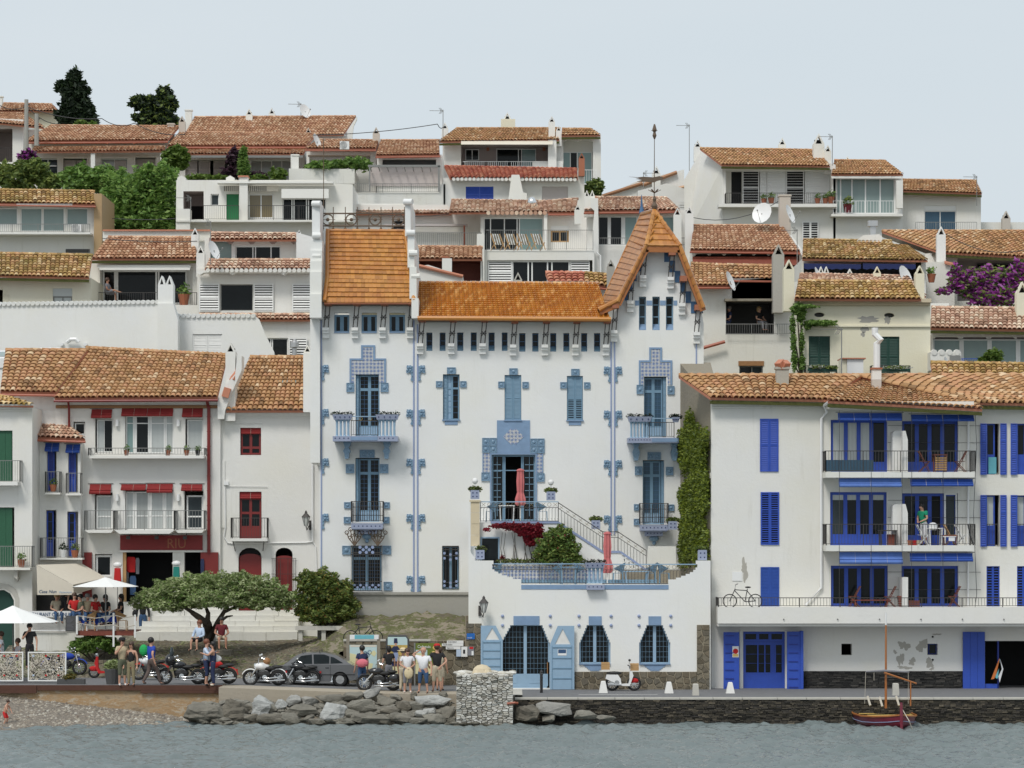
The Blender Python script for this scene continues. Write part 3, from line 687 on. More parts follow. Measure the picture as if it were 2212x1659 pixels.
x_e=X(1010,2);b=MB();b.prism([(xl+.002,-1),(x_e,-1),(x_e,1.05),(X(830,2),1.08),(xl+.002,ZL-.02)],2.0,9.2);rq=b.build('promenade','quay_face',kind='structure',loc=(xl,2,0))
MB().prism([(xl+.002,1),(x_e,1),(x_e,1.056),(X(830,2),1.086),(xl+.002,ZL-.012)],4.2,9.2).build('road_surface','asphalt',rq)
b=MB();b.box(x_e+.002,X(1112,2)+.3,2.0,9.2,-1,ZQ+.012);b.build('ramp','concrete',kind='structure',loc=(X(1000,2),2,0))
b=MB();b.pbox(0,1480,480,1491,3,-.12,.05);b.pbox(-200,1480,80,1497,3,-.16,-.121);b.pbox(305,1491.2,478,1497,3,-.14,.02);b.build('steel_edging','weather_steel',pr)
m,t,b=newmat('beach_sand');n=noise(t,9,8,pos(t),.8);t.links.new(ramp(t,n,[(.32,(.08,.07,.06)),(.5,(.22,.19,.155)),(.68,(.40,.34,.28))]),b.inputs['Base Color']);b.inputs['Roughness'].default_value=.95;bump(t,b,n,1,.06)
bx=[-60,-40,-30]+[-25+i*.5 for i in range(30)];by=[-4+i*.25 for i in range(30)]
def beach_z(x,y):
 zb=np.interp(x,[-24,-20.3,-15.9,-13.9,-11],[1.0,.92,.47,.2,-.15]);yw=np.interp(x,[-22,-16,-13],[-4.2,-1.6,-.6])
 return float(max(-.5,zb*(y-yw)/(3-yw) if zb>0 else -.2))+.03*math.sin(x*3+y*2)*math.sin(x*1.7)
sheet('beach',bx,by,beach_z,'beach_sand')
mb=MB();r=random.Random(5)
for i in range(2600):
 x_,y_=r.uniform(-22,-10.5),r.uniform(-3.2,3.0);z_=beach_z(x_,y_)
 if z_<.02:continue
 s_=r.uniform(.03,.085);mb.add([(x_-s_,y_,z_),(x_,y_-s_,z_-.01),(x_+s_,y_,z_),(x_,y_+s_,z_),(x_+s_*.2,y_,z_+s_*.7)],[(0,1,4),(1,2,4),(2,3,4),(3,0,4)])
mb.build('pebbles','pebble',kind='stuff',label='grey and pink pebbles strewn over the small beach',cat='pebbles')
m,t,b=newmat('cobble_slope');v=pos(t);vo=N(t,'ShaderNodeTexVoronoi');vo.inputs['Scale'].default_value=7;t.links.new(v,vo.inputs['Vector'])
n=noise(t,.7,7,v,.7);c=ramp(t,n,[(.30,(.32,.28,.22)),(.46,(.25,.23,.18)),(.56,(.15,.18,.05)),(.70,(.36,.32,.24))])
c=mixc(t,.75,c,ramp(t,vo.outputs['Distance'],[(.0,(.75,.72,.66)),(.35,(.5,.5,.48)),(.6,(.12,.12,.11))]),'OVERLAY');t.links.new(c,b.inputs['Base Color']);b.inputs['Roughness'].default_value=.95
bump(t,b,vo.outputs['Distance'],-.9 and.9,-.06)
m,t,b=newmat('rocky_bank');n=noise(t,1.1,9,pos(t,1,1,3.2),.72);t.links.new(ramp(t,n,[(.32,(.05,.05,.03)),(.44,(.20,.17,.12)),(.50,(.11,.13,.03)),(.56,(.34,.29,.22)),(.75,(.24,.21,.17))]),b.inputs['Base Color']);b.inputs['Roughness'].default_value=.95;bump(t,b,n,1,.25)
xr=X(1012,8)
def slope_z(x,y):
 f=max(0,min(1,(y-9.1)/7.5));z=ZL-.02+f*1.55
 g=max(0,min(1,(x+10.8)/2.4));z2=1.32+max(0,min(1,(y-9.1)/2.9))*1.45
 return z*(1-g)+z2*g+.03*math.sin(x*4)*math.sin(y*3)
sheet('cobbled_slope',[-22+i*.4 for i in range(int((xr+22)/.4)+1)]+[xr],[9.1+i*.35 for i in range(30)],slope_z,'cobble_slope')
mb=MB();r=random.Random(8)
for i in range(5200):
 x_,y_=r.uniform(-18,-3),r.uniform(9.2,15.5);z_=slope_z(x_,y_);a_,h_=r.uniform(.06,.13),r.uniform(.015,.04)
 mb.add([(x_-a_,y_-.05,z_-.02),(x_+a_,y_-.05,z_-.02),(x_+a_*.7,y_-.02,z_+h_),(x_-a_*.7,y_-.02,z_+h_),(x_,y_+.09,z_+.01)],[(0,1,2,3),(3,2,4)])
mb.build('cobbles','rubble',kind='stuff',label='small weathered cobbles paving the mossy slope',cat='cobbles')
def gh(x,y):
 if x>xq:return ZQ
 if y>=9.1:return slope_z(x,y)
 if x<xl:return ZL+.012
 a=X(830,2);return ZL-.012+(1.086-ZL+.012)*(x-xl)/(a-xl) if x<a else 1.08
def gp(px,py):
 """point of the ground seen at a survey position"""
 y=1.9
 while y<17:
  x=X(px,y)
  if H-(uy(py)-YH)*(D+y)/F<=gh(x,y):break
  y+=.05
 return Vector((x,y,gh(x,y)))
 # ================================================================ houses on the hill (numbers read from the whole-town sheet)
win()
def op(p,x0,y0,x1,y1,Y,mat='dark',d=.0):
 return pibox('opening',mat,p,x0,y0,x1,y1,Y,.1+d,.12+d)
h=house('house','pale house at the far left edge with a dark railed loggia under a red roof',[(-40,262),(-40,400),(50,400),(50,258),(-4,256)],85,6,'white',[R(-14,278,27,350)],.3)
op(h,-14,278,27,350,85,'grey_dark',2);railing(h,-14,320,27,350,85.1);recess(h,-14,278,27,350,85,2,'mauve')
roof(h,[(-45,262),(96,276),(48,246),(-45,246)],84.3,.3,'tile_terra');MB().pbox(50,280,88,400,86,0,4).build('side_wall','white',h)
h=house('house','small cream house left of the tall cypress, low red roof against the sky',[(4,240),(4,290),(120,290),(120,240)],97,6,'cream',[])
roof(h,[(-2,240),(126,240),(112,226),(8,224)],96.4,.35,'tile_terra');chimney(h,0,207,5,240,98,'box')
h=house('house','long low white house with a terracotta roof right of the cypress, hedge in front',[(60,305),(60,395),(362,395),(362,300)],80,7,'white',[R(80,342,124,388),R(136,342,188,388),R(218,342,275,390),R(292,340,336,390)],.5)
roof(h,[(56,305),(362,303),(387,274),(110,272)],79.2,.32,'tile_terra',gutter='terra_gutter')
roof(h,[(68,328),(352,326),(356,318),(74,319)],77.9,.25,'tile_terra',name='porch_roof')
for x in (196,346):MB().pbox(x,328,x+9,392,78,0,.3).build('post','white',h)
for x in (116,172,231,288):MB().pbox(x,306.5,x+3,311,79.2,-.1,.1).build('beam_end','red_brick',h)
window(h,80,342,124,388,80,cols=2,glass='g_grey',d=.3);MB().pbox(82,357,122,360,80,-.05,.02).build('rail','white_paint',h)
shutter(h,137,345,162,388,80,'lilac_grey',1,d=.3);shutter(h,164,345,187,388,80,'lilac_grey',1,d=.3)
window(h,218,342,275,390,80,cols=2,glass='curt_grey',d=.2);shutter(h,247,346,272,388,80,'lilac_grey',1,d=.15);shutter(h,293,342,335,390,80,'lilac_grey',2,d=.3)
chimney(h,362,266,376,286,82,'box','beige')
h=house('house','long white house with terracotta roof left of centre, purple climber at its porch',[(375,315),(375,398),(658,398),(658,315)],80,7,'white',[R(400,345,492,388),R(540,345,632,388)],.6)
roof(h,[(362,315),(662,315),(684,290),(388,287)],79.2,.32,'tile_terra',gutter='terra_gutter')
roof(h,[(405,333),(655,333),(660,324),(408,323)],77.9,.25,'tile_terra',name='porch_roof');MB().pbox(395,336,655,341,77.9,-.1,.1).build('fascia','iron_grey',h)
for x in (408,436,468):shutter(h,x-8,346,x+17,384,80,'lilac_grey',1,d=.3)
window(h,540,345,632,388,80,cols=4,glass='curt_grey',d=.3)
for x in (446,510,545,630):MB().pbox(x,318,x+3,322,79.2,-.1,.1).build('beam_end','red_brick',h)
MB().pbox(628,333,640,378,77,0,.3).build('pier','white',h);chimney(h,631,333,645,360,76,'box','white')
chimney(h,386,250,400,294,82,'gable','beige');chimney(h,660,275,672,298,82,'gable','beige')
h=house('house','big white gabled house on the skyline with a long terracotta roof behind',[(400,288),(400,330),(748,330),(748,295),(745,292)],92,6,'white',[])
roof(h,[(398,293),(742,291),(768,252),(420,254)],91.2,.42,'tile_terra',name='roof')
MB().pprism([(748,296),(745,290),(771,252),(771,258),(764,272),(757,330),(748,330)],92,0,.3).build('gable_wall','white',h)
chimney(h,400,236,414,274,93.5,'box','white');chimney(h,531,234,545,272,93.5);chimney(h,580,232,594,254,97)
h=house('house','low white house with rooftop air unit between the long terracotta roofs',[(662,320),(662,395),(812,395),(812,320)],78,6,'white',[R(668,338,800,362)],.6)
op(h,668,338,800,362,78,'lilac_grey',.3)
roof(h,[(660,321),(812,321),(818,304),(690,303)],77.3,.3,'tile_terra',gutter='terra_gutter');chimney(h,805,274,820,316,79,'gable','beige')
MB().pbox(666,336,800,339,77,-.3,.1).build('pergola','rust_iron',h);MB().pbox(718,302,748,306,80,0,.6).build('skylight','old_render',h)
h=house('house','white house with a dark steel pergola over its terrace, terracotta roof above',[(814,336),(814,402),(955,402),(955,334)],77,6,'white',[R(826,344,942,360)],.5)
op(h,826,344,942,360,77,'grey_dark',.3);roof(h,[(812,336),(950,334),(948,304),(822,304)],76.2,.34,'tile_terra',gutter='terra_gutter');MB().pbox(922,300,950,304,80,0,.8).build('skylight','old_render',h)
MB().pbox(797,360,949,402,76.9,-.01,.02).build('back_wall','lilac_grey',h)
b=MB();b.pbox(795,356,951,360.5,74,0,.2);b.pbox(797,360,800,414,74,0,.15);b.pbox(946,358,950,414,74,0,.15)
for i in range(9):b.pbox(797+i*18.6,357,799+i*18.6,359,74,.2,2.8)
b.build('pergola','iron_grey',h)
h=house('terrace_wall','rain-streaked white garden wall below the pergola terrace',[(624,364),(624,395),(765,397),(765,442),(962,442),(962,398),(948,398),(948,416),(766,416),(766,365)],75,4,'white_stained',cat='wall')
railing(h,765,397,950,416,74.9,'iron_grey')
h=house('house','white house of the skyline centre with awning, loggia and two chimneys',[(956,306),(956,402),(1298,402),(1298,290),(1286,280),(1213,294),(1213,306)],82,7,'white',[R(996,313,1186,360),[(1217,306),(1228,300),(1238,300),(1248,306),(1258,300),(1270,300),(1281,306),(1281,400),(1217,400)]],.4)
recess(h,996,313,1186,360,82,1.6,'mauve');recess(h,1217,299,1281,400,82,1.2,'white')
window(h,1005,322,1035,347,83.5,cols=2,d=.0);window(h,1072,321,1158,360,83.5,splits=[.56,.64],glass=['g_dark','g_dark','curt_green'])
window(h,1215,328,1279,398,83.1,splits=[.25,.5],glass=['curt_green','g_dark','curt_green'])
railing(h,1000,349,1150,361,81.7,'white_paint',sp=.14,r=.03);MB().pbox(1150,348,1216,362,81.6,0,.3).build('parapet','white',h);railing(h,1262,367,1288,400,81.4,'white_paint',sp=.15,r=.02)
for x in (1051,1172):MB().pbox(x,318,x+6,326,83.4,-.2,0).build('wall_lamp','red_brick',h)
roof(h,[(948,306),(1208,302),(1210,278),(986,278)],81.2,.33,'tile_brown',fascia='moss');roof(h,[(1213,293),(1297,292),(1276,279),(1214,279)],81.3,.35,'tile_brown',fascia='moss',name='roof')
MB().add([P(996,305,81.1),P(1194,305,81.1),P(1194,312,80.6),P(996,312,80.6),P(996,304,81.2),P(1194,304,81.2),P(1194,311,80.7),P(996,311,80.7)],[(0,1,2,3),(7,6,5,4),(0,3,7,4),(1,5,6,2)]).build('awning','canvas',h)
MB().pbox(1184,302,1202,362,81.2,0,.5).build('pillar','white',h);chimney(h,1185,250,1199,300,81.6);chimney(h,1201,271,1213,296,81.4)
b=MB();b.pbox(1082,257,1113,280,85,0,1.3);b.build('chimney','cream',h);chimney(h,1088,242,1104,260,85.3)
chimney(h,954,264,968,292,84,'gable')
h=house('house','white house with red scalloped roof, closed blue shutters and a grey garage blind',[(958,384),(958,440),(1262,440),(1262,360),(1250,360),(1250,384)],75,5,'white',[R(1006,403,1066,438),R(1171,403,1227,438)],.25)
shutter(h,1006,403,1066,438,75,'blue',2,d=.05);MB().pbox(1171,403,1227,438,75,.1,.15).build('roller_shutter','lilac_grey',h)
roof(h,[(972,385),(1248,386),(1246,366),(960,360)],74.3,.3,'tile_red',pitch=.28);scallop(h,976,386,1246,387,74.3,'white',.12,'eave_scallops')
chimney(h,1250,330,1263,360,74.6,'gable','red_brick');b=MB();b.pprism([(1098,435),(1105,380),(1122,380),(1130,418),(1138,420),(1138,436),(1098,436)],74,-.6,.3);b.build('chimney','white',h)
h=house('house','white gabled house on the skyline behind the weather vane, tile-edged verges',[(1300,426),(1330,412),(1380,390),(1478,366),(1478,440),(1300,440)],92,6,'white',[])
b=MB()
for a,c in (((1300,424),(1388,396)),((1388,400),(1462,372)),((1398,434),(1432,418)),((1432,416),(1478,404))):b.tube([P(a[0],a[1],91.8),P(c[0],c[1],91.8)],.14,6)
b.build('verge_tiles','tile_terra',h);chimney(h,1409,358,1427,388,91,'gable')
MB().pprism([(1378,440),(1378,412),(1440,396),(1480,408),(1480,460),(1378,460)],86,0,2).build('wing','white',h)
for i in range(14):pibox('slat','wframe',h,1466,434+i*5.2,1478,437.5+i*5.2,85.9,-.06,0)
h=house('house','large white gable-ended house on the right skyline with shuttered balcony',[(1560,356),(1560,520),(1805,520),(1805,356),(1793,352)],80,8,'white',[R(1568,366,1796,443)],.3)
MB().add([P(1478,388,84),P(1516,324,84),P(1562,356,79.98),P(1562,520,79.98),P(1478,520,84),P(1500,388,88),P(1540,324,88),P(1600,356,88),P(1600,520,88),P(1500,520,88)],[(0,4,3,2,1),(0,1,6,5),(1,2,7,6)]).build('gable_wall','white',h)
for x,y in ((1508,400),(1533,391)):pibox('vent','grey_dark',h,x,y,x+6,y+20,81,-1.35,-1.2) if False else None
recess(h,1568,366,1796,443,80,1.3,'white');op(h,1580,370,1602,443,81.2,'dark',0)
for x0,x1,fr in ((1604,1640,1),(1642,1656,0),(1657,1697,0),(1698,1737,1),(1739,1792,0)):shutter(h,x0,369,x1,442,81.0,'wframe',1,pitch=.17,d=0,open_slats=bool(fr),back='dark' if fr else 'wframe')
MB().pbox(1552,440,1808,447,79,0,1).build('balcony_slab','white',h);railing(h,1568,417,1806,441,79.1,'iron',side=.9,sides='l')
roof(h,[(1558,356),(1793,359),(1766,325),(1512,321)],79.2,.36,'tile_brown',fascia='moss')
chimney(h,1757,288,1781,350,80.5,'gable','white');chimney(h,1781,313,1796,356,80.3);chimney(h,1499,302,1515,330,84.5);chimney(h,1682,297,1698,323,86)
shutter(h,1733,479,1768,519,79.9,'wframe',2,pitch=.15,d=-.05,open_slats=True,back='dark')
h=house('house','white house with a tall glazed sun room right of the skyline chimneys',[(1800,376),(1800,520),(1950,520),(1950,376)],80,6,'white',[R(1806,384,1934,462)],.3)
window(h,1806,384,1934,462,80,splits=[.0601,.26,.5,.76],glass='g_green',fw=.09,d=.1)
railing(h,1800,434,1948,462,79.2,'white_paint',sp=.2,r=.02);MB().pbox(1796,462,1950,467,79.1,0,.9).build('balcony_slab','white',h);MB().pbox(1936,390,1950,450,79,-.1,.3).build('side_screen','white',h)
roof(h,[(1796,377),(1951,377),(1912,348),(1802,347)],79.2,.36,'tile_brown',fascia='white');chimney(h,1824,337,1838,350,85)
h=house('house','white house at the right end of the skyline with one wide glass door',[(1948,412),(1948,520),(2119,520),(2119,416)],82,6,'white',[R(1997,444,2066,500)],.3)
window(h,1997,455,2066,500,82,splits=[.5],glass='g_blue',d=.15);MB().pbox(1997,444,2066,455,82,.08,.2).build('shutter_box','wframe',h)
roof(h,[(1944,412),(2121,418),(2108,391),(1950,389)],81.2,.34,'tile_brown',fascia='moss');railing(h,1978,480,2110,502,80.4,'iron_grey')
h=house('terrace_wall','mould-streaked white parapet with a lone chimney at the right end of the skyline',[(2112,480),(2112,560),(2300,560),(2300,480)],84,3,'white_stained',[],cat='wall');chimney(h,2165,455,2183,520,83.5,'gable','beige')
h=house('house','white house at the left edge with four big grey-green glass panels and balcony',[(-40,440),(-40,552),(205,552),(205,440)],60,6,'white_stained',[R(-30,448,38,486),R(44,450,91,500),R(92,450,139,500),R(143,450,190,486),R(140,606/1,141,607)][:4],.25)
for x0,x1,y1 in ((-30,38,486),(44,91,500),(92,139,500),(143,190,486)):window(h,x0,449,x1,y1,60,cols=1,glass='g_green',d=.08)
railing(h,-30,484,194,502,59,'iron_grey');MB().pbox(-40,502,195,506,59,-.02,1).build('balcony_slab','white_stained',h)
MB().pbox(37,441,158,447,59.5,-.3,.2).build('awning','awn_white',h)
roof(h,[(-45,438),(206,442),(204,414),(-45,410)],59.2,.42,'tile_moss',pitch=.27,gutter='terra_gutter')
MB().pbox(205,420,222,552,60,-.4,5).build('party_wall','brown_render',h)
for x in (142,193):pibox('vent','grey_dark',h,x,538,x+50 if x<150 else x+1,546,59.99,-.03,.02)
h=house('house','white flat-roofed house with a bright green door and striped awnings',[(381,389),(378,505),(762,505),(762,398),(705,396),(705,389)],62,6,'white',[R(396,413,440,474),R(455,419,473,444),R(489,419,516,475),R(537,419,590,471),R(610,428,704,478)],.3)
recess(h,396,413,440,474,62,2.2,'mauve');op(h,412,445,438,474,64.1,'dark');window(h,455,419,473,444,62,cols=1,glass='g_grey',d=.15);window(h,537,419,590,471,62,cols=2,glass='curt_brown',d=.15)
MB().pbox(489,419,516,475,62,.1,.16).build('door','green',h,label='bright green plank door');window(h,610,428,704,478,62,splits=[.2,.25,.55,.6],glass='g_dark',d=.2)
MB().pbox(517,382,535,476,61.2,0,.7).build('pier','white',h);MB().pbox(514,379,536,382,61.1,0,.9).build('pier_cap','terra_flat',h)
for x0 in (484,536):
 b=MB()
 for i in range(9 if x0<500 else 10):b.pbox(x0+i*4.2,402,x0+i*4.2+1.4,413,61.5,-.03,0)
 MB().pbox(x0,401,x0+(36 if x0<500 else 66),413,61.5,0,.03).build('awning','canvas',h);b.build('awning_stripes','grey_dark',h)
MB().pbox(470,393,720,397,61.4,-.3,.5).build('canopy','awn_white',h);MB().pbox(608,408,710,428,61.2,0,.04).build('awning','awn_white',h)
railing(h,440,444,516,475,61,'iron');railing(h,536,444,700,475,61,'iron');MB().pbox(380,475,762,479,60.9,0,1.2).build('balcony_slab','white',h)
MB().pbox(381,452,411,505,61.2,-.2,.8).build('buttress','white',h)
for x in (392,497):MB().pprism([(x-9,389),(x-9,384),(x,379),(x+9,384),(x+9,389)],62,0,.5).build('coping_cap','white',h)
h=house('terrace_wall','off-white wall with tiled ledge, pipe and railing left of the deckchair terrace',[(762,442),(762,540),(1046,540),(1046,446),(968,446),(968,442)],66,3,'white',[R(888,452,889,453)][:0],cat='wall')
roof(h,[(766,462),(975,462),(975,456),(766,455)],65.5,.3,'tile_pink',name='ledge_tiles',ridge=False);MB().pbox(830,484,1010,488,65.2,0,.5).build('ledge','lilac_grey',h);railing(h,897,503,1040,532,64,'iron_grey')
b=MB();b.tube([P(1003,487,65.1),P(1003,530,65.1)],.06,6);b.build('drain_pipe','terra_gutter',h);MB().pbox(745,440,895,560,66.5,0,2).build('rear_wall','white',h)
pibox('opening','dark',h,850,478,885,500,65.9,-.02,.02)
h=house('house','house under a low pink tile roof with striped deckchairs on its balcony',[(1038,456),(1038,545),(1290,545),(1290,470),(1240,455)],64,6,'white',[R(1045,470,1174,541),R(1190,488,1229,523)],.25)
window(h,1045,470,1174,541,64,splits=[.10,.34,.56,.6],glass=['g_dark','g_dark','g_dark','g_dark','curt_green'],d=.2)
window(h,1190,498,1229,523,64,'wood_light',cols=2,d=.15,fw=.09);MB().pbox(1190,488,1229,498,64,.05,.2).build('shutter_box','wframe',h)
MB().pbox(1175,455,1182,541,63.3,0,.7).build('post','white',h)
roof(h,[(970,460),(1184,458),(1180,436),(975,433)],63.3,.3,'tile_pink',pitch=.26);scallop(h,1050,459,1182,459,63.2,'tile_pink',.13,'eave_scallops')
roof(h,[(1185,459),(1242,459),(1248,430),(1180,436)],63.3,.3,'tile_pink',pitch=.26,gutter='terra_gutter')
b=MB();b.pbox(1143,434,1160,450,64.5,0,.7);b.build('chimney','white',h);MB().lathe(P(1149,446,64.3),[(.22,0),(.3,.25),(.2,.5),(.02,.6)],10).build('cowl','chrome',h,smooth=True)
railing(h,1050,497,1281,540,60.4,'iron_grey',side=2.5,sides='l')
h2=house('house','white balcony parapet storey with sliding doors below the deckchairs',[(1046,541),(1046,625),(1284,625),(1284,541)],60.5,5,'white',[R(1053,562,1280,612)],.3)
shutter(h2,1054,563,1106,611,60.6,'wframe',1,pitch=.14,d=.05);shutter(h2,1232,563,1274,611,60.6,'wframe',1,pitch=.14,d=.05)
window(h2,1106,563,1231,611,60.6,splits=[.27,.34,.62,.70],d=.1,fw=.08);MB().pbox(1030,505,1046,625,60,0,1).build('pier','white',h2);chimney(h2,1110,588,1128,625,57,'gable','concrete')
h=house('house','white house half hidden by the orange turret roof, dark and curtained glass',[(1268,453),(1268,620),(1492,620),(1492,453)],62,6,'white',[R(1292,467,1460,530)],.25)
window(h,1292,467,1460,530,62,splits=[.12,.15,.30,.34,.50,.53,.78],glass=['g_dark','wframe','g_dark','wframe','curt_green','wframe','curt_white','curt_green'],d=.15);railing(h,1292,514,1480,530,61.4,'iron_grey')
roof(h,[(1262,456),(1468,454),(1440,428),(1284,427)],61.3,.3,'tile_pink',pitch=.26,gutter='terra_gutter')
b=MB();b.pprism([(1280,620),(1280,505),(1284,455),(1276,448),(1276,428),(1292,428),(1294,620)],61,0,1);b.build('pier','white',h)
chimney(h,1262,410,1285,446,61.4,'double');chimney(h,1241,440,1255,462,61.2);chimney(h,1455,448,1472,545,60.5);chimney(h,1480,444,1498,560,60)
b=MB();b.tube([P(1288,545,60.8),P(1297,553,60.8),P(1297,620,60.8)],.06,6);b.build('drain_pipe','white_paint',h)
h=house('house','white house with an arcaded eave above a dark room, brown-red roof, right of the turret',[(1494,540),(1494,610),(1736,610),(1736,540)],58,6,'white',[R(1500,548,1726,580)],.25)
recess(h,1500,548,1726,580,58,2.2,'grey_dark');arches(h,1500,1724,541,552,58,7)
MB().add([P(1496,555,57.6),P(1724,555,57.6),P(1724,573,57),P(1496,573,57),P(1496,554,57.7),P(1724,554,57.7),P(1724,572,57.1),P(1496,572,57.1)],[(0,1,2,3),(7,6,5,4)]).build('awning','wood_red',h)
roof(h,[(1491,540),(1728,543),(1690,488),(1498,488)],57.3,.36,'tile_terra',pitch=.24,gutter='terra_gutter');MB().add([P(1728,542,57.2),P(1738,548,57.2),P(1698,490,63),P(1690,488,63),P(1728,548,57.2),P(1738,556,57.2)],[(0,1,2,3),(0,4,5,1)]).build('verge','white',h)
chimney(h,1684,420,1708,500,61,'box','beige',.8);b=MB()
for i in range(4):b.lathe(P(1696,452-i*5,61.4),[(.2,0),(.27,.04),(.2,.1)],8)
b.build('chimney_cowl','grey_dark',h)
chimney(h,1690,465,1697,476,62.5,'box','white')
h=house('house','house with two navy scalloped awnings under an ochre roof on the right',[(1732,560),(1732,640),(2000,640),(2000,560)],52,7,'white',[R(1736,566,1990,612)],.25)
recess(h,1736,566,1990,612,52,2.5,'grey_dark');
for x0,x1 in ((1737,1860),(1864,1978)):
 MB().add([P(x0,566,51.9),P(x1,568,51.9),P(x1,574,51.3),P(x0,572,51.3),P(x0,565,52),P(x1,567,52),P(x1,573,51.4),P(x0,571,51.4)],[(0,1,2,3),(7,6,5,4)]).build('awning','white_paint',h)
 pts=[(x0,569),(x1,571)];n_=14
 for i in range(n_+1):pts.append((x1-(x1-x0)*i/n_,580+(2.5 if i%2 else 0)))
 MB().pprism(pts[::-1],51.2,0,.03).build('valance','navy',h)
roof(h,[(1733,560),(2004,563),(1960,533),(1758,518)],51.2,.34,'tile_moss',pitch=.25,third=(57.5,57));
roof(h,[(1733,559),(1950,563),(1925,521),(1735,519)],51.15,.34,'tile_moss',pitch=.25)
b=MB();b.pprism([(1845,535),(1850,520),(1865,508),(1900,506),(1906,512),(1906,535)],54,0,1.5)
b.build('chimney_base','white_peel',h);MB().pbox(1880,480,1892,508,55,0,.4).build('flue_pipe','zinc',h);MB().pbox(1876,476,1896,488,54.9,0,.6).build('cowl','zinc',h)
b=MB()
for x in (1861,1872,1883,1893):b.lathe(P(x,528,53.99),[(.07,-.02),(.07,.05)],8,'y')
b.build('vent_holes','dark',h)
h=house('house','right-edge house under a mottled orange roof, dark porch behind the bougainvillea',[(1998,548),(1998,700),(2300,700),(2300,552),(2030,545)],56,7,'white',[R(2068,558,2290,650)],.25)
recess(h,2068,558,2290,650,56,2.4,'mauve');window(h,2110,570,2250,650,58.3,'iron',cols=4)
roof(h,[(2030,545),(2290,560),(2260,500),(1905,500)],55.2,.33,'tile_brown',pitch=.26,fascia='moss',ydir=1);MB().add([P(1905,500,62),P(2032,548,55),P(2032,560,55),P(1905,512,62)],[(0,1,2,3),(3,2,1,0)]).build('verge','old_render',h)
chimney(h,2024,489,2043,590,55,'gable','white_clean');b=MB();b.pprism([(1990,566),(2040,566),(2055,578),(2062,600),(2062,660),(1990,660)],54,0,2);b.build('side_wall','white',h)
MB().add([P(2040,566,53.8),P(2066,572,53.8),P(2066,576,53.8),P(2040,570,53.8),P(2040,563,55),P(2066,569,55)],[(0,3,2,1),(0,1,5,4)]).build('coping_tiles','terra_flat',h)
h=house('house','cream-washed house at the left edge under a mossy ochre roof',[(-40,600),(-40,700),(196,700),(196,600)],45,6,'cream_worn',[R(114,623,156,690),R(-5,626,6,690)],.25)
window(h,114,640,156,690,45,'iron_grey',cols=2,glass='curt_white',d=.1,fw=.07);MB().pbox(114,623,156,640,45,.05,.2).build('roller_shutter','curt_white',h)
roof(h,[(-45,595),(192,600),(200,552),(-45,547)],44.2,.42,'tile_moss',pitch=.24,fascia='moss')
h=house('house','white house with a wide dark glazed room and a terracotta roof, man on its balcony',[(197,558),(197,665),(428,665),(428,558)],49,6,'white',[R(216,574,416,658)],.25)
recess(h,216,574,416,658,49,.9,'white');window(h,222,584,404,657,49.8,splits=[.13,.16,.64,.67],glass=['g_dark','wframe','g_dark','g_dark','g_dark'],fw=.09)
MB().pbox(211,573,412,580,48.6,-.2,.2).build('awning_case','awn_white',h);b=MB();b.pbox(216,580,411,584,48.5,-.2,-.17);b.build('valance','awn_white',h)
railing(h,195,632,425,662,47.9,'iron',side=1,sides='lr')
MB().pbox(190,659,430,680,47.8,0,1.2).build('balcony_slab','white',h)
roof(h,[(198,559),(428,559),(418,514),(234,513)],48.2,.42,'tile_terra',pitch=.25,fascia='moss');MB().pbox(222,498,455,520,52,0,.6).build('rear_parapet','white_stained',h);MB().pbox(222,496,455,499,51.9,-.05,.7).build('coping_tiles','terra_flat',h)
chimney(h,413,492,429,540,49.5,'gable','white_peel')
chimney(h,424,530,442,575,47.6,'gable','white')
h=house('house','white house with arched porch above slatted shutters left of the tall white chimney',[(442,514),(442,575),(672,575),(672,516),(640,516)],49,6,'white',[R(455,522,500,560),R(508,531,606,560)],.25)
MB().pbox(456,523,499,560,49,.2,.24).build('screen','g_green',h);window(h,508,531,606,560,49,splits=[.38,.44,.80],d=.15);arches(h,452,636,514,528,49,4,'mauve')
roof(h,[(455,518),(640,518),(640,506),(455,504)],48.2,.35,'tile_pink',pitch=.26)
MB().pprism([(640,575),(640,502),(676,512),(676,575)],48.2,0,1).build('side_wall','white_peel',h);chimney(h,642,496,650,512,48.4,'gable','white')
h=house('house','white house with white louvred shutters beside one big dark square window',[(426,580),(426,700),(676,700),(676,580)],47,6,'white',[R(476,614,546,671)],.3)
window(h,476,614,546,671,47,cols=1,d=.2,frame='iron_grey',fw=.05)
for x0,x1 in ((430,474),(548,591),(631,676)):shutter(h,x0,613,x1,673,46.9,'wframe',1,pitch=.13,d=-.04)
roof(h,[(442,582),(674,582),(674,562),(452,562)],46.2,.36,'tile_pink',pitch=.25);scallop(h,444,583,672,583,46.1,'white',.12,'eave_scallops')
MB().pprism([(425,584),(676,584),(676,589),(620,589),(612,594),(604,589),(510,589),(502,594),(494,589),(440,589),(432,594),(425,589)][::-1],46.2,0,.6).build('cornice','white',h)
roof(h,[(428,691),(672,691),(672,680),(430,680)],44.9,.36,'tile_pink',pitch=.25,name='lower_roof')
h=house('house','lower white storey with a dark sliding window and slatted shutter beside the blue house',[(540,692),(540,800),(676,800),(676,692)],45.3,4,'white',[R(572,730,622,790)],.25)
window(h,572,730,622,790,45.3,splits=[.22,.3],d=.15);shutter(h,624,730,664,775,45.2,'wframe',1,pitch=.13,d=-.04)
MB().lathe(P(636,770,44.6),[(.13,0),(.13,.45),(.24,.5),(.24,.75),(.05,.95)],10).build('vent_cowl','zinc',h)
h=house('party_wall','big blank brilliant white wall with a scalloped tile top above the brown roof',[(-40,656),(-40,800),(372,800),(372,652)],32,6,'white_clean',[],cat='wall',group=None,backtop=-1)
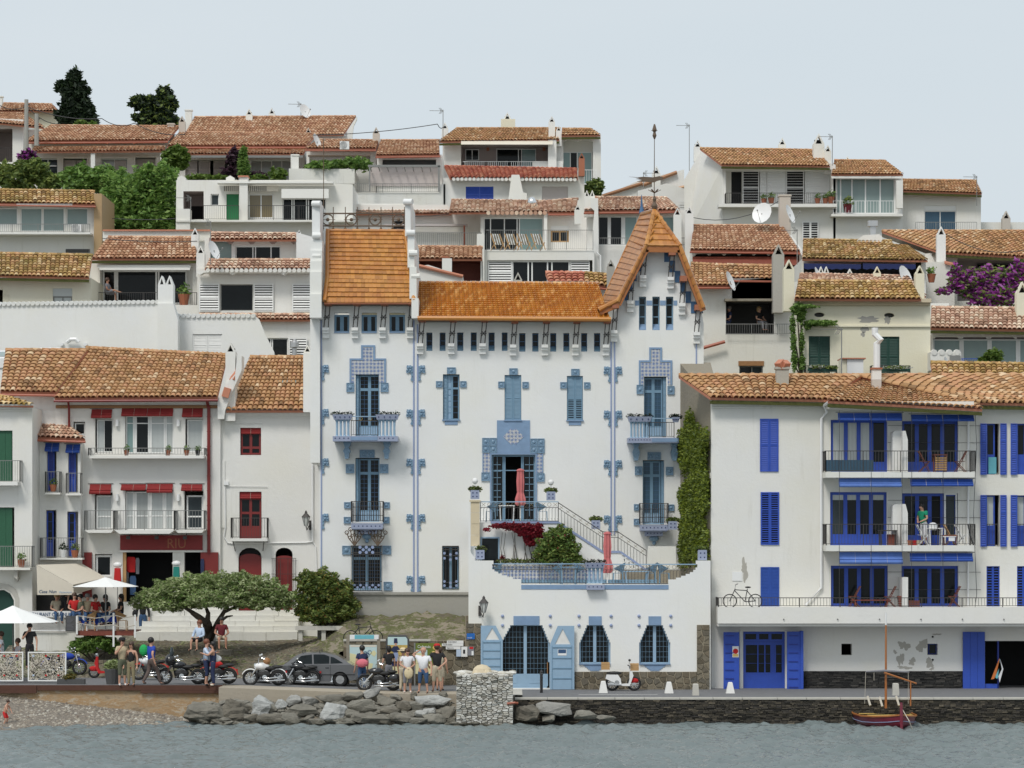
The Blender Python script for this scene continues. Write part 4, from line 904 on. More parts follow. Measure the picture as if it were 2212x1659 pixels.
scallop(h,-38,656,345,651,31.95,'white_clean',.11);chimney(h,341,595,374,700,31.6,'double','white_clean',.8)
MB().pprism([(340,655),(374,655),(384,690),(384,800),(340,800)],31.5,0,.8).build('chimney_breast','white_clean',h)
h=house('party_wall','second brilliant white wall stepping down beside the twin-peaked chimney',[(380,684),(380,800),(606,800),(592,760),(572,720),(560,690),(552,683)],33,5,'white_clean',[R(416,722,480,768)],.12,cat='wall',group=None,backtop=-1)
scallop(h,380,681,552,681,32.95,'white_clean',.11);shutter(h,416,723,480,767,33,'wframe',2,pitch=.07,d=.05,back='wframe')
h=house('house','white house with people sitting in its dark railed loggia right of the turret',[(1505,612),(1505,722),(1512,830),(1736,830),(1736,612),(1668,600)],38,6,'white_stained',[R(1568,650,1672,722),R(1597,780,1648,825)],.3)
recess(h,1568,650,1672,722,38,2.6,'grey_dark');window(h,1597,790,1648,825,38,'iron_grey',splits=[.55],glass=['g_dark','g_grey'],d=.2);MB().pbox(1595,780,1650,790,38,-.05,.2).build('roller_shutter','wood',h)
railing(h,1568,700,1735,723,37.7,'iron_grey');MB().pbox(1566,645,1740,650,37.4,0,.6).build('cane_screen','old_render',h)
roof(h,[(1488,617),(1580,617),(1570,574),(1492,570)],37.2,.4,'tile_brown',pitch=.24,gutter='terra_gutter');roof(h,[(1578,602),(1672,603),(1672,575),(1570,573)],38,.4,'tile_brown',pitch=.24,gutter='terra_gutter')
MB().pbox(1580,602,1672,650,38.3,-.3,1).build('upper_wall','white',h);chimney(h,1670,527,1694,650,37,'gable','chimney_grey',.8)
b=MB();b.tube([P(1510,754,37.6),P(1566,738,37.6)],.09,7);b.build('drain_pipe','terra_gutter',h)
h=house('house','cream plastered house with dark green louvred shutters and crumbling patches',[(1738,648),(1738,830),(2010,830),(2010,648)],27,6,'cream',[R(1747,726,1793,815),R(1896,727,1943,815)]+[[(c+(-1 if s<0 else 1)*11*math.cos(a)*0+11*math.cos(a*math.pi/8),680+(0 if c<1800 else 1)+5.2*math.sin(a*math.pi/8)) for a in range(16) for s in (1,)] for c in (1770,1921)],.25)
for x in (1747,1896):shutter(h,x,726,x+46,814,27,'green_dark',2,d=.06,back='dark',rails=1)
for c in (1770,1921):MB().pbox(c-10,675,c+10,686,27,.26,.3).build('vent_grille','grey_dark',h)
b=MB();b.pbox(1730,645,2012,653,26.6,0,.5);b.pbox(1733,653,2010,659,26.8,0,.3);b.build('cornice','sand_stone',h);MB().pbox(1736,703,2010,706,26.9,0,.2).build('string_course','cream',h)
r=random.Random(2)
for (x,y,rx,ry,sd) in ((1875,690,26,9,1),(1867,711,10,9,2),(1917,692,8,10,3),(1864,722,5,6,5)):
 pts=[];q=random.Random(sd)
 for i in range(18):a=i*2*math.pi/18;k=q.uniform(.55,1.1);pts.append((x+rx*k*math.cos(a),y+ry*k*math.sin(a)))
 MB().pprism(pts,27,-.006,.01).build('bare_plaster','plinth_grey',h)
railing(h,1740,790,1808,818,26.2,'iron',side=.6);railing(h,1883,790,1966,818,26.2,'iron',side=.6)
roof(h,[(1716,646),(1990,647),(1968,610),(1724,608)],26.4,.38,'tile_ochre',pitch=.24);roof(h,[(1724,609),(2000,640),(1960,598),(1728,594)],31,.3,'tile_pink',pitch=.24,third=(32.5,34))
chimney(h,1693,560,1716,645,27,'gable','cream',.7);chimney(h,1978,573,1997,650,27.3,'gable','cream',.6);chimney(h,1887,575,1903,602,33,'gable','cream');chimney(h,2064,594,2076,610,33,'gable') if False else None
chimney(h,1768,575,1791,602,34,'double','white');chimney(h,1826,580,1846,600,34,'gable','white')
h=house('house','white arcaded house with tall grey glass under a pink-brown roof at the right edge',[(2012,708),(2012,820),(2300,820),(2300,712)],33,6,'white',[R(2016,728,2290,790)],.3)
recess(h,2016,728,2290,790,33,.5,'mauve');window(h,2016,733,2290,792,33.3,splits=[.205,.23,.43,.455,.66,.685],glass=['g_green','wframe','g_green','wframe','g_green','wframe','g_green']);arches(h,2014,2196,712,732,33,3)
roof(h,[(2010,709),(2300,714),(2300,668),(2012,665)],32.2,.4,'tile_pink',pitch=.24,fascia='moss');MB().pbox(2010,655,2050,690,40,0,3).build('rear_wall','white',h)
chimney(h,2196,608,2222,690,33.5,'gable','cream');railing(h,2020,775,2140,795,32,'blue')
h=T('roof_garden_box','white scalloped water-tank box with a small dish at the right','box',P(2043,800,26));MB().pbox(2010,760,2076,800,26,0,1.2).build('tank_box','white',h);scallop(h,2010,760,2076,760,26,'white',.14);MB().pbox(2052,768,2075,792,25.9,-.05,.1).build('vent','iron_grey',h)
h=house('house','little roof and white gable just behind the long orange roof',[(902,575),(925,572),(1000,596),(998,625),(902,625)],24,4,'white',[])
b=MB();b.tube([P(904,574,23.9),P(1000,597,23.9)],.09,6);b.build('verge_tiles','terra_flat',h)
h=house('house','dark open porch under a small red tile roof behind the long orange roof',[(898,558),(898,630),(1042,630),(1042,558)],44,5,'white',[R(905,562,1038,622)],.2)
recess(h,905,562,1038,622,44,1.8,'wood_red');roof(h,[(898,560),(1042,560),(1042,535),(900,534)],43.3,.36,'tile_terra',pitch=.26);MB().pbox(955,558,976,615,42.8,0,.5).build('pier','white',h);chimney(h,955,553,967,562,42.9,'box','red_brick')
h=house('house','stub of a pink and brown tiled roof left of the turret with a skylight',[(1180,610),(1180,650),(1330,650),(1330,606)],22,4,'white',[])
roof(h,[(1186,612),(1262,612),(1262,591),(1178,590)],21.2,.38,'tile_red',pitch=.25);roof(h,[(1262,612),(1316,620),(1312,594),(1262,591)],21.2,.38,'tile_ochre',pitch=.25,gutter='terra_gutter');MB().add([P(1250,592,24),P(1302,592,24),P(1298,598,23.2),P(1256,598,23.2)],[(0,1,2,3),(3,2,1,0)]).build('skylight','g_green',h);chimney(h,1311,560,1328,610,21,'gable','chimney_grey')
antenna(650,223,255,94,'roof antenna on the long skyline roof, arm pointing left');dish(659,240,94,'satellite dish beside the antenna on the long skyline roof',.5,.8)
antenna(957,237,300,82,'roof antenna at the left end of the centre skyline roof');antenna(1489,269,360,88,'tall lone antenna left of the gable-ended skyline house',True)
antenna(1798,293,348,80,'antenna beside the paired chimneys on the right skyline');antenna(2110,380,435,81,'slanting antenna at the end of the last skyline roof');antenna(455,477,560,46,'antenna on a mast above the arched porch');antenna(412,425,470,60,'antenna in front of the mauve arch of the green-door house')
dish(1646,460,60,'large satellite dish facing left on the roof right of the turret',.62,-.5);dish(1707,462,60,'satellite dish turned edge-on right of the square chimney',.55,1.1);dish(462,540,45.5,'satellite dish at the corner of the arched porch',.5,1.1);dish(1578,607,37,'satellite dish on the wall above the loggia with people',.5,1.15)
dish(1767,594,33.5,'small edge-on dish behind the ochre roof of the cream house',.4,1.2);dish(1956,597,33.5,'white dish with faint lettering behind the ochre roof',.55,.9);dish(2046,785,25.6,'small dish fixed to the scalloped tank box',.32,1.1);dish(685,305,77.5,'dish leaning on the low skyline roof beside the air unit',.5,1.2)
def aircon(x,y,Y,label):
 t=T('air_conditioner',label,'air conditioner',P(x,y,Y),'air conditioning units');MB().pbox(x-10,y-17,x+10,y,Y,0,.4).build('case','white_paint',t);m_=MB()
 for i in range(7):m_.torus(P(x-2,y-8.5,Y-.01),.03+.035*i,.006,14,4)
 m_.build('fan_grille','iron_grey',t)
aircon(751/1,315,76.5,'grille-fronted air unit on the low skyline roof') if False else aircon(744,322,75.5,'grille-fronted air unit on the low skyline roof')
aircon(165,501,59.4,'white air unit on the balcony of the four-panel glass house')
for x,y0,y1,lb in ((57,215,322,'taller grey timber utility pole at the far left'),(79,246,290,'shorter utility pole beside the tall one at the far left')):
 t=T('utility_pole',lb,'utility pole',P(x,y1,78),'utility poles');MB().tube([P(x,y1+25,78),P(x,y0,78)],[.16,.13],8).build('pole','plinth_grey',t);MB().tube([P(x-6,y0+14,78),P(x+8,y0+10,78)],.03,4).build('crossarm','grey_dark',t)
def cable(pts,Y,label,r=.025,sag=.3):
 b=MB();A_=[P(p[0],p[1],Y) for p in pts];o=[]
 for a,c in zip(A_,A_[1:]):
  for k in range(9):t_=k/8;o.append(a.lerp(c,t_)-Vector((0,0,sag*4*t_*(1-t_))))
 b.tube(o,r,4);b.build('overhead_cable','grey_dark',None,label,'cable','overhead cables')
cable([(-10,222),(57,230),(220,256),(290,266),(400,290)],78.3,'thin black cable swagging past the cypress');cable([(675,292),(945,268),(957,275)],77,'thin black cable sagging over the skyline roofs',sag=.15)
cable([(60,232),(130,268)],78.6,'cable stay slanting down from the taller utility pole')
for a,c_,y_,lb,sg in (((762,452),(1040,448),65.4,'slack cable under the pergola terrace wall',.5),((222,470),(382,472),64,'cable stretched before the feathery green tree',.1),((1497,470),(1690,430),70,'thin wire rising to the square chimney on the right',.6),((222,515),(426,521),47,'pale line strung across the terracotta roof of the man on the balcony',.1),((2043,505),(2212,540),54,'wire drooping over the mottled orange roof',.5)):cable([a,c_],y_,lb,.022,sg)
antenna(1390,372,412,88,'antenna behind the weather vane, arm pointing right',False);antenna(1722,495,560,52,'stubby antenna at the foot of the square chimney');antenna(1812,712,722,26,'small aerial before the cream wall') if False else None
# ================================================================ the tall white and blue house
win();YC=13.0;YF=6.2
casa=T('villa','tall white villa with sky-blue tiled trim and glazed orange roofs, turret at the right','villa',(X(1106,YC),YC,3.8))
m,t,b=newmat('pattern_tile')
v=pos(t,6.4,6.4,6.4);vo=N(t,'ShaderNodeTexVoronoi');vo.inputs['Randomness'].default_value=.12;t.links.new(v,vo.inputs['Vector']);vo.inputs['Scale'].default_value=1
n=noise(t,34,3,pos(t));a_=N(t,'ShaderNodeMath',operation='MULTIPLY');t.links.new(vo.outputs['Distance'],a_.inputs[0]);t.links.new(n,a_.inputs[1])
t.links.new(ramp(t,a_.outputs[0],[(.10,(.16,.22,.40)),(.20,(.40,.43,.50)),(.30,(.58,.57,.54))]),b.inputs['Base Color']);b.inputs['Roughness'].default_value=.3
m,t,b=newmat('casa_relief');n=noise(t,11,3,pos(t));t.links.new(mixc(t,n,(.11,.20,.31),(.25,.37,.48)),b.inputs['Base Color']);b.inputs['Roughness'].default_value=.35;bump(t,b,n,.6,.04)
def c2(x):return 542.16+x*.2512
def c3(x):return 1084.3+x*.2512
def r2(y):return 474.4+y*.2512
def r3(y):return 847.1+y*.2512
def r4(y):return 1219.9+y*.2512
HL=[]
upL=(768,808.5,820,944);miL=(767.5,989,819.8,1127);loL=(760,1178.7,824,1276)
m1=(956.7,808.5,992.7,907.4);m2=(1090,810,1126,908);m3=(1224.6,812,1259.2,908.5);dr=(1062,982,1156.4,1126);sl=(955,1179,991.4,1273)
upR=(1391,813.8,1439.2,944);miR=(1388.3,994,1434.7,1133)
holes=[upL,miL,loL,m1,m2,m3,dr,sl,upR,miR]
w3=[(c2(a),r2(800),c2(b_),r2(975)) for a,b_ in ((715,845),(950,1083),(1190,1325))]
slots=[(c2(a),r2(970),c2(b_),r2(1129)) for a,b_ in ((1508,1560),(1622,1673),(1773,1826),(1890,1941),(2043,2095),(2157,2206))]+[(c3(a),r2(975),c3(b_),r2(1135)) for a,b_ in ((148,202),(261,314),(415,467),(528,580),(681,733),(792,845))]
s3=[(c3(a),r2(662),c3(b_),r2(950)) for a,b_ in ((1178,1240),(1293,1357),(1410,1474))]
holes+=w3+slots+s3
OUT=[(690,640),(690,1282),(1520,1282),(1520,700),(1509,640),(1468,535),(1398,535),(1340,650),(1322,690),(902,690),(902,640)]
bb=MB();ol=[(X(a,YC),Z(c,YC)) for a,c in OUT];bb.prism(ol,YC,YC+.38,[[(X(a,YC),Z(c,YC)) for a,c in R(*h)] for h in holes])
casa_wall=bb.build('wall','white_clean',casa)
b=MB();b.pbox(690,640,902,1282,YC,.385,7);b.v=b.v[:];b=MB()
xl_,xr_,xm0,xm1=X(690,YC),X(1516,YC),X(902,YC),X(1322,YC);zb_=3.0
b.box(xl_,xl_+.3,YC+.385,YC+8,zb_,Z(640,YC));b.box(xr_-.3,xr_,YC+.385,YC+8,zb_,Z(690,YC));b.box(xl_,xr_,YC+8,YC+8.3,zb_,Z(700,YC));b.box(xm0-.3,xm0,YC+.385,YC+8,Z(760,YC),Z(645,YC))
b.build('side_walls','white_clean',casa)
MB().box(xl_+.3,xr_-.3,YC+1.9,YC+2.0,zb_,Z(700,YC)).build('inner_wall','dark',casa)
b=MB();b.pbox(686,1284.6,1016,1400,YC,-.12,.4);b.pbox(686,1279,1016,1284.5,YC,-.2,-.121);b.build('plinth','plinth_grey',casa)
b=MB()
for x0,x1,ys in ((672,698,(437,522,545,568,592,640,690)),(880,903,(433,512,580,648,690))):
 n_=len(ys)-1
 for i in range(n_):
  g=i/max(1,n_-1);dx=3+g*0
  if x0<700:a_,c_=(676+(-3 if i else 0),693+(5 if i else 0)-(0))
  else:a_,c_=((877+i*4.5,892+i*4.5) if i else (876,888))
  b.pbox(a_,ys[i],c_,ys[i+1]+.5,YC,-.55-(.12*i),5.2)
b.pbox(671,690,692,1000,YC,-.25,6)
b.build('parapet_piers','white_clean',casa)
b=MB()
for x0,x1,ys in ((672,698,(437,506,550,594)),(877,894,(433,500,544,594))):
 for i,y in enumerate(ys):
  cx=(684 if x0<700 else 882+i*5.2);b.tube([P(cx-9,y+3,YC-.7+(.15 if i==0 else 0)),P(cx+9,y+3,YC-.7)],.13,9)
b.build('pier_caps','white_clean',casa)
roof(casa,[(701,652),(893,652),(888,604),(706,600)],YC-.75,.9,'tile_orange',pitch=.17,L=.30,kind='flat',name='tower_roof',third=(YC-.15,YC-.15),ridge=False,under='tile_orange_dark',jitter=.003,cap=80)
roof(casa,[(706,600),(888,604),(876,500),(704,499)],YC-.12,1.5,'tile_orange',pitch=.17,L=.32,kind='flat',name='tower_roof',third=(YC+1.5,YC+1.5),under='tile_orange_dark',jitter=.003,cap=300)
b=MB();b.tube([P(708,499,YC+1.4),P(707,600,YC-.18),P(701,650,YC-.85)],.1,8);b.tube([P(876,500,YC+1.4),P(889,604,YC-.18),P(894,650,YC-.85)],.1,8);b.build('verge_tiles','tile_orange',casa)
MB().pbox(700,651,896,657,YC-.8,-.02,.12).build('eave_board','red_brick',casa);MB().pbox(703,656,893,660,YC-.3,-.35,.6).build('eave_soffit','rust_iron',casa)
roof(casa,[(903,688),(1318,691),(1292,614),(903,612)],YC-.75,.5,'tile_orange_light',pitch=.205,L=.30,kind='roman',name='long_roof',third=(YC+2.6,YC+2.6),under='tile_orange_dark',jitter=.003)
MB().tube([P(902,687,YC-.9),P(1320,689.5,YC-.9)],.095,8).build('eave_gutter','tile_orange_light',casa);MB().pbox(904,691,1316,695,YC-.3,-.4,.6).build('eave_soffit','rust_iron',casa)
A_=P(1413,456,13.9);B_=P(1386,464,17.5);BL=P(1303,648,17.2);FL=P(1335,651,12.3);HLp=P(1396,531,12.3);HR=P(1468.6,532,12.3);FR=P(1519,664,12.3);BR=P(1500,660,17.2)
FLa=P(1270,669,16.5);FLb=P(1296,667,12.5)
def plane_tiles(parent,corners,rows,cols,mat,name):
 """tiles laid between explicit corners: eave left, eave right, top right, top left"""
 A,B,C,E=corners;n=(B-A).cross(E-A).normalized();n=n if n.z>0 else -n
 sb=MB();lo=[p-n*.16 for p in corners];sb.add(list(corners)+lo,[(0,1,2,3),(7,6,5,4),(0,4,5,1),(1,5,6,2),(2,6,7,3),(3,7,4,0)]);rf=sb.build(name,'tile_orange_dark',parent);off=wloc(rf)
 key=('wedge',mat)
 if key not in TM:
  me=bpy.data.meshes.new('tile');me.from_pydata([(-.49,0,.05),(.49,0,.05),(.49,1.1,.012),(-.49,1.1,.012),(-.49,0,0),(.49,0,0),(0,-.05,.05)],[],[(0,6,1,2,3),(4,5,1,0),(5,2,1),(0,3,4)]);me.materials.append(MATS[mat]);TM[key]=me
 for j in range(rows):
  for i in range(cols):
   u=(i+.5)/cols;v=j/rows;p=A.lerp(B,u).lerp(E.lerp(C,u),v);ax=(A.lerp(B,u+.5/cols).lerp(E.lerp(C,u+.5/cols),v)-A.lerp(B,u-.5/cols).lerp(E.lerp(C,u-.5/cols),v));upv=(E.lerp(C,u)-A.lerp(B,u))/rows
   M=Matrix(((ax.x,upv.x,n.x),(ax.y,upv.y,n.y),(ax.z,upv.z,n.z)));o=bpy.data.objects.new('tile',TM[key]);o.matrix_local=Matrix.Translation(p-off)@M.to_4x4();link(o,rf)
 return rf
m_=lambda a,b_,t_:a.lerp(b_,t_)
plane_tiles(casa,(BL,FL,HLp,m_(B_,BL,.30)),11,14,'tile_orange_dark','turret_roof');plane_tiles(casa,(m_(B_,BL,.30),HLp,A_,B_),5,12,'tile_orange_dark','turret_roof')
plane_tiles(casa,(HLp,HR,A_+Vector((.1,0,0)),A_),6,8,'tile_orange','turret_roof')
plane_tiles(casa,(FR,BR,m_(A_,B_,.9)+Vector((.5,0,0)),HR),10,8,'tile_orange_dark','turret_roof');plane_tiles(casa,(FLa,FLb,FL,BL),3,12,'tile_orange','turret_roof_foot')
b=MB()
for pl,rr in (([A_,HLp,FL,FLb+Vector((0,-.05,-.05))],.10),([A_,HR,FR],.10),([A_,B_],.09),([HLp,HR],.06),([B_,BL,FLa],.06),([FLa,FLb],.07)):
 for p,q in zip(pl,pl[1:]):
  k=max(2,int((q-p).length/.32))
  for i in range(k):b.tube([p.lerp(q,i/k)+Vector((0,0,.05)),p.lerp(q,(i+1.1)/k)+Vector((0,0,.03))],[rr*.85,rr*1.1],7)
b.build('hip_tiles','tile_orange',casa)
b=MB()
for p,q in ((HLp,FL),(FL,FLb),(HR,FR),(HLp,HR)):b.bar(p-Vector((0,-.04,.14)),q-Vector((0,-.04,.14)),.09,.26)
b.build('barge_boards','varnish',casa)
b=MB()
for p,q,s_ in ((HLp,FL,1),(HR,FR,-1)):b.add([p-Vector((0,0,.22)),q-Vector((0,0,.22)),q-Vector((0,-.72,.22)),p-Vector((0,-.72,.22))],[(0,1,2,3),(3,2,1,0)])
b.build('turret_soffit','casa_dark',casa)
b=MB()
for i in range(6):
 x,y=c3(1395+46*i),r2(265+i*88);b.pbox(x,y,x+11.5,y+25,YC,-.03,-.001)
for i in range(4):
 x,y=c3(1195-36*i*1.0),r2(370+i*84);b.pbox(x-8,y,x,y+19,YC,-.03,-.001)
b.build('stepped_trim','casa_dark',casa)
vn=T('weather_vane','tall iron weather vane with a dragon-like fish on top of the turret','weather vane',A_)
wx,wz=1414,0
b=MB();b.tube([A_-Vector((0,0,.3)),P(1413.8,268,13.9)],[.026,.014],6);b.lathe(P(1413.8,451,13.9),[(.10,0),(.14,.12),(.05,.3),(.09,.42),(.03,.55)],8);b.lathe(P(1413.8,288,13.9),[(.03,-.25),(.09,-.1),(.05,.05),(.1,.15),(.03,.4)],8);b.build('spike','rust_iron',vn)
b=MB()
for i in range(6):
 a=i*math.pi/3
 for z_,r_1 in ((417,.28),(285,.13)):c_=P(1413.8,z_,13.9);b.bar(c_,c_+Vector((math.cos(a)*r_1,math.sin(a)*r_1,r_1*.5)),.05,.02)
b.build('iron_leaves','rust_iron',vn)
MB().pprism([(c3(x),135.54+.2512*y) for x,y in ((1090,980),(1165,985),(1220,980),(1300,985),(1355,975),(1390,985),(1380,1005),(1330,1018),(1310,1030),(1250,1025),(1160,1022),(1205,1008),(1150,998),(1190,992))],13.9,-.02,.02).build('fish_blade','rust_iron',vn)
fn=T('finial','small dark finial at the back of the turret ridge','finial',B_);MB().lathe(B_,[(.04,-.1),(.12,.1),(.06,.35),(.03,.7),(.01,.9)],8).build('finial','casa_dark',fn)
b=MB();Yr=YC+1.6;y0_,y1_=r2(-205),r2(-95+95)
gx0,gx1=697,875;top,bot=461,488
b.tube([P(gx0,top,Yr),P(gx1,top,Yr)],.035,6);b.tube([P(gx0,bot,Yr),P(gx1,bot,Yr)],.035,6)
for x in (720,746,772,797,823,848,874,698):b.tube([P(x,top-14,Yr),P(x,bot+10,Yr)],.02,5);b.ball(P(x,bot+5,Yr),.05,6,4)
for x in (708,759,810.5,861):b.torus(P(x,474.5,Yr),.235,.03,18,5);b.ball(P(x,474.5,Yr),.08,8,5);b.tube([P(x-16,474.5,Yr),P(x+16,474.5,Yr)],.012,4)
b.build('ridge_cresting','rust_iron',casa);MB().tube([P(699,300,Yr+.4),P(699,470,Yr+.4)],.018,5).build('lightning_rod','rust_iron',casa)
def bracket(x,yt,yi,yb,sl_=9):
 b=MB();top_=P(x+sl_*.5,yt,YC-.6);foot=P(x,yi,YC-.12)
 for s_ in (-1,1):b.tube([top_+Vector((s_*.09,0,0)),foot+Vector((s_*.09,0,0))],.022,5)
 mid=top_.lerp(foot,.55);b.bar(mid-Vector((.09,0,.12)),mid+Vector((.09,0,.12)),.035);b.bar(mid-Vector((.09,0,-.12)),mid+Vector((.09,0,-.12)),.035);b.bar(mid-Vector((.14,0,0)),mid+Vector((.14,0,0)),.03)
 b.build('iron_bracket','iron',casa)
 MB().box(top_.x-.16,top_.x+.14,YC-.7,YC+.0-.001,top_.z-.05,top_.z+.18).build('rafter_end','red_brick',casa)
 b=MB();w_=.14;h_=(Z(yi,YC)-Z(yb,YC));z1=Z(yi,YC);cx=X(x,YC)
 for k,(dp,z_a,z_b) in enumerate(((.34,0,.30),(.26,.30,.55),(.16,.55,1.0))):b.box(cx-w_,cx+w_,YC-dp,YC-.001,z1-h_*z_b+.004,z1-h_*z_a)
 b.build('corbel','white_clean',casa)
for x in (645,895,1132,1368):bracket(c2(x),r2(728),r2(932),r2(1022))
for x in (1455,1722,1992):bracket(c2(x),r2(868),r2(1068),r2(1158))
for x in (95,368,630,892):bracket(c3(x),r2(880),r2(1078),r2(1170))
for x,y in ((1210,280),(1102,498),(962,752),(1448,295),(1546,520),(1672,768)):bracket(c3(x),r2(y),r2(y+203),r2(y+300))
for x0,y0,x1,y1 in w3:
 window(casa,x0,y0+4,x1,y1-1,YC,'casa_frame',cols=2,glass='g_dark',fw=.085,d=.18,mw=.16);MB().pbox(x0,y1-3,x1,y1-.2,YC,-.04,.17).build('sill','casa_blue',casa)
for i,(x0,y0,x1,y1) in enumerate(slots):
 window(casa,x0,y0+1,x1,y1-11,YC,'casa_dark',cols=1,rsplits=[.4],fw=.03,d=.28)
 MB().add([P(x0,y1-.3,YC+.01),P(x1,y1-.3,YC+.01),P(x1,y1-12,YC+.34),P(x0,y1-12,YC+.34)],[(0,1,2,3)]).build('sloping_sill','casa_frame',casa)
for i,(x0,y0,x1,y1) in enumerate(s3):
 window(casa,x0,y0,x1,y1-10,YC,'casa_frame',cols=1,rsplits=[.3,.75],fw=.05,d=.3,glass='g_grey' if i==0 else 'g_dark')
 MB().add([P(x0,y1-.3,YC+.01),P(x1,y1-.3,YC+.01),P(x1,y1-14,YC+.36),P(x0,y1-14,YC+.36)],[(0,1,2,3)]).build('sloping_sill','casa_blue',casa)
b=MB()
for a,c in ((1145,1177),(1242,1291),(1359,1408),(1475,1507)):b.pbox(c3(a),r2(696),c3(c),r2(738),YC,-.015,-.001)
b.build('blue_band','casa_blue',casa)
def tall(h,leafs=2,glass='g_dark',trans=.26,shut='l',panel=.16):
 x0,y0,x1,y1=h;wd=x1-x0;xs0=x0+(wd*.14 if shut=='l' else 0);xs1=x1-(wd*.16 if shut=='r' else 0);yp=y1-(y1-y0)*panel
 w_=window(casa,xs0,y0+2,xs1,yp,YC,'casa_frame',cols=2,rsplits=[1-trans],glass=glass,fw=.06,mw=.13,d=.22,mcols=2,mrows=11)
 b=MB();b.pbox(xs0,yp,xs1,y1-.3,YC,.2,.28)
 for k in range(2):a=xs0+(xs1-xs0)*(k*.5+.08);c=xs0+(xs1-xs0)*(k*.5+.42);b.pbox(a,yp+3,c,y1-4,YC,.18,.199)
 b.build('door_panel','casa_pale',casa)
 if shut:
  a,c=(x0+.5,xs0-.5) if shut=='l' else (xs1+.5,x1-.5);shutter(casa,a,y0+2,c,y1-1,YC,'casa_frame',1,pitch=.05,d=.1,back='casa_frame')
tall(upL);tall(miL);tall(upR,glass='g_blue',shut='r');tall(miR,glass='g_blue',shut='r');tall(loL,shut=None,panel=.02)
window(casa,m1[0]+9,m1[1]+2,m1[2]-1,m1[3]-1,YC,'casa_frame',splits=[.38],glass=['casa_pale','g_dark'],fw=.05,mw=.09,d=.16,mrows=7,mcols=1,rsplits=[.72]);shutter(casa,m1[0]+.5,m1[1]+1,m1[0]+9,m1[3]-1,YC,'casa_frame',1,pitch=.06,d=.12)
shutter(casa,m2[0]+.5,m2[1]+1,m2[2]-.5,m2[3]-1,YC,'casa_frame',2,pitch=.055,d=.06,back='casa_frame');shutter(casa,m3[0]+.5,m3[1]+1,m3[2]-.5,(m3[1]+m3[3])/2,YC,'casa_frame',2,pitch=.055,d=.06,back='casa_frame');shutter(casa,m3[0]+.5,(m3[1]+m3[3])/2+.2,m3[2]-.5,m3[3]-1,YC,'casa_frame',2,pitch=.075,d=.06,back='dark',open_slats=True)
b=MB()
for h in (m1,m2,m3):b.pbox(h[0]-1.5,h[3]-1,h[2]+1.5,h[3]+1.5,YC,-.08,.1)
for h in (m1,m3):b.pbox(h[0]+4,h[3]+1.6,h[2]-4,h[3]+10,YC,-.03,-.001)
b.build('sills','casa_blue',casa)
window(casa,1062.5,983,1156,1125,YC,'casa_frame',splits=[.24,.29,.70,.74],rsplits=[.78],glass=['g_dark','casa_frame',None,'casa_frame','g_dark'],fw=.06,mw=.04,d=.2)
b=MB()
for x0,x1 in ((1066,1082),(1134,1153)):
 for k in range(8):y=1003+k*14;b.pbox(x0,y,x1,y+1.2,YC,.18,.21)
 b.pbox((x0+x1)/2-.5,985,(x0+x1)/2+.5,1115,YC,.18,.21)
b.build('glazing_bars','casa_frame',casa)
def relief(x0,y0,x1,y1,nx=1,ny=1,mat='casa_relief',Y=None,p=casa):
 Y=Y or YC
 for i in range(nx):
  for j in range(ny):
   a,c,e,f=x0+(x1-x0)*i/nx+.2,x0+(x1-x0)*(i+1)/nx-.2,y0+(y1-y0)*j/ny+.2,y0+(y1-y0)*(j+1)/ny-.2
   b=MB();b.pbox(a,e,c,f,Y,-.045,-.001);b.pbox(a,e,c,e+1.4,Y,-.065,-.046);b.pbox(a,f-1.4,c,f,Y,-.065,-.046);b.pbox(a,e+1.5,a+1.4,f-1.5,Y,-.065,-.046);b.pbox(c-1.4,e+1.5,c,f-1.5,Y,-.065,-.046)
   cc=P((a+c)/2,(e+f)/2,Y-.045);rr=S(min(c-a,f-e),Y)*.26;b.ball(cc,rr,8,5,(1,.55,1))
   for q in range(4):an=math.pi/4+q*math.pi/2;b.ball(cc+Vector((math.cos(an)*rr*1.5,0,math.sin(an)*rr*1.5)),rr*.35,5,4,(1,.6,1))
   b.build('relief_tile',mat,p)
for x0,y0,x1,y1 in ((c2(820),r2(1403),c2(888),r2(1483)),(c2(1113),r2(1403),c2(1183),r2(1483)),(c2(1685),r2(1270),c2(1762),r2(1327)),(c2(1590),r2(1388),c2(1648),r2(1444)),(c2(1797),r2(1388),c2(1854),r2(1444)),(c2(2125),r2(1392),c2(2182),r2(1448)),(c3(174),r2(1395),c3(231),r2(1452)),(c3(62),r2(1278),c3(136),r2(1336)),(c3(594),r2(1283),c3(668),r2(1342)),(c3(500),r2(1397),c3(558),r2(1453)),(c3(704),r2(1398),c3(760),r2(1455)),(c3(1156),r2(1420),c3(1218),r2(1500)),(c3(1422),r2(1430),c3(1484),r2(1505)),(c2(815),r3(618),c2(890),r3(698)),(c2(1107),r3(618),c2(1182),r3(698)),(c3(1142),r3(637),c3(1208),r3(714)),(c3(1408),r3(642),c3(1474),r3(716)),(c2(800),r3(945),c2(860),r3(1000)),(c2(1136),r3(945),c2(1194),r3(1000)),(c2(797),r3(1072),c2(858),r3(1130)),(c2(1134),r3(1072),c2(1192),r3(1130)),(c3(1133),r3(962),c3(1186),r3(1018)),(c3(1430),r3(965),c3(1482),r3(1022)),(c3(1132),r3(1088),c3(1186),r3(1145)),(c2(784),r3(1320),c2(858),r3(1397)),(c2(1130),r3(1320),c2(1206),r3(1397)),(c2(1140),r4(146),c2(1215),r4(222)),(c2(778),r4(146),c2(850),r4(222)),(c2(1980),r3(690),c2(2056),r3(765)),(c3(293),r3(696),c3(367),r3(771))):relief(x0,y0,x1,y1)
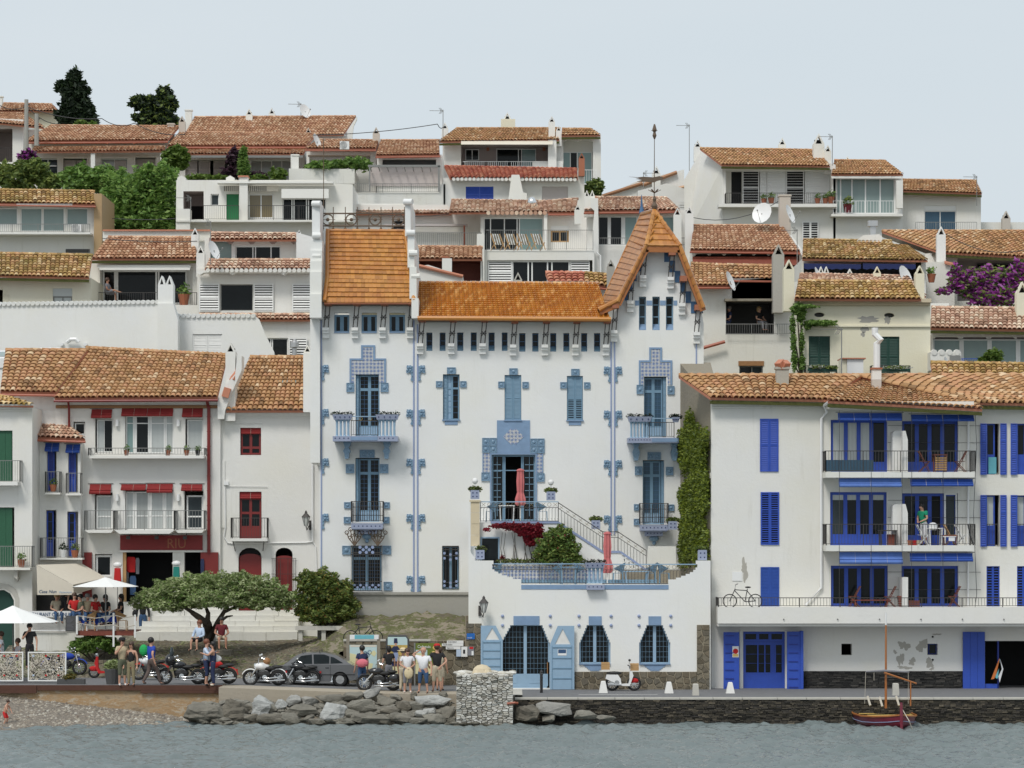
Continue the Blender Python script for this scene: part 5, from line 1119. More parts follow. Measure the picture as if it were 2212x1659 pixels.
relief(c2(934),r3(495),c2(1064),r3(565),2,1);relief(c3(1250),r3(515),c3(1366),r3(584),2,1);relief(c2(1987),r3(393),c2(2114),r3(522),2,2);relief(c3(243),r3(398),c3(367),r3(526),2,2)
def field(poly_test,x0,y0,x1,y1,st=6.1,mat='pattern_tile',d=-.03):
 nx,ny=round((x1-x0)/st),round((y1-y0)/st)
 for i in range(nx):
  for j in range(ny):
   a,e=x0+(x1-x0)*i/nx,y0+(y1-y0)*j/ny
   if poly_test(a+st/2,e+st/2):pibox('glazed_tile',mat,casa,a+.12,e+.12,a+(x1-x0)/nx-.12,e+(y1-y0)/ny-.12,YC,d,-.001)
def crown(xa,xb,xc,xd,ya,yb,yc,h,bw=4):
 b=MB()
 for q in ((xb,ya,xc,ya+bw),(xb,ya+bw,xb+bw,yb+bw),(xc-bw,ya+bw,xc,yb+bw),(xa,yb,xb,yb+bw),(xc,yb,xd,yb+bw),(xa,yb+bw,xa+bw,yc),(xd-bw,yb+bw,xd,yc)):b.pbox(*q,YC,-.05,-.001)
 b.build('tile_border','casa_blue',casa)
 field(lambda x,y:((xb+bw<x<xc-bw and y>ya+bw) or (y>yb+bw)) and not (h[0]-.5<x<h[2]+.5 and y>h[1]-1) and xa+bw<x<xd-bw,xa+bw,ya+bw,xd-bw,yc)
crown(c2(848),c2(947),c2(1068),c2(1162),r2(1080),r2(1194),r2(1402),upL);crown(c3(1177),c3(1266),c3(1376),c3(1464),r2(1099),r2(1210),r2(1420),upR)
b=MB();xa,xb=c2(2115),c3(241);b.pprism([(xa,908),(xa,978),(xb,978),(xb,908)],YC,-.03,-.001);b.pbox(1058,978.2,1160,982,YC,-.05,-.001);b.build('blue_tile_panel','casa_blue',casa)
cx=(xa+xb)/2;cy=943;u_=9.3
for i in range(-3,4):
 for j in range(-3,4):
  if abs(i)+abs(j)>4 or (abs(i)+abs(j))%1:continue
  px_,py_=cx+(i-j)*u_*.36*1.35,cy+(i+j)*u_*.36*1.35
  if abs(i)<=2 and abs(j)<=2 and (i,j) not in ((2,2),(-2,-2)) or (abs(i-j)==3 and abs(i+j)<=1):
   mb=MB();dd=u_*.46;mb.pprism([(px_,py_-dd),(px_-dd,py_),(px_,py_+dd),(px_+dd,py_)],YC,-.045,-.031);mb.build('glazed_tile','casa_relief' if i==j and abs(i)>=2 else 'pattern_tile',casa)
field(lambda x,y:True,c2(1993),r3(527),c2(2057),r3(690),6);field(lambda x,y:True,c3(295),r3(532),c3(352),r3(692),6)
b=MB()
for x0,x1 in ((c2(1990),c2(1998)),(c3(346),c3(354))):b.pbox(x0,r3(527),x1,r3(690),YC,-.05,-.001)
b.pbox(1058.5,982.2,1061.7,1126,YC,-.05,-.001);b.pbox(1156.6,982.2,1160,1126,YC,-.05,-.001)
b.build('tile_border','casa_blue',casa)
b=MB()
for x0,x1,y0,y1 in ((c2(600),c2(611),692,1279),(c2(1394),c2(1407),692,1279),(c2(1426),c2(1440),r2(900),1279),(c3(933),c3(945),r2(1040),r3(1230)),(c3(962),c3(974),r2(1040),r3(1230)),(c3(1666),c3(1677),r2(1055),r2(1400))):b.pbox(x0,y0,x1,y1,YC,-.03,-.001)
b.build('corner_strips','casa_lilac',casa)
TMo={}
def lion(x,y,s_):
 b=MB();Yq=YC;pts=[(0,2),(s_*3,2),(s_*5,0),(s_*9,1),(s_*13,0),(s_*14,6),(s_*13,9),(s_*15,13),(s_*14,17),(s_*10,17),(s_*9,15),(s_*5,17),(s_*3.4,22),(s_*3.8,28),(s_*5.5,31),(s_*3,34),(0,34)]
 if s_>0:pts=pts[::-1]
 b.pprism([(x+a,y+c) for a,c in pts],Yq,-.07,-.001)
 for a,c,q in ((5,5,.05),(10,5,.06),(12,11,.05),(6,11,.06),(3,15,.04),(2,24,.03)):b.ball(P(x+s_*a,y+c,Yq-.07),q,6,4)
 b.build('leaf_relief','casa_relief',casa)
for y in (r2(1248),r3(143),r3(567),r3(1043),r4(90)):
 if y<1220:lion(c2(612),y,1)
 lion(c2(1393),y+1,-1);lion(c2(1441),y+1,1)
for y in (r2(1262),r3(157),r3(583),r3(1058)):lion(c3(932),y,-1);lion(c3(975),y,1)
lion(c3(1666),r2(1288),-1)
def checker(parent,x0,x1,y,Y,n,sz=2.3):
 for i in range(n):x=x0+(x1-x0)*(i+.5)/n;pibox('dark_tile','navy',parent,x-sz/2,y-sz/2,x+sz/2,y+sz/2,Y,-.012,0)
def balustrade(x0,x1,yt,yb,Y,n,p):
 b=MB()
 for i in range(n):
  x=x0+(x1-x0)*(i+.5)/n;zb,zt=Z(yb,Y),Z(yt,Y);h_=zt-zb;b.lathe((X(x,Y),Y+.12,zb),[(.075,0),(.05,h_*.06),(.045,h_*.5),(.055,h_*.85),(.09,h_*.97),(.09,h_)],8)
 b.build('balusters','casa_pale',p)
def flowerbox(x0,x1,y,Y,h_,lab,seed,grp='flower boxes of the villa'):
 t=T('flower_box',lab,'flower box',P((x0+x1)/2,y+h_,Y),grp)
 b=MB();zt,zb=Z(y,Y),Z(y+h_,Y);xa,xb=X(x0,Y),X(x1,Y);b.add([(xa+.06,Y,zb),(xb-.06,Y,zb),(xb,Y-.05,zt),(xa,Y-.05,zt),(xa+.06,Y+.3,zb),(xb-.06,Y+.3,zb),(xb,Y+.35,zt),(xa,Y+.35,zt)],[(0,1,2,3),(1,5,6,2),(5,4,7,6),(4,0,3,7),(3,2,6,7),(1,0,4,5)]);b.build('trough','pot_tile',t)
 checker(t,x0+1,x1-1,y+h_*.5,Y-.03,4,2.4)
 bl=[(xa+(xb-xa)*k,Y+.15,zt+.03,.18,.15,.12) for k in (.1,.35,.6,.9)];leaves('plants',bl,260,.05,'lf_dark',t,seed=seed);leaves('blooms',bl,70,.035,'fl_plum',t,seed=seed+1,shell=.2)
for k,(xl0,xl1,xr0,xr1,gy) in enumerate(((c2(708),c2(868),c2(1075),c2(1268),0),)):
 Yb=YC-1.1;bp=T('villa_balcony','upper left blue and lilac tiled balcony of the villa with fat balusters','balcony',P(790,r3(420),YC),'tiled balconies of the villa')
 b=MB();b.pbox(c2(703),r3(378),c2(1262),r3(422),Yb,0,1.08);b.build('slab','pot_tile',bp);b=MB();b.pbox(c2(858),r3(384),c2(1088),r3(414),Yb,-.02,-.001);b.build('front_panel','casa_blue',bp)
 checker(bp,c2(706),c2(855),r3(396),Yb,4);checker(bp,c2(1090),c2(1240),r3(396),Yb,4)
 balustrade(c2(722),c2(852),r3(235),r3(378),Yb,4,bp);balustrade(c2(1090),c2(1248),r3(235),r3(378),Yb,5,bp)
 railing(bp,c2(862),r3(245),c2(1090),r3(378),Yb+.1,'iron',sp=.1);MB().pbox(c2(862),r3(205),c2(1080),r3(212),Yb,0,.08).build('hand_rail','casa_pale',bp)
 b=MB()
 for x in (758,779,800):b.torus(P(x,r3(228),Yb+.1),.07,.012,10,4)
 b.build('scroll','yellow_in',bp)
 for x in (c2(830),c2(1170)):b=MB();b.pprism([(x-8,r3(425)),(x-6,r3(455)),(x-4,r3(480)),(x-8,r3(510)),(x-5,r3(530)),(x-4,r3(575)),(x+4,r3(575)),(x+5,r3(530)),(x+8,r3(510)),(x+4,r3(480)),(x+8,r3(455)),(x+9,r3(425))],YC,-.6,-.002);b.build('corbel','casa_relief',bp)
 flowerbox(c2(700),c2(872),r3(192),Yb-.02,11,'planted lilac trough at the left end of the upper left balcony',20);flowerbox(c2(1070),c2(1272),r3(192),Yb-.02,11,'planted lilac trough at the right end of the upper left balcony',23)
Yb=YC-1.1;bp=T('villa_balcony','upper right blue tiled balcony of the villa beside the ivy','balcony',P(1410,r3(430),YC),'tiled balconies of the villa')
b=MB();b.pbox(c3(1082),r3(392),c3(1520),r3(436),Yb,0,1.08);b.build('slab','pot_tile',bp);MB().pbox(c3(1290),r3(398),c3(1518),r3(428),Yb,-.02,-.001).build('front_panel','casa_blue',bp);checker(bp,c3(1085),c3(1285),r3(410),Yb,8,2)
balustrade(c3(1100),c3(1262),r3(250),r3(392),Yb,6,bp);railing(bp,c3(1268),r3(260),c3(1480),r3(392),Yb+.1,'iron',sp=.1);MB().pbox(c3(1285),r3(222),c3(1500),r3(229),Yb,0,.08).build('hand_rail','casa_pale',bp)
for x in (c3(1150),c3(1478)):b=MB();b.pprism([(x-8,r3(438)),(x-4,r3(480)),(x-8,r3(520)),(x-4,r3(590)),(x+4,r3(590)),(x+8,r3(520)),(x+4,r3(480)),(x+9,r3(438))],YC,-.6,-.002);b.build('corbel','casa_relief',bp)
flowerbox(c3(1080),c3(1288),r3(210),Yb-.02,11,'planted lilac trough on the upper right balcony',26);flowerbox(c3(1462),c3(1530),r3(214),Yb-.02,11,'short planted trough at the ivy end of the upper right balcony',29)
for k,(x0,x1,yt,y2,y3,lb) in enumerate(((c2(862),c2(1134),r3(940),r3(1128),r3(1220),'lower left balconet of the villa, iron cage on a lilac tiled foot'),(c3(1188),c3(1430),r3(957),r3(1142),r3(1238),'lower right balconet of the villa, iron cage on a lilac tiled foot'))):
 Yb=YC-.75;bp=T('villa_balconet',lb,'balcony',P((x0+x1)/2,y3,YC),'iron balconets of the villa');railing(bp,x0,yt,x1,y2-3,Yb,'iron',sp=.13,side=.7)
 b=MB();n_=14
 for i in range(n_+1):x=x0+(x1-x0)*i/n_;b.tube([P(x,yt+2,Yb-.02),P(x,yt+12,Yb-.02),P(x,yt+28,Yb-.22),P(x,y2-5,Yb-.1)],.013,4)
 for dy in (12,30):b.tube([P(x0,yt+dy,Yb-.06),P(x1,yt+dy,Yb-.06)],.012,4)
 b.build('bellied_bars','iron',bp)
 b=MB();w_=x1-x0;b.pbox(x0,y2,x1,y2+12,Yb,0,.74);b.pbox(x0+w_*.04,y2+12,x1-w_*.04,y2+14,Yb,.05,.74);b.pbox(x0+w_*.18,y2+14,x1-w_*.18,y3,Yb,.3,.74);b.build('tiled_foot','pot_tile',bp)
 checker(bp,x0+2,x1-2,y2+6,Yb,7);checker(bp,x0+w_*.2,x1-w_*.2,y2+18,Yb+.3,5)
 b=MB();c_=P((x0+x1)/2,y3+5,YC-.2);b.ball(c_,.18,8,6,(1.2,.8,.8));b.ball(c_-Vector((0,0,.2)),.09,6,5);b.build('boss','casa_relief',bp)
gr=T('window_grille','ornate black iron grille caging the lower left window of the villa','grille',P(792,1278,YC));b=MB();Yg=YC-.45;x0,x1=c2(862),c2(1126)
for i in range(14):x=x0+(x1-x0)*i/13;b.bar(P(x,r3(1320),Yg),P(x,1276,Yg),.02)
for y in (r3(1322),r3(1380),r3(1395),1256,1276):b.bar(P(x0,y,Yg),P(x1,y,Yg),.035)
for s_ in (x0,x1):
 for y in (r3(1322),r3(1390),1276):b.bar(P(s_,y,Yg),P(s_,y,YC),.03)
b.build('bars','iron',gr);b=MB()
for cx_ in (c2(890),c2(1090)):
 for i in range(5):
  a=(i-2)*.32;st=P(cx_,r3(1320),Yg);tip=st+Vector((math.sin(a)*.55,0,math.cos(a)*.95-.2));b.tube([st,st.lerp(tip,.6)+Vector((math.sin(a)*.1,0,0)),tip],[.03,.025,.02],5)
  b.torus(tip,.08,.02,8,4);b.torus(st.lerp(tip,.62),.06,.016,8,4)
b.build('iron_flowers','rust_iron',gr);b=MB()
for y in (r3(1334),r3(1378)):
 for x in (938,992,1046):b.lathe(P(c2(x),y,Yg-.02),[(.07,-.02),(.07,.02)],10,'y')
for x in (965,1018):b.lathe(P(c2(x),r3(1355),Yg-.02),[(.07,-.02),(.07,.02)],10,'y')
for i in range(9):b.lathe(P(c2(890+i*26),1264+(i%2)*5,Yg-.02),[(.055,-.02),(.055,.02)],8,'y')
b.build('rosettes','casa_lilac',gr)
gr=T('window_grille','narrow iron screen with pale rosettes over the slim ground-floor window','grille',P(973,1273,YC));b=MB();Yg=YC-.02
for i in range(6):x=956+36*i/5*.97;b.bar(P(x,1182,Yg),P(x,1272,Yg),.018)
for y in (1181,1187,1200,1258,1272):b.bar(P(955.5,y,Yg),P(991,y,Yg),.03)
b.build('bars','iron',gr);b=MB()
for y in (1195,1206,1256,1265):
 for x in (960,973,986):b.lathe(P(x,y+(3 if x==973 else 0),Yg-.03),[(.06,-.015),(.06,.015)],8,'y')
b.build('rosettes','casa_lilac',gr);window(casa,sl[0]+1,sl[1]+2,sl[2]-1,sl[3]-1,YC,'casa_frame',cols=2,d=.25,fw=.05,mw=.1)
blk=T('terrace_block','low white front block of the villa with stepped openings and roof terrace','terrace building',P(1270,1500,YF))
def stepped(xt0,xt1,xb0,xb1,yt,ys,yb,n):
 pts=[(xt0,yt)]
 for i in range(n):f,g=i/n,(i+1)/n;x=xt0+(xb0-xt0)*g;pts+=[(xt0+(xb0-xt0)*f,yt+(ys-yt)*g),(x,yt+(ys-yt)*g)]
 pts+=[(xb0,yb),(xb1,yb)]
 for i in range(n,0,-1):f,g=(i-1)/n,i/n;x=xt1+(xb1-xt1)*g;pts+=[(x,yt+(ys-yt)*g),(xt1+(xb1-xt1)*f,yt+(ys-yt)*g)]
 pts+=[(xt1,yt)];o=[]
 for p in pts:
  if not o or abs(p[0]-o[-1][0])+abs(p[1]-o[-1][1])>.05:o.append(p)
 return o
d1=stepped(c3(70),c3(350),c3(-12),c3(412),r4(520),r4(668),r4(1062),6);wn1=stepped(c3(727),c3(873),c3(664),c3(934),r4(520),r4(668),r4(856),6);wn2=stepped(c3(1242),c3(1386),c3(1180),c3(1448),r4(520),r4(668),r4(856),6)
top=[(1012,1000),(1012,1502),(1535,1502),(1535,1211),(1504,1211),(1504,1219),(1507,1219),(1507,1226),(1503,1226),(1503,1231),(1498,1231),(1498,1236),(1491,1236),(1491,1240),(1482,1240),(1482,1244),(1472,1244),(1472,1248),(1461,1248),(1461,1252),(1444,1252),(1444,1263),(1126,1263),(1126,1251),(1108,1251),(1108,1247),(1095,1247),(1095,1243),(1084,1243),(1084,1239),(1076,1239),(1076,1235),(1068,1235),(1068,1230),(1063,1230),(1063,1219),(1066,1219),(1066,1211),(1026,1211),(1026,1205),(1018,1195),(1014,1084)]
top[0]=(1012,1084);top=[p for p in top if p!=(1014,1084)]+[(1016.5,1190),(1016.5,1084)]
b=MB();b.pprism(top,YF,0,.35,[d1,wn1,wn2]);b.build('wall','white_clean',blk)
b=MB();b.pbox(1012,1230,1022,1502,YF,.355,6.6);zt_=Z(1262,YF+.3);b.box(X(1024,YF),X(1535,YF),YF+.355,YC-.01,zt_-.3,zt_-.02);b.pbox(1526,1230,1535,1500,YF,.355,6.5);b.box(X(1016,YF),X(1030,YF),YF+.3,YC-.1,4,Z(1180,YF));b.build('side_walls','white_clean',blk)
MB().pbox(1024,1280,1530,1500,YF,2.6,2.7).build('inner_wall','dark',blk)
b=MB();b.pbox(1126,1263.4,1444,1273,YF,-.02,-.001);b.build('blue_band','casa_blue',blk)
for q4 in ((99,441,322,519),(746,443,857,519),(1260,443,1369,519)):MB().pbox(c3(q4[0]),r4(q4[1]),c3(q4[2]),r4(q4[3]),YF,-.03,-.001).build('lintel_panel','casa_blue',blk)
for x in (5,415,662,938,1178,1451):
 for y in (441,521):
  MB().lathe(P(c3(x),r4(y),YF),[(.066,-.001),(.066,-.03),(.05,-.07),(.02,-.085)][::-1],10,'y').build('blue_stud','casa_lilac',blk)
def leadlight(hole,xc0,xc1,yb,doors=False):
 """frame following a stepped opening, then bars and panes"""
 xs=[p[0] for p in hole];ys=[p[1] for p in hole];x0,x1,y0,y1=min(xs),max(xs),min(ys),max(ys);xt0,xt1=hole[0][0],hole[-1][0];Yw=YF+.22;ysh=y0+(y1-y0)*(.27 if doors else.44)
 inner=[(xt0+3,y0+2),(x0+4,ysh),(x0+4,y1-4),(x1-4,y1-4),(x1-4,ysh),(xt1-3,y0+2)]
 b=MB();b.pprism([(xt0-2,y0-1),(x0-1,ysh),(x0-1,y1+1),(x1+1,y1+1),(x1+1,ysh),(xt1+2,y0-1)],YF,.2,.28,[inner]);mx=(x0+x1)/2;b.pbox(mx-3.4,y0+2,mx+3.4,y1-4,YF,.185,.27)
 if doors:b.pbox(x0+4,yb,x1-4,y1-4,YF,.19,.27);[b.pbox(q,yb+6,q+24,y1-10,YF,.175,.189) for q in (x0+12,mx+8)]
 w_=b.build('window' if not doors else 'door','casa_pale',blk);g=MB();st=7.0;yy=yb if doors else y1-4;st=7.8
 def lim(y):f=min(1,max(0,(y-(y0+2))/(ysh-y0-2)));return xt0+3+(x0+4-xt0-3)*f,xt1-3+(x1-4-xt1+3)*f
 y=yy-st*1.45
 while y>y0+4:a,c=lim(y);g.pbox(a,y-.22,c,y+.22,YF,.215,.235);y-=st*1.45
 for s_ in (-1,1):
  x=mx+s_*(3.4+st)
  while x0+6<x<x1-6:
   f=max(0,(xt0+3-x)/(xt0-1-x0) if s_<0 else (x-xt1+3)/(x1-xt1-1));yt_=y0+2+(ysh-y0-2)*min(1,f);g.pbox(x-.22,yt_,x+.22,yy,YF,.21,.23);x+=s_*st
 g.build('glazing_bars','casa_frame',w_)
 for s_ in (-1,1):
  x=mx+s_*3.4
  while x0+6<x<x1-4:
   xn=x+s_*st;xn=min(max(xn,x0+4),x1-4);a_,c_=min(x,xn),max(x,xn);y=yy;
   while y>y0+4:
    yn=max(y-st*1.45,y0+2);a,c=lim((y+yn)/2)
    if c_>a and a_<c:pibox('pane','g_dark',w_,max(a_,a),yn,min(c_,c),y,YF,.24,.25)
    y=yn
    if yn<=y0+2:break
   x=xn
   if x in (x0+4,x1-4):break
leadlight(d1,0,0,r4(940),True);leadlight(wn1,0,0,0);leadlight(wn2,0,0,0)
b=MB()
for cx in (c3(797),c3(1314)):
 b.pbox(cx-34,r4(850),cx+34,r4(858),YF,-.08,.1)
 for i,w_ in enumerate((24,21,17,14,10)):b.pbox(cx-w_,r4(858)+i*2.7+.05,cx+w_,r4(858)+(i+1)*2.7,YF,-.03,-.001)
b.build('stepped_sills','casa_blue',blk)
def flag_shutter(x0,x1,y0,y1,lab,flip,poster):
 t=T('door_shutter',lab,'shutter',P((x0+x1)/2,y1,YF-.2),'open pale blue shutters of the front block');w_=x1-x0;Ys=YF-.25
 cut=[(x0,y1),(x1,y1),(x1,y0),(x0+w_*.32,y0),(x0,y0+(y1-y0)*.29)] if not flip else [(x0,y1),(x1,y1),(x1,y0+(y1-y0)*.29),(x1-w_*.32,y0),(x0,y0)]
 tri=[(x0+w_*.2,y0+(y1-y0)*.29),(x0+w_*.85,y0+(y1-y0)*.29),(x0+w_*.52,y0+(y1-y0)*.045)]
 MB().pprism(cut,Ys,0,.07,[tri]).build('panel','casa_pale',t);MB().pprism(tri,Ys,.03,.05).build('triangle_inset','concrete_white',t);b=MB()
 for f in (.33,.50,.66,.82):b.pbox(x0+w_*.1,y0+(y1-y0)*f,x1-w_*.1,y0+(y1-y0)*f+1.6,Ys,-.03,-.001)
 for q in (x0+w_*.08,x1-w_*.12):b.pbox(q,y0+(y1-y0)*.31,q+1.2,y1-2,Ys,-.02,-.001)
 b.build('battens','casa_frame',t)
 if poster:MB().pbox(x0+w_*.32,y0+(y1-y0)*.365,x0+w_*.68,y0+(y1-y0)*.465,Ys,-.012,-.003).build('poster','white_paint',t);MB().pbox(x0+w_*.34,y0+(y1-y0)*.37,x0+w_*.66,y0+(y1-y0)*.43,Ys,-.016,-.013).build('poster_picture','cl_jeans',t)
flag_shutter(c3(413),c3(622),r4(526),r4(1072),'pale blue shutter with a small poster, open right of the double door',False,True);flag_shutter(c2(1976),c2(2165),r4(524),r4(945),'pale blue shutter open left of the double door',True,False)
flat('mortar',(.30,.26,.19),.95)
def rubble(parent,x0,y0,x1,y1,Y,mat='rubble',sz=.26,seed=3,d=-.05,inside=None,gap=.022,asp=1.0):
 """random rubble: each stone is a cell between its neighbours, proud of the mortar"""
 r=random.Random(seed);xa,xb,zb,zt=X(x0,Y),X(x1,Y),Z(y1,Y),Z(y0,Y);MB().box(xa,xb,Y+d+.03,Y-.002,zb,zt).build('mortar','mortar',parent);ny=max(1,round((zt-zb)/sz*1.15));nx=max(1,round((xb-xa)/sz/1.15/asp));pts=[]
 for j in range(ny):
  for i in range(nx):pts.append((xa+(xb-xa)*(i+.5+r.uniform(-.38,.38))/nx,zb+(zt-zb)*(j+.5+r.uniform(-.38,.38))/ny))
 for n_,(px,pz) in enumerate(pts):
  if inside and not inside(px,pz):continue
  po=[(xa,zb),(xb,zb),(xb,zt),(xa,zt)]
  for m_,(qx,qz) in enumerate(pts):
   if m_==n_ or abs(qx-px)>sz*3*asp or abs(qz-pz)>sz*3:continue
   ux_,uz_=(qx-px)/asp**2,qz-pz;L=math.hypot(ux_,uz_)+1e-6;nx_,nz_=ux_/L,uz_/L;lim=((qx-px)*nx_+(qz-pz)*nz_)/2-gap*r.uniform(.5,1.3);o=[]
   for k in range(len(po)):
    a,c=po[k],po[(k+1)%len(po)];da=(a[0]-px)*nx_+(a[1]-pz)*nz_-lim;dc=(c[0]-px)*nx_+(c[1]-pz)*nz_-lim
    if da<=0:o.append(a)
    if da*dc<0:f=da/(da-dc);o.append((a[0]+(c[0]-a[0])*f,a[1]+(c[1]-a[1])*f))
   po=o
   if len(po)<3:break
  if len(po)<3:continue
  k=len(po);dd=r.uniform(.0,.03 if mat!='block_white' else.11);cx=sum(p[0] for p in po)/k;cz=sum(p[1] for p in po)/k
  MB().add([(a,Y+d+.031,c) for a,c in po]+[(cx+(a-cx)*.88,Y+d-dd,cz+(c-cz)*.88) for a,c in po],[tuple(range(k,2*k))]+[(q,(q+1)%k,(q+1)%k+k,q+k) for q in range(k)]).build('stone',mat,parent)
rubble(blk,c3(625),r4(920),c3(1676),1501,YF,seed=3);rubble(blk,c3(1676),r4(517),c3(1785),1501,YF,seed=5);rubble(blk,1012,r4(505),1040,1501,YF,seed=8)
def scroll_rail(p,x0,y0,x1,y1,Y,top=4,mat='iron'):
 b=MB();xa,xb,zt,zb=X(x0,Y),X(x1,Y),Z(y0,Y),Z(y1,Y);n_=max(2,int((xb-xa)/.13));zs=zt-(zt-zb)*.28
 b.bar((xa,Y,zs),(xb,Y,zs),.025);b.bar((xa,Y,zb+.03),(xb,Y,zb+.03),.03)
 for i in range(n_+1):
  x=xa+(xb-xa)*i/n_;b.bar((x,Y,zb+.03),(x,Y,zs-.05),.016);b.bar((x,Y,zs-.05),(x+.05,Y,zs-.03),.014);b.bar((x,Y,zb+.1),(x-.05,Y,zb+.13),.014)
 for i in range(max(1,round((xb-xa)/1.6))+1):x=xa+(xb-xa)*i/max(1,round((xb-xa)/1.6));b.bar((x,Y,zb),(x,Y,zt),.03)
 b.build('railing_bars',mat,p);MB().bar((xa,Y,zt),(xb,Y,zt),.05,.04).build('hand_rail','casa_pale',p)
 g=MB();k=int((xb-xa)/.24)
 for i in range(k):c_=Vector((xa+(i+.5)*(xb-xa)/k,Y,(zt+zs)/2));(g.torus(c_,.075,.010,10,3) if i%2 else (g.bar(c_+Vector((-.08,0,-.07)),c_+Vector((.08,0,.07)),.014),g.bar(c_+Vector((-.08,0,.07)),c_+Vector((.08,0,-.07)),.014)))
 g.build('rings','curt_brown',p)
scroll_rail(blk,1066,1218,1266,1261,YF+.15);scroll_rail(blk,1302,1219,1503,1262,YF+.15)
b=MB();b.pbox(c3(725),r4(172),c3(880),r4(214),YF,-.32,-.001);b.build('box_foot','pot_tile',blk);checker(blk,c3(730),c3(876),r4(190),YF-.32,4);balustrade(c3(735),c3(878),r3(1505),r3(1640),YF-.3,4,blk)
flowerbox(c3(712),c3(888),r3(1467),YF-.34,11,'lilac trough with mauve flowers midway along the front terrace railing',31)
YU=10.2
b=MB();xa,xb=X(1034,YU),X(1206,YU);zu=Z(1128,YU);holeD=R(1041,1163,1076,1225)
b.pprism([(1030,1128),(1030,1262),(1300,1262),(1400,1262),(1352,1222),(1340,1192),(1302,1192),(1206,1131),(1206,1128)],YU,0,.3,[holeD]);b.box(X(1018,YU),xb,YU+.302,YC-.01,zu-.25,zu);b.build('upper_terrace','white_clean',blk)
MB().pbox(1041,1163,1076,1225,YU,.8,.85).build('door','g_grey',blk);b=MB();b.pbox(1038,1160,1079,1163,YU,-.04,.1);b.pbox(1038,1163,1041,1225,YU,-.04,.1);b.pbox(1076,1163,1079,1225,YU,-.04,.1);b.build('door_frame','casa_pale',blk)
b=MB()
st_=[(1206,1129),(1302,1192),(1340,1192),(1400,1234)]
for (xa1,ya1),(xb1,yb1) in ((st_[0],st_[1]),(st_[2],st_[3])):
 k=9 if xa1<1300 else 6
 for i in range(k):f=(i+.5)/k;x=xa1+(xb1-xa1)*i/k;y=ya1+(yb1-ya1)*(i+1)/k;b.pbox(x,y,x+(xb1-xa1)/k,y+8,YU,.02,1.1)
b.pbox(1302,1192,1340,1198,YU,.02,1.1);b.build('stair','white_clean',blk)
b=MB()
for p,q in zip([(1060,1128),(1206,1128.5)]+st_[1:],[(1206,1128.5),(1302,1192)]+st_[2:]):b.bar(P(p[0],p[1],YU-.02),P(q[0],q[1],YU-.02),.05,.09)
b.build('stair_edge','casa_lilac',blk)
scroll_rail(blk,1038,1084,1206,1127,YU-.02)
b=MB();g=MB()
def sloped(p0,p1,h_):
 A1,B1=P(*p0,YU-.02),P(*p1,YU-.02);n_=int((B1-A1).length/.15);up=Vector((0,0,h_))
 for i in range(n_+1):p=A1.lerp(B1,i/n_);b.bar(p,p+up*.72,.016)
 b.bar(A1+up*.72,B1+up*.72,.025);b.bar(A1+up,B1+up,.035);b.bar(A1,A1+up,.03);b.bar(B1,B1+up,.03)
 k=int((B1-A1).length/.3)
 for i in range(k):c_=A1.lerp(B1,(i+.5)/k)+up*.86;g.bar(c_+Vector((-.07,0,-.06)),c_+Vector((.07,0,.06)),.014);g.bar(c_+Vector((-.07,0,.06)),c_+Vector((.07,0,-.06)),.014)
sloped((1206,1129),(1302,1192),.84);sloped((1302,1192),(1335,1192),.84);sloped((1335,1192),(1396,1232),.84)
b.build('stair_railing','iron',blk);g.build('rings','curt_brown',blk)
b=MB()
for i in range(5):b.pbox(1016.8,1084+i*24,1036,1107.4+i*24,YU-.3,-.05,.6)
b.pbox(1014,1080,1038,1084,YU-.3,-.1,.7);b.build('stone_pier','sand_stone',blk)
MB().pbox(1062,1222,1300,1258,YU-.5,0,.1).build('tiled_bench','pattern_tile',blk);MB().pbox(1062,1252,1420,1262,YU-.55,0,.04).build('bench_foot','casa_frame',blk);MB().pbox(1340,1232,1470,1262,YU-.2,0,.1).build('dark_hedge_back','old_render',blk);lw=MB();lw.pbox(1400,1180,1460,1240,YU+1.6,0,.3);lw.build('garden_wall','white_clean',blk)
# ================================================================ waterfront row, left of the villa
win();YD=17.0
rh=T('shop_house','white house with dark red blinds and gutters over a clothes shop','house',P(300,1340,YD))
holes=[R(205,905,244,978),R(270,898,375,980),R(400,905,439,978),R(158,911,184,940),R(204,1064,243,1144),R(270,1058,374,1146),R(398,1060,439,1144),R(265,1193,373,1300),R(398,1193,435,1300),R(205,1197,242,1247)]
body(rh,[(120,866),(120,1345),(476,1345),(476,860)],YD,7,'white',holes,.3)
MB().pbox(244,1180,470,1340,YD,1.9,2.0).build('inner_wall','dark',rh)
roof(rh,[(0,846),(122,848),(190,757),(12,757)],YD-.6,.36,'tile_brown',pitch=.23,L=.46,gutter='terra_gutter',name='roof');roof(rh,[(118,860),(470,858),(492,768),(186,752)],YD-.7,.36,'tile_brown',pitch=.23,L=.46,gutter='red_paint',name='roof')
MB().pbox(0,850,120,960,YD,.05,.4).build('side_wing','white',rh)
b=MB()
for i in range(4):b.pbox(120-1+i*.8,862+i*3.2,474-i*.8,864.8+i*3.2,YD,-.5+i*.1,0)
b.build('cornice','white',rh);MB().pbox(121,875.5,473,882,YD,-.1,-.001).build('timber_band','wood',rh)
MB().tube([P(147,862,YD-.5),P(149,880,YD-.3),P(149.5,930,YD-.1)],.055,7).build('downpipe','red_paint',rh);b=MB();b.tube([P(446,862,YD-.5),P(451,880,YD-.15),P(451,1195,YD-.1)],.075,8);[b.torus(P(451,y,YD-.1),.08,.02,8,4,'z') for y in range(900,1190,32)];b.build('downpipe','red_paint',rh)
gw=['curt_white','g_dark']
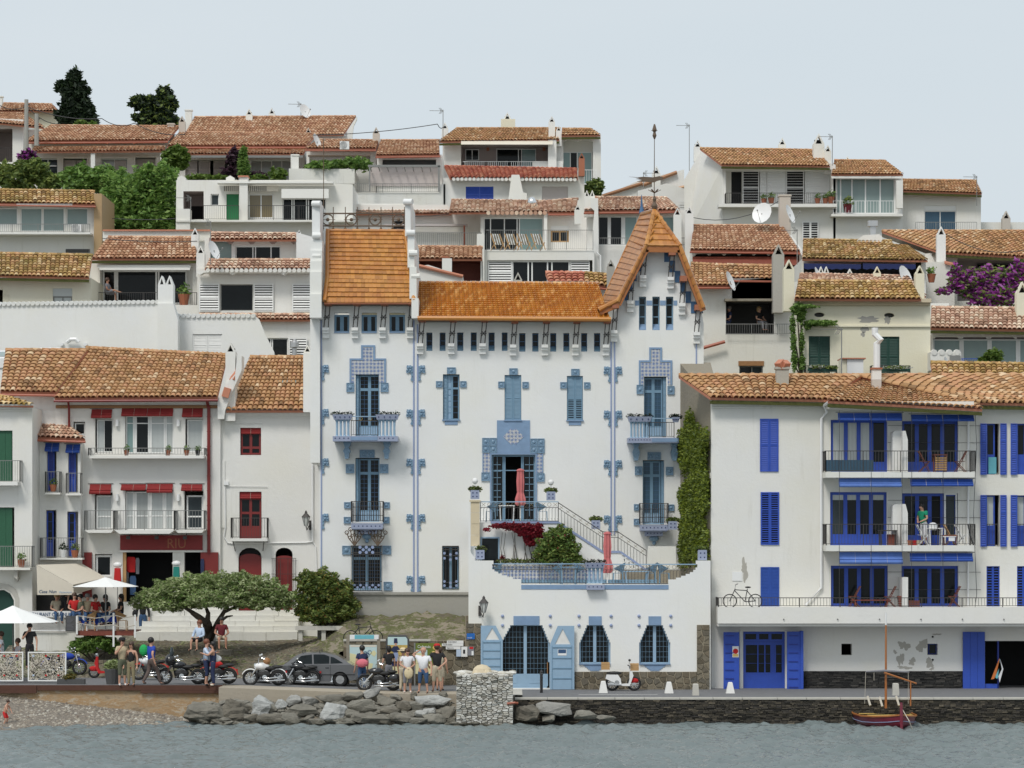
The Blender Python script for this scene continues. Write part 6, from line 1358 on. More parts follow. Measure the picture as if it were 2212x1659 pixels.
window(rh,208,906,243,977,YD,splits=[.45],glass=gw,fw=.05,mw=.02,d=.2);window(rh,271,898,374,979,YD,splits=[.14,.20,.47,.53,.82,.86],rsplits=[.82],glass=['curt_green','wframe','g_dark','wframe','curt_white','wframe','curt_white'],d=.2,fw=.05,mw=.05);window(rh,403,906,438,977,YD,cols=1,glass='curt_white',d=.2)
window(rh,160,913,183,939,YD,cols=1,d=.2);window(rh,207,1070,242,1143,YD,rsplits=[.36],glass='curt_white',cols=1,d=.2,fw=.07);window(rh,271,1062,373,1145,YD,splits=[.14,.20,.47,.54,.80,.86],rsplits=[.36],glass=['curt_white','wframe','curt_grey','wframe','curt_white','wframe','curt_white'],d=.2,fw=.05,mw=.05);window(rh,402,1070,438,1143,YD,rsplits=[.36],cols=1,glass='g_grey',d=.2,fw=.07)
for x0,x1,y0,y1,n_ in ((198,243,884,904,1),(263,375,882,900,2),(394,439,882,902,1),(194,241,1046,1068,1),(262,316,1046,1060,1),(318,374,1045,1065,1),(392,438,1046,1061,1)):awning_roll(rh,x0,y0,x1,y1,YD,'red_rib',-.25,n_)
for x in (253,385):
 for y in (905,1066):MB().lathe(P(x,y+16,YD-.1),[(.08,0),(.08,.3)],8).build('wall_light','white_paint',rh)
railing(rh,191,968,442,984,YD-.75,'iron_grey',sp=.13,side=.75,name='railing');b=MB();b.pbox(193,984,440,990,YD-.8,0,.8);b.build('balcony_slab','white',rh)
railing(rh,183,1103,245,1145,YD-.8,'iron_grey',sp=.12,side=.8);railing(rh,248,1103,376,1145,YD-1.0,'iron_grey',sp=.12,side=.9);railing(rh,378,1103,441,1145,YD-.8,'iron_grey',sp=.12,side=.8)
b=MB();b.pprism([(183,1145),(245,1145),(240,1151),(190,1151)][::-1],YD-.85,0,.85);b.pprism([(247,1145),(377,1145),(366,1153),(258,1153)][::-1],YD-1.05,0,1.05);b.pprism([(378,1145),(441,1145),(436,1151),(384,1151)][::-1],YD-.85,0,.85);b.build('balcony_slabs','white',rh)
MB().pbox(260,1156,438,1188,YD,-.1,-.001).build('shop_sign','red_dark',rh);text('RIU',360,1184,YD-.11,22,'red_brick',rh,'sign_lettering',ext=.001,sx=.9)
b=MB()
for x in (282,343,404):b.bar(P(x,1153,YD-.1),P(x-3,1158,YD-.45),.03);b.box(X(x-6,YD),X(x+2,YD),YD-.5,YD-.4,Z(1165,YD),Z(1158,YD))
b.build('sign_lamps','grey_dark',rh);MB().pbox(258,1188.5,438,1193,YD,-.06,-.001).build('lintel','white',rh)
window(rh,206,1199,241,1246,YD,cols=1,glass='g_dark',d=.15,fw=.09)
b=MB();b.pbox(175,1193,199,1290,YD,-.1,-.02);b.build('shutter_door','red_paint',rh,label='dark red shutter half hidden by the awning');b=MB();b.pbox(434,1193,472,1300,YD,-.12,-.04);b.build('shutter_door','red_paint',rh,label='open dark red shop door leaf')
b=MB();b.pbox(265,1193,272,1300,YD,.05,.2);b.build('door_post','wood_light',rh)
chimney(rh,487,740,508,880,YD-.2,'gable','white',1.0);b=MB();b.pprism([(470,905),(470,862),(488,830),(508,808),(512,770),(522,768),(522,800),(500,850),(486,888),(484,905)],YD-.4,0,1.2);b.build('party_wall','white',rh);b=MB();b.bar(P(486,858,YD-.5),P(492,838,YD-.5),.3,.2);b.bar(P(503,822,YD-.3),P(514,798,YD-.1),.3,.2);b.build('coping_tiles','terra_flat',rh)
def skylight(x0,x1,x2,x3,y0,y1,yb,Y,lab):
 t=T('roof_skylight',lab,'skylight',P(x0,yb,Y),'raised white skylights on the brown roof');b=MB();A1,B1,C1,E1=P(x0,y1,Y),P(x1,y1,Y),P(x3,y0,Y+1.6),P(x2,y0,Y+1.6);dn=Vector((0,0,-.45))
 b.add([A1,B1,C1,E1,A1+dn,B1+dn,C1+dn*2,E1+dn*2],[(0,1,2,3),(0,4,5,1),(1,5,6,2),(3,2,6,7),(0,3,7,4)]);b.build('kerb','white_paint',t)
 cc=(A1+B1+C1+E1)/4;q=[cc+(p-cc)*.58+Vector((0,0,.02)) for p in (A1,B1,C1,E1)];MB().add(q,[(0,1,2,3)]).build('glass','g_green',t)
skylight(70,119,86,130,751,770,782,24.0,'raised white skylight in the middle of the brown tiled roof');skylight(-14,14,-8,34,757,774,784,22.5,'raised skylight cut by the left picture edge')
for i,(x,y) in enumerate(((134,744),(185,744),(158,735))):
 t=T('vent_hood',('small white vent left under the curved hood','small white vent right under the curved hood','curved white vent hood on the blank wall')[i],'vent',P(x*1.0,y,31.9),'vents on the blank white wall')
 b=MB();(b.lathe(P(x,y,31.9),[(.09,-.18),(.09,.1)],8,'y') if i<2 else b.tube([P(x-13,y+4,31.8),P(x-5,y-2,31.7),P(x+6,y-2,31.7),P(x+12,y+4,31.7)],.1,8));b.build('hood','white_paint',t)
nh=T('narrow_house','narrow white house with slim blue French windows and small blue blinds','house',P(125,1340,YD-.6));Yn=YD-.6
hs=[R(101,972,122,1062),R(147,974,168,1064),R(75,994,86,1018),R(99,1102,122,1205),R(145,1105,169,1205)]
body(nh,[(68,945),(68,1340),(174,1340),(174,948)],Yn,3,'white',hs,.35);roof(nh,[(66,944),(184,948),(140,915),(68,910)],Yn-.5,.36,'tile_pink',pitch=.22,gutter='terra_gutter');b=MB();b.bar(P(68,906,Yn+2),P(118,922,Yn+1),.16,.2);b.bar(P(118,922,Yn+1),P(146,936,Yn),.16,.2);b.build('coping_tiles','terra_gutter',nh)
for x0,y0,y1 in ((101,974,1060),(147,976,1062),(99,1104,1203),(146,1107,1203)):window(nh,x0,y0,x0+15,y1,Yn,'blue',cols=1,rsplits=[.34],glass=['blue_dark'] if y0<1000 else ['g_dark'],fw=.06,d=.25,mrows=4);MB().pbox(x0+1.5,y1-(y1-y0)*.32,x0+13.5,y1-2,Yn,.24,.27).build('door_panel','blue',nh)
for x0,x1,y0 in ((98,129,957),(143,174,960)):awning_roll(nh,x0,y0,x1,y0+19,Yn,'blue_awn',-.25)
for x0,x1,y0,y1,lab in ((98,129,1019,1064,0),(143,174,1022,1066,0),(87,177,1162,1205,0)):railing(nh,x0,y0,x1,y1,Yn-.55,'iron_grey',side=.5,sp=.11);MB().pbox(x0-1,y1,x1+1,y1+4,Yn-.6,0,.6).build('balcony_slab','white',nh)
b=MB();b.tube([P(71,950,Yn-.06),P(71,1200,Yn-.06)],.035,6);b.tube([P(76,1075,Yn-.1),P(77,1210,Yn-.1)],.05,6);b.build('pipes','white_paint',nh);MB().pbox(75,995,86,1018,Yn,.1,.15).build('little_window','blue_dark',nh)
Yg=14.5;crn=T('corner_house','white corner house at the left edge with tall green plank shutters','house',P(20,1400,Yg))
arch=[(-20,1340),(-20,1300)]+[(16-36*math.cos(a)*1.0-10+0,1300-26*math.sin(a)) for a in [math.pi*k/10 for k in range(1,10)]]+[(42,1300),(42,1340)]
hs=[R(-30,930,27,1040),R(-30,1096,31,1225),[(-30,1410),(-30,1300),(-22,1286),(-8,1276),(8,1274),(22,1282),(30,1297),(31,1410)]]
body(crn,[(-60,876),(-60,1425),(70,1425),(70,880)],Yg,5,'white',hs,.3)
for h_ in hs[:2]:
 for k in range(3):x0=h_[0][0]+13+k*14+(0 if h_[1][0]<30 else 1);MB().pbox(x0,h_[0][1]+1,x0+13.6,h_[2][1]-1,Yg,.1,.15).build('shutter','green_shut',crn)
MB().pbox(-30,1275,31,1410,Yg,.25,.29).build('door','green_dark',crn);b=MB();pts=[(-30,1296),(-22,1282),(-8,1272),(8,1270),(24,1279),(33,1294),(34,1410),(42,1410),(42,1292),(33,1272),(18,1262),(0,1259),(-30,1264)];b.pprism(pts[::-1],Yg,-.05,-.001);b.build('stone_arch','concrete',crn)
b=MB();[b.pbox(-60,874+i*3.5,74-i*1.2,877+i*3.5,Yg,-.4+i*.1,0) for i in range(4)];b.pbox(-60,1042,44,1049,Yg,-.7,0);b.pbox(-60,1226,71,1231,Yg,-.7,0);b.build('cornice','white',crn);roof(crn,[(-60,872),(72,876),(20,860),(-60,850)],Yg-.4,.34,'tile_ochre',pitch=.22)
railing(crn,-40,995,43,1042,Yg-.7,'iron_grey',side=.6,sp=.1,sides='r');railing(crn,-40,1180,69,1226,Yg-.7,'iron_grey',side=.6,sp=.1,sides='r')
MB().pbox(40,896,70,1420,Yg,-.04,-.001).build('pilaster','white',crn);b=MB();b.pprism([(34,1231),(34,1246),(42,1252),(42,1231)],Yg,-.5,-.05);b.pprism([(36,1240),(44,1248),(40,1256),(34,1256),(32,1244)],Yg,-.3,-.05);b.build('balcony_bracket','concrete',crn)
Yh=17.2;dh=T('plain_house','plain white house with dark red doors and windows beside the tall villa','house',P(580,1340,Yh))
def archp(x0,x1,ys,yt,yb,n_=8):cx,rx=(x0+x1)/2,(x1-x0)/2;return [(x0,yb),(x0,ys)]+[(cx-rx*math.cos(math.pi*k/n_),ys-(ys-yt)*math.sin(math.pi*k/n_)) for k in range(1,n_)]+[(x1,ys),(x1,yb)]
hs=[R(519,924,564,983),R(517,1062,565,1166),archp(515,565,1203,1183,1330),archp(595,632,1197,1183,1330)]
body(dh,[(476,886),(476,1345),(700,1345),(700,886)],Yh,6,'white',hs,.3)
b=MB();[b.pbox(474+i,886+i*3.6,690-i*1.5,889.4+i*3.6,Yh,-.45+i*.1,0) for i in range(5)];b.build('cornice','white',dh)
roof(dh,[(488,887),(656,887),(660,772),(540,772)],Yh-.5,.40,'tile_brown',pitch=.23,L=.46);MB().pprism([(655,890),(655,762),(690,762),(690,890)],Yh-.6,0,6).build('party_wall','white_clean',dh);chimney(dh,656,745,672,780,Yh-.4,'gable','white')
MB().add([P(594,822,Yh+2.2),P(642,822,Yh+2.2),P(646,811,Yh+3),P(600,811,Yh+3),P(594,827,Yh+2),P(642,827,Yh+2)],[(0,1,2,3),(4,5,1,0)]).build('skylight','g_green',dh)
window(dh,520,934,563,982,Yh,'red_paint',cols=2,rsplits=[.28],fw=.08,mw=.12,d=.12,glass='g_dark');awning_roll(dh,520,925,564,938,Yh+.1,'red_rib',-.05)
window(dh,518,1076,564,1140,Yh,'red_paint',cols=2,rsplits=[.5],fw=.08,mw=.12,d=.12);MB().pbox(518,1140,564,1165,Yh,.1,.18).build('door_panel','red_paint',dh);awning_roll(dh,518,1063,565,1078,Yh+.1,'red_rib',-.05)
railing(dh,499,1119,577,1163,Yh-.6,'iron',side=.6,sp=.11);MB().pbox(498,1163,577,1169,Yh-.65,0,.65).build('balcony_slab','white',dh);b=MB();b.bar(P(504,1170,Yh-.5),P(508,1190,Yh),.03);b.bar(P(570,1170,Yh-.5),P(568,1190,Yh),.03);b.build('stays','iron',dh)
MB().pprism(archp(516,564,1206,1196,1328),Yh,.12,.2).build('door','red_paint',dh);MB().pbox(516,1184,564,1200,Yh,.22,.26).build('fanlight','dark',dh);MB().pprism(archp(596,631,1205,1200,1328),Yh,.12,.2).build('door','red_paint',dh)
b=MB()
for x in (599,606,622,629):b.bar(P(x,1206,Yh-.05),P(x,1300,Yh-.05),.02)
for y in (1206,1240):b.bar(P(586,y,Yh-.08),P(640,y,Yh-.08),.02)
for x in (588,592,634,638):b.bar(P(x,1207,Yh-.1),P(x,1310,Yh-.1),.018)
b.build('folding_grille','iron',dh)
b=MB();b.tube([P(674,890,Yh-.1),P(675,900,Yh-.08),P(675,1170,Yh-.08)],.05,7);b.tube([P(490,1172,Yh-.05),P(500,1174,Yh-.05),P(660,1172,Yh-.05),P(676,1170,Yh-.05),P(682,1180,Yh-.05),P(684,1230,Yh-.05)],.03,5);b.tube([P(486,1050,Yh-.05),P(487,1140,Yh-.05),P(484,1160,Yh-.05),P(492,1172,Yh-.05)],.03,5);b.tube([P(500,915,Yh-.05),P(566,914,Yh-.05)],.015,4);b.tube([P(492,1050,Yh-.05),P(578,1051,Yh-.05)],.015,4);b.build('pipes','white_paint',dh);MB().pbox(484,1040,494,1048,Yh,-.12,-.001).build('meter_box','white_paint',dh);MB().pbox(476,995,486,1140,Yh,-.05,-.001).build('conduit_cover','white',dh)
def wall_lamp(x,y,Y,label,side=1,arm=20):
 t=T('wall_lamp',label,'wall lamp',P(x,y+28,Y),'old style lanterns on brackets');q=lambda a,c:P(x+a,y+c,Y-.5)
 b=MB();o=q(0,0);b.lathe(o-Vector((0,0,.55)),[(.05,0),(.08,.02)],6);b.lathe(o-Vector((0,0,.53)),[(.07,0),(.16,.38)],6);b.build('lantern_glass','lamp_glass',t)
 b=MB();b.lathe(o-Vector((0,0,.15)),[(.20,0),(.18,.04),(.06,.18),(.06,.23),(.02,.30)],6)
 for k in range(6):a=k*math.pi/3;b.bar(o+Vector((.075*math.cos(a),.075*math.sin(a),-.53)),o+Vector((.165*math.cos(a),.165*math.sin(a),-.15)),.02)
 b.build('lantern_frame','iron',t)
 b=MB();w_=P(x+side*9,y+24,Y-.05);b.tube([o-Vector((0,0,.54)),o+Vector((side*.03,.1,-.72)),w_+Vector((0,-.2,.02)),w_],.022,5);b.box(w_.x-.05,w_.x+.05,Y-.06,Y-.001,w_.z-.22,w_.z+.2);b.build('bracket','iron',t)
wall_lamp(661,1110,Yh,'black wall lantern on the plain house left of the villa',1);wall_lamp(1045,1295,YF,'black wall lantern on the corner of the villa front block',-1)
st=T('whitewashed_steps','broad whitewashed stone steps climbing under the olive tree','steps',P(480,1378,15.6));b=MB()
r=random.Random(3);zt=Z(1318,16.8);n_=5;b=MB()
for i in range(n_):
 y0=Z(1376,15.6)+(zt-Z(1376,15.6))*i/n_;y1=Z(1376,15.6)+(zt-Z(1376,15.6))*(i+1)/n_;Yq=15.6+i*.28;x=X(296,16)+i*.1
 while x<X(642,16):w_=r.uniform(.7,2.2);w_=min(w_,X(644,16)-x);ibox('step_stone','white_stained',st,x,x+w_-.012,Yq+r.uniform(-.03,.03),17.1,y0-(.3 if i==0 else.02)+r.uniform(-.015,.015),y1+r.uniform(-.02,.02)-.012);x+=w_
ps=T('garden_parapet','white plastered bank wall under the restaurant trellis','wall',P(130,1400,14));MB().pprism([(68,1500),(68,1370),(70,1366),(160,1368),(243,1376),(252,1382),(240,1400),(228,1500)],14,-.2,2.6).build('wall','white_stained',ps)
lowr=T('rubble_kerb','low dark rubble wall under the shrub by the scooters','wall',P(260,1430,11.5));drystone(lowr,X(205,11.5),X(330,11.5),1.3,2.0,11.5,'rubble',h=.12,wmin=.15,wmax=.4,cap=80,seed=31)
bn=T('stone_bench','long rough granite bench under the flowering shrub','bench',P(702,1378,11.9));Yb=11.9
MB().pbox(639,1352,764,1361,Yb,-.25,.25).build('slab','concrete',bn)
for x in (645,695,748):MB().pbox(x,1361.2,x+9,1384,Yb,-.15,.2).build('leg','concrete',bn)
rw=T('retaining_wall','crazy-stone retaining wall with paper notices beside the villa corner','wall',P(900,1480,8.9));YR=8.9
rubble(rw,742,1384,1040,1500,YR,'rubble',.33,12,-.1,inside=lambda x,z:x>X(905,YR) or z<Z(1392,YR));b=MB();b.pbox(742,1384,1040,1500,YR,-.05,.3);b.pbox(1005,1330,1040,1383.8,YR,-.03,.3);b.build('wall_core','mortar',rw);rubble(rw,1007,1330,1038,1384,YR-.05,'rubble',.33,14,-.06)
MB().pbox(742,1381,930,1385,YR,-.15,.3).build('coping','concrete',rw)
xs_=[X(640,11)+i*.22 for i in range(60) if X(640,11)+i*.22<X(1012,9)];rr=random.Random(77)
nz={}
def bank(x,y):
 k=(round(x,2),round(y,2))
 if k not in nz:nz[k]=rr.uniform(-.09,.09)
 f=(y-9.2)/(12.7-9.2);z=2.62+f*1.35;z=math.floor(z/.19+.5*math.sin(x*1.3)+.3*math.sin(x*4.1+y))*.19*.8+z*.2
 g=max(0,min(1,(x+8.3)/1.2));return (slope_z(x,y)*(1-g)+z*g)+nz[k]
sheet('rocky_bank',xs_,[9.05]+[9.2+i*.22 for i in range(17)],bank,'rocky_bank')
# ================================================================ apartment house on the right
win(4,3);YR_=7.0
rb=T('apartment_house','big white waterfront house with cobalt blue shutters, awnings and three balconies','house',P(1300,2800,YR_));G=864/3264
def a3(x,y):return x,y
def bx4(y):return y+1408.4
hs=[R(57,217,208,648),R(62,816,214,1246),R(62,1427,214,bx4(345)),R(635,225,1097,650),R(1215,235,1675,650),R(630,815,1093,1250),R(1218,825,1673,1250),R(636,1416,1102,bx4(345)),R(1212,1418,1676,bx4(345)),R(1908,256,2012,672),R(2158,256,2230,672),R(1905,840,2014,1258),R(2152,842,2230,1258),R(1906,1420,2014,bx4(345)),R(2155,1420,2230,bx4(345)),R(-80+0,bx4(545),262,bx4(1010)),R(722,bx4(645),808,bx4(738)),R(1424,bx4(645),1508,bx4(736)),R(1893,bx4(622),2290,bx4(1030))]
b=MB();ol=[(X(a,YR_),Z(c,YR_)) for a,c in [(-340,60),(-340,bx4(1045)),(2900,bx4(1045)),(2900,60)]];b.prism(ol,YR_,YR_+.4,[[(X(a,YR_),Z(c,YR_)) for a,c in h] for h in hs]);b.build('wall','white',rb)
zt_=Z(60,YR_);xL=X(-340,YR_);MB().add([(xL,YR_+.4,.9),(xL,YR_+.4,zt_),(xL-.95,YR_+6.2,zt_+1.9),(xL-.95,YR_+6.2,.9),(xL+.4,YR_+.4,.9),(xL+.4,YR_+.4,zt_),(xL+.4,YR_+6.2,zt_+1.9),(xL+.4,YR_+6.2,.9)],[(0,3,2,1),(0,1,5,4),(1,2,6,5),(2,3,7,6)]).build('side_wall','old_render',rb)
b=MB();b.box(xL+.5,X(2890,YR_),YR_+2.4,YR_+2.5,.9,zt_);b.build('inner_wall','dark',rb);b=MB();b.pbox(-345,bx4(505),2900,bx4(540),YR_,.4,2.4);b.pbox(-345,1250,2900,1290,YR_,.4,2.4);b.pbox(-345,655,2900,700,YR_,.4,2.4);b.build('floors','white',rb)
b=MB();[b.pbox(-345+i*3,66+i*17,560-i*3,81+i*17,YR_,-.38+i*.1,0) for i in range(4)];[b.pbox(1870,100+i*13,2900,111+i*13,YR_,-.38+i*.1,0) for i in range(4)];b.build('cornice','white_stained',rb)
win()
roof(rb,[(1534,859),(1790,864),(1860,812),(1466,812)],YR_-.5,.34,'tile_brown',pitch=.23,L=.46,fascia='moss');roof(rb,[(1788,866),(2122,884),(2060,826),(1846,814)],YR_-1.5,.34,'tile_brown',pitch=.23,L=.46,fascia='moss',third=(YR_+3.2,YR_+3.2));roof(rb,[(2098,870),(2330,874),(2330,812),(1850,812)],YR_-.5,.34,'tile_brown',pitch=.23,L=.46,fascia='moss')
roof(rb,[(2014,815),(2330,815),(2330,790),(2010,784)],15,.36,'tile_ochre',pitch=.24)
b=MB();b.tube([P(1790,868,YR_-1.4),P(1780,876,YR_-.4),P(1786,890,YR_-.12),P(1774,905,YR_-.1),P(1774,1270,YR_-.1),P(1740,1308,YR_-.1)],.06,7);b.build('downpipe','white_paint',rb);b=MB();b.tube([P(2119,883,YR_-1.4),P(2112,894,YR_-.4),P(2092,900,YR_-.1),P(2091,1310,YR_-.08)],.045,7);b.build('downpipe','white_paint',rb)
MB().pbox(1790,867,2104,882,YR_-1.3,0,1.29).build('eave_box','white',rb)
chimney(rb,1677,792,1704,856,YR_+.8,'box','chimney_grey');MB().pbox(1704,828,1712,852,YR_+.8,.1,.6).build('chimney_step','chimney_grey',rb);b=MB();b.bar(P(1681,792,YR_+.8),P(1690,783,YR_+1),.3,.3);b.bar(P(1700,792,YR_+.8),P(1692,784,YR_+1),.3,.3);b.build('chimney_tiles','terra_flat',rb)
b=MB();b.pbox(1884,820,1904,852,YR_+1,0,.4);b.build('chimney_shaft','beige',rb);b=MB();b.pbox(1884,798,1904,819.8,YR_+1,0,.4);b.build('chimney_shaft','white',rb);MB().pbox(1882,794,1906,797.8,YR_+1,-.05,.45).build('chimney_cap','red_brick',rb);MB().tube([P(1894,795,YR_+1.2),P(1894,742,YR_+1.2),P(1902,734,YR_+1.1),P(1890,722,YR_+1.2),P(1890,708,YR_+1.2)],.14,8).build('flue_pipe','white_paint',rb)
ch=T('roof_hut','white box hut with red-stained side on the big brown roof','roof hut',P(1840,815,12));MB().pbox(1830,775,1865,817,12,0,1.2).build('hut_wall','white_paint',ch);MB().pbox(1817,773,1870,775.5,12,-.1,1.4).build('hut_roof','terra_flat',ch);MB().pbox(1817,776,1829.5,817,12,.05,1).build('side','cream',ch)
antenna(1818,708,815,11,'tall antenna in front of the cream house with green shutters')
win(4,3)
shutter(rb,57,217,208,648,YR_,'blue',2,.075,-.05,rails=1,back='blue_dark');shutter(rb,62,816,214,1246,YR_,'blue',2,.09,-.05,rails=2,back='dark',open_slats=True);shutter(rb,62,1427,214,bx4(345),YR_,'blue_awn',2,.06,-.05,rails=1,back='blue_dark')
for y0,y1 in ((256,674),(840,1260)):
 for x0,x1 in ((1853,1905),(2015,2068),(2100,2155)):shutter(rb,x0,y0,x1,y1,YR_,'blue',1,.09,-.09,rails=2,back='blue_dark')
for x0 in (1906,2155):shutter(rb,x0,1420,x0+108,bx4(345),YR_,'blue',2,.11,.05,rails=2,back='dark',open_slats=True)
for x0,x1,y0,y1,g in ((1908,1980,256,520,'g_dark'),(2158,2230,256,520,'g_dark'),(1905,1980,842,1100,'curt_white'),(2152,2230,842,1100,'curt_white')):window(rb,x0,y0,x1,y1,YR_,'blue',cols=1,glass=g,fw=.06,d=.2,blind=('curt_white',.2) if y0>800 else None);MB().pbox(x0,y1,x1,y1+155,YR_,.2,.27).build('door_panel','blue',rb)
MB().pbox(1926,530,1990,665,YR_,.1,.16).build('panel','cl_cyan',rb,label='bright turquoise board standing in the upper right window');railing(rb,1908,1078,1998,1256,YR_-.02,'iron',sp=.1,posts=3);railing(rb,2155,1078,2230,1256,YR_-.02,'iron',sp=.1,posts=3)
def doors(x0,y0,x1,y1,gl,panel,bl=None,wh=None):
 w_=window(rb,x0,y0,x1,y1-panel,YR_,'blue',cols=4,glass=gl,fw=.11,mw=.16,d=.15,blind=bl);b=MB();b.pbox(x0,y1-panel,x1,y1,YR_,.14,.22);b.build('door_panels','blue',rb)
doors(635,226,1097,650,['curt_white','curt_white','curt_white','g_dark'],60);doors(1216,236,1674,650,'g_dark',60);doors(631,816,1093,1249,['g_grey','g_dark','g_dark','g_dark'],68,('curt_white',.13));doors(1219,826,1673,1249,['g_dark','g_dark','dark','g_grey'],60,None);doors(637,1417,1101,bx4(344),'g_dark',5);doors(1213,1419,1675,bx4(344),'g_dark',5)
b=MB();b.pbox(1562,838,1576,1235,YR_,.05,.13);b.pbox(1655,838,1668,1235,YR_,.05,.13);b.pbox(1562,825,1668,838,YR_,.05,.13);b.build('white_door_frame','white_paint',rb)
for y0,y1,y2,sx0,sx1 in ((480,652,697,594,1815),(1078,1250,1298,598,1812)):
 bl=T('balcony',('uppermost balcony of the blue-shuttered house, rust-streaked slab edge','middle balcony of the blue-shuttered house, slab streaked with rust')[y0>600],'balcony',P(1200,y2,YR_-1.2),'long balconies of the blue-shuttered house')
 MB().pbox(sx0,y1,sx1,y2,YR_-1.25,0,1.245).build('slab','white_stained',bl);railing(bl,sx0,y0,sx1,y1,YR_-1.22,'iron',sp=.125,side=1.2)
 b=MB();dv=[(1215,y0-165),(1245,y0-165),(1264,y0-90),(1264,y1-2),(1215,y1-2)];b.pprism(dv[::-1],YR_-1.0,0,.12);b.build('divider','white',bl);b=MB();b.pprism([(1140,y0-150),(1160,y0-165),(1214,y0-165),(1214,y1-2),(1140,y1-2)][::-1],YR_-.7,0,.55);b.build('divider','white',bl)
b=MB();b.pbox(1215,bx4(102),1266,bx4(340),YR_-1.0,0,.98);b.build('divider','white',rb)
for x0,x1,y0,y1,m_,n_ in ((690,1215,170,236,'blue_awn',2),(1285,1802,183,240,'blue_awn',2),(697,1210,703,776,'blue_faded',1),(1280,1795,708,770,'blue_awn',2),(702,1220,1305,1403,'blue_faded',2),(1277,1792,1313,1383,'blue_awn',2)):awning_roll(rb,x0,y0,x1,y1,YR_-1.0,m_,-.18,n_)
b=MB()
for x in (706,966,1218,1296,1552):b.tube([P(x,150,YR_-1.28),P(x-2,bx4(470),YR_-1.28)],.008,4)
for x in (1812,):b.tube([P(x,160,YR_-1.28),P(1826,440,YR_-1.28),P(1800,1000,YR_-1.28),P(1826,1650,YR_-1.28),P(1796,bx4(470),YR_-1.28)],.012,4)
for y in (272,411,882,1022,1467,1610):b.tube([P(1100,y,YR_-.03),P(1860,y+2,YR_-.03)],.008,4)
b.build('awning_cords','grey_dark',rb)
tr=T('terrace','long white first-floor terrace ledge running across the blue-shuttered house','terrace',P(1200,bx4(505),5.6));Yt=5.6
MB().pbox(-285,bx4(347),2900,bx4(480),Yt,0,YR_-Yt-.002).build('parapet','white',tr);MB().pbox(-285,bx4(482),2900,bx4(503),Yt+.12,0,YR_-Yt-.13).build('lip','white',tr);railing(tr,-282,bx4(270),2700,bx4(346),Yt+.03,'iron',sp=.125,side=1.3,sides='l')
b=MB()
for x in (252,692,1034,1372,1711,2049):b.lathe(P(x,bx4(445),Yt-.06),[(.025,0),(.025,.1)],6,'y')
b.build('drain_spouts','grey_dark',tr)
win(4,4);b=MB();b.pbox(0,340,1,341,5,0,.01)
window(rb,-80,545,262,630,YR_,'blue',cols=3,fw=.1,mw=.12,d=.15);window(rb,-80,632,262,905,YR_,'blue',splits=[.335,.53,.70,.82],fw=.12,mw=.05,d=.15,mrows=3,glass=['g_dark','g_dark','g_dark','blue','g_dark']);MB().pbox(-80,905,262,1010,YR_,.13,.22).build('door_panels','blue',rb)
for x0,x1,lb,po in ((-240,-112,'cobalt plank shutter with a round-emblem notice beside the garage doors',1),(278,412,'cobalt plank shutter folded open right of the garage doors',0)):
 t=T('garage_shutter',lb,'shutter',P((x0+x1)/2,1035,YR_-.4),'open cobalt blue shutters at street level');y0,y1=545,1035
 if po:MB().pbox(x0,y0+5,x1,y1+8,YR_-.45,0,.07).build('panel','blue',t)
 else:MB().pbox(x0,y0,x1-24,y1,YR_-.5,0,.07).build('panel','blue',t);MB().pbox(x1-23,y0-4,x1,y1+4,YR_-.56,0,.5).build('folded_leaf','blue',t)
 b=MB()
 for k in range(7):b.pbox(x0+14,y0+30+k*70,x1-44,y0+38+k*70,YR_-(.45 if po else.5),-.03,-.001)
 b.build('battens','blue_dark',t)
 if po:
  MB().pbox(-168,665,-116,755,YR_-.46,-.012,-.001).build('notice','white_paint',t);MB().lathe(P(-142,706,YR_-.475),[(.11,0),(.11,.004)],14,'y').build('notice_emblem','cl_red',t);MB().pbox(-164,728,-120,750,YR_-.474,-.004,0).build('notice_foot','yellow_in',t)
MB().pbox(-110,540,-92,1010,YR_,-.1,-.002).build('door_post','wframe',rb);MB().pbox(262,540,277,1012,YR_,-.1,-.002).build('door_post','wframe',rb)
ds=MB();dado=T('schist_dado','band of dark dry-laid schist slabs along the foot of the white wall','stone cladding',P(1050,1040,YR_));drystone(dado,X(412,YR_),X(1712,YR_),Z(1042,YR_),Z(868,YR_),YR_-.03,'schist_black',h=.05,wmin=.12,wmax=.4,seed=21,dep=.03)
window(rb,1440,648,1506,734,YR_,'blue_dark',cols=1,d=.25,fw=.03)
b=MB();r=random.Random(9)
def blotch(parent,x,y,rx,ry,seed,Y,mat='chimney_grey'):
 q=random.Random(seed);pts=[]
 for i in range(30):a=i*2*math.pi/30;k=.8+.25*math.sin(2*a+seed)+.15*math.sin(5*a+seed*2)+q.uniform(-.12,.12);pts.append((x+rx*k*math.cos(a),y+ry*k*math.sin(a)))
 MB().pprism(pts,Y,-.005,.01).build('bare_plaster',mat,parent)
for x,y,rx,ry,sd in ((1235,660,48,50,1),(1205,770,30,70,2),(1380,660,50,60,3),(1300,790,40,30,4),(1440,800,45,40,5),(1160,712,18,18,6),(1240,840,60,18,7),(1500,568,38,10,8),(1460,850,20,15,9)):blotch(rb,x,y,rx,ry,sd,YR_)
for x,y in ((1467,588),(1467,776)):MB().lathe(P(x,y,YR_-.012),[(.045,0),(.045,.01)],8,'y').build('vent_hole','dark',rb)
for k in range(3):MB().pbox(1714+k*60,548,1772.5+k*60,1037,YR_-.12,0,.06).build('plank','blue',rb)
MB().pbox(1893,972,2002,1030,YR_,-.02,.05).build('sill_panel','blue',rb);MB().pbox(1995,622,2006,1030,YR_,-.02,.1).build('post','blue_dark',rb)
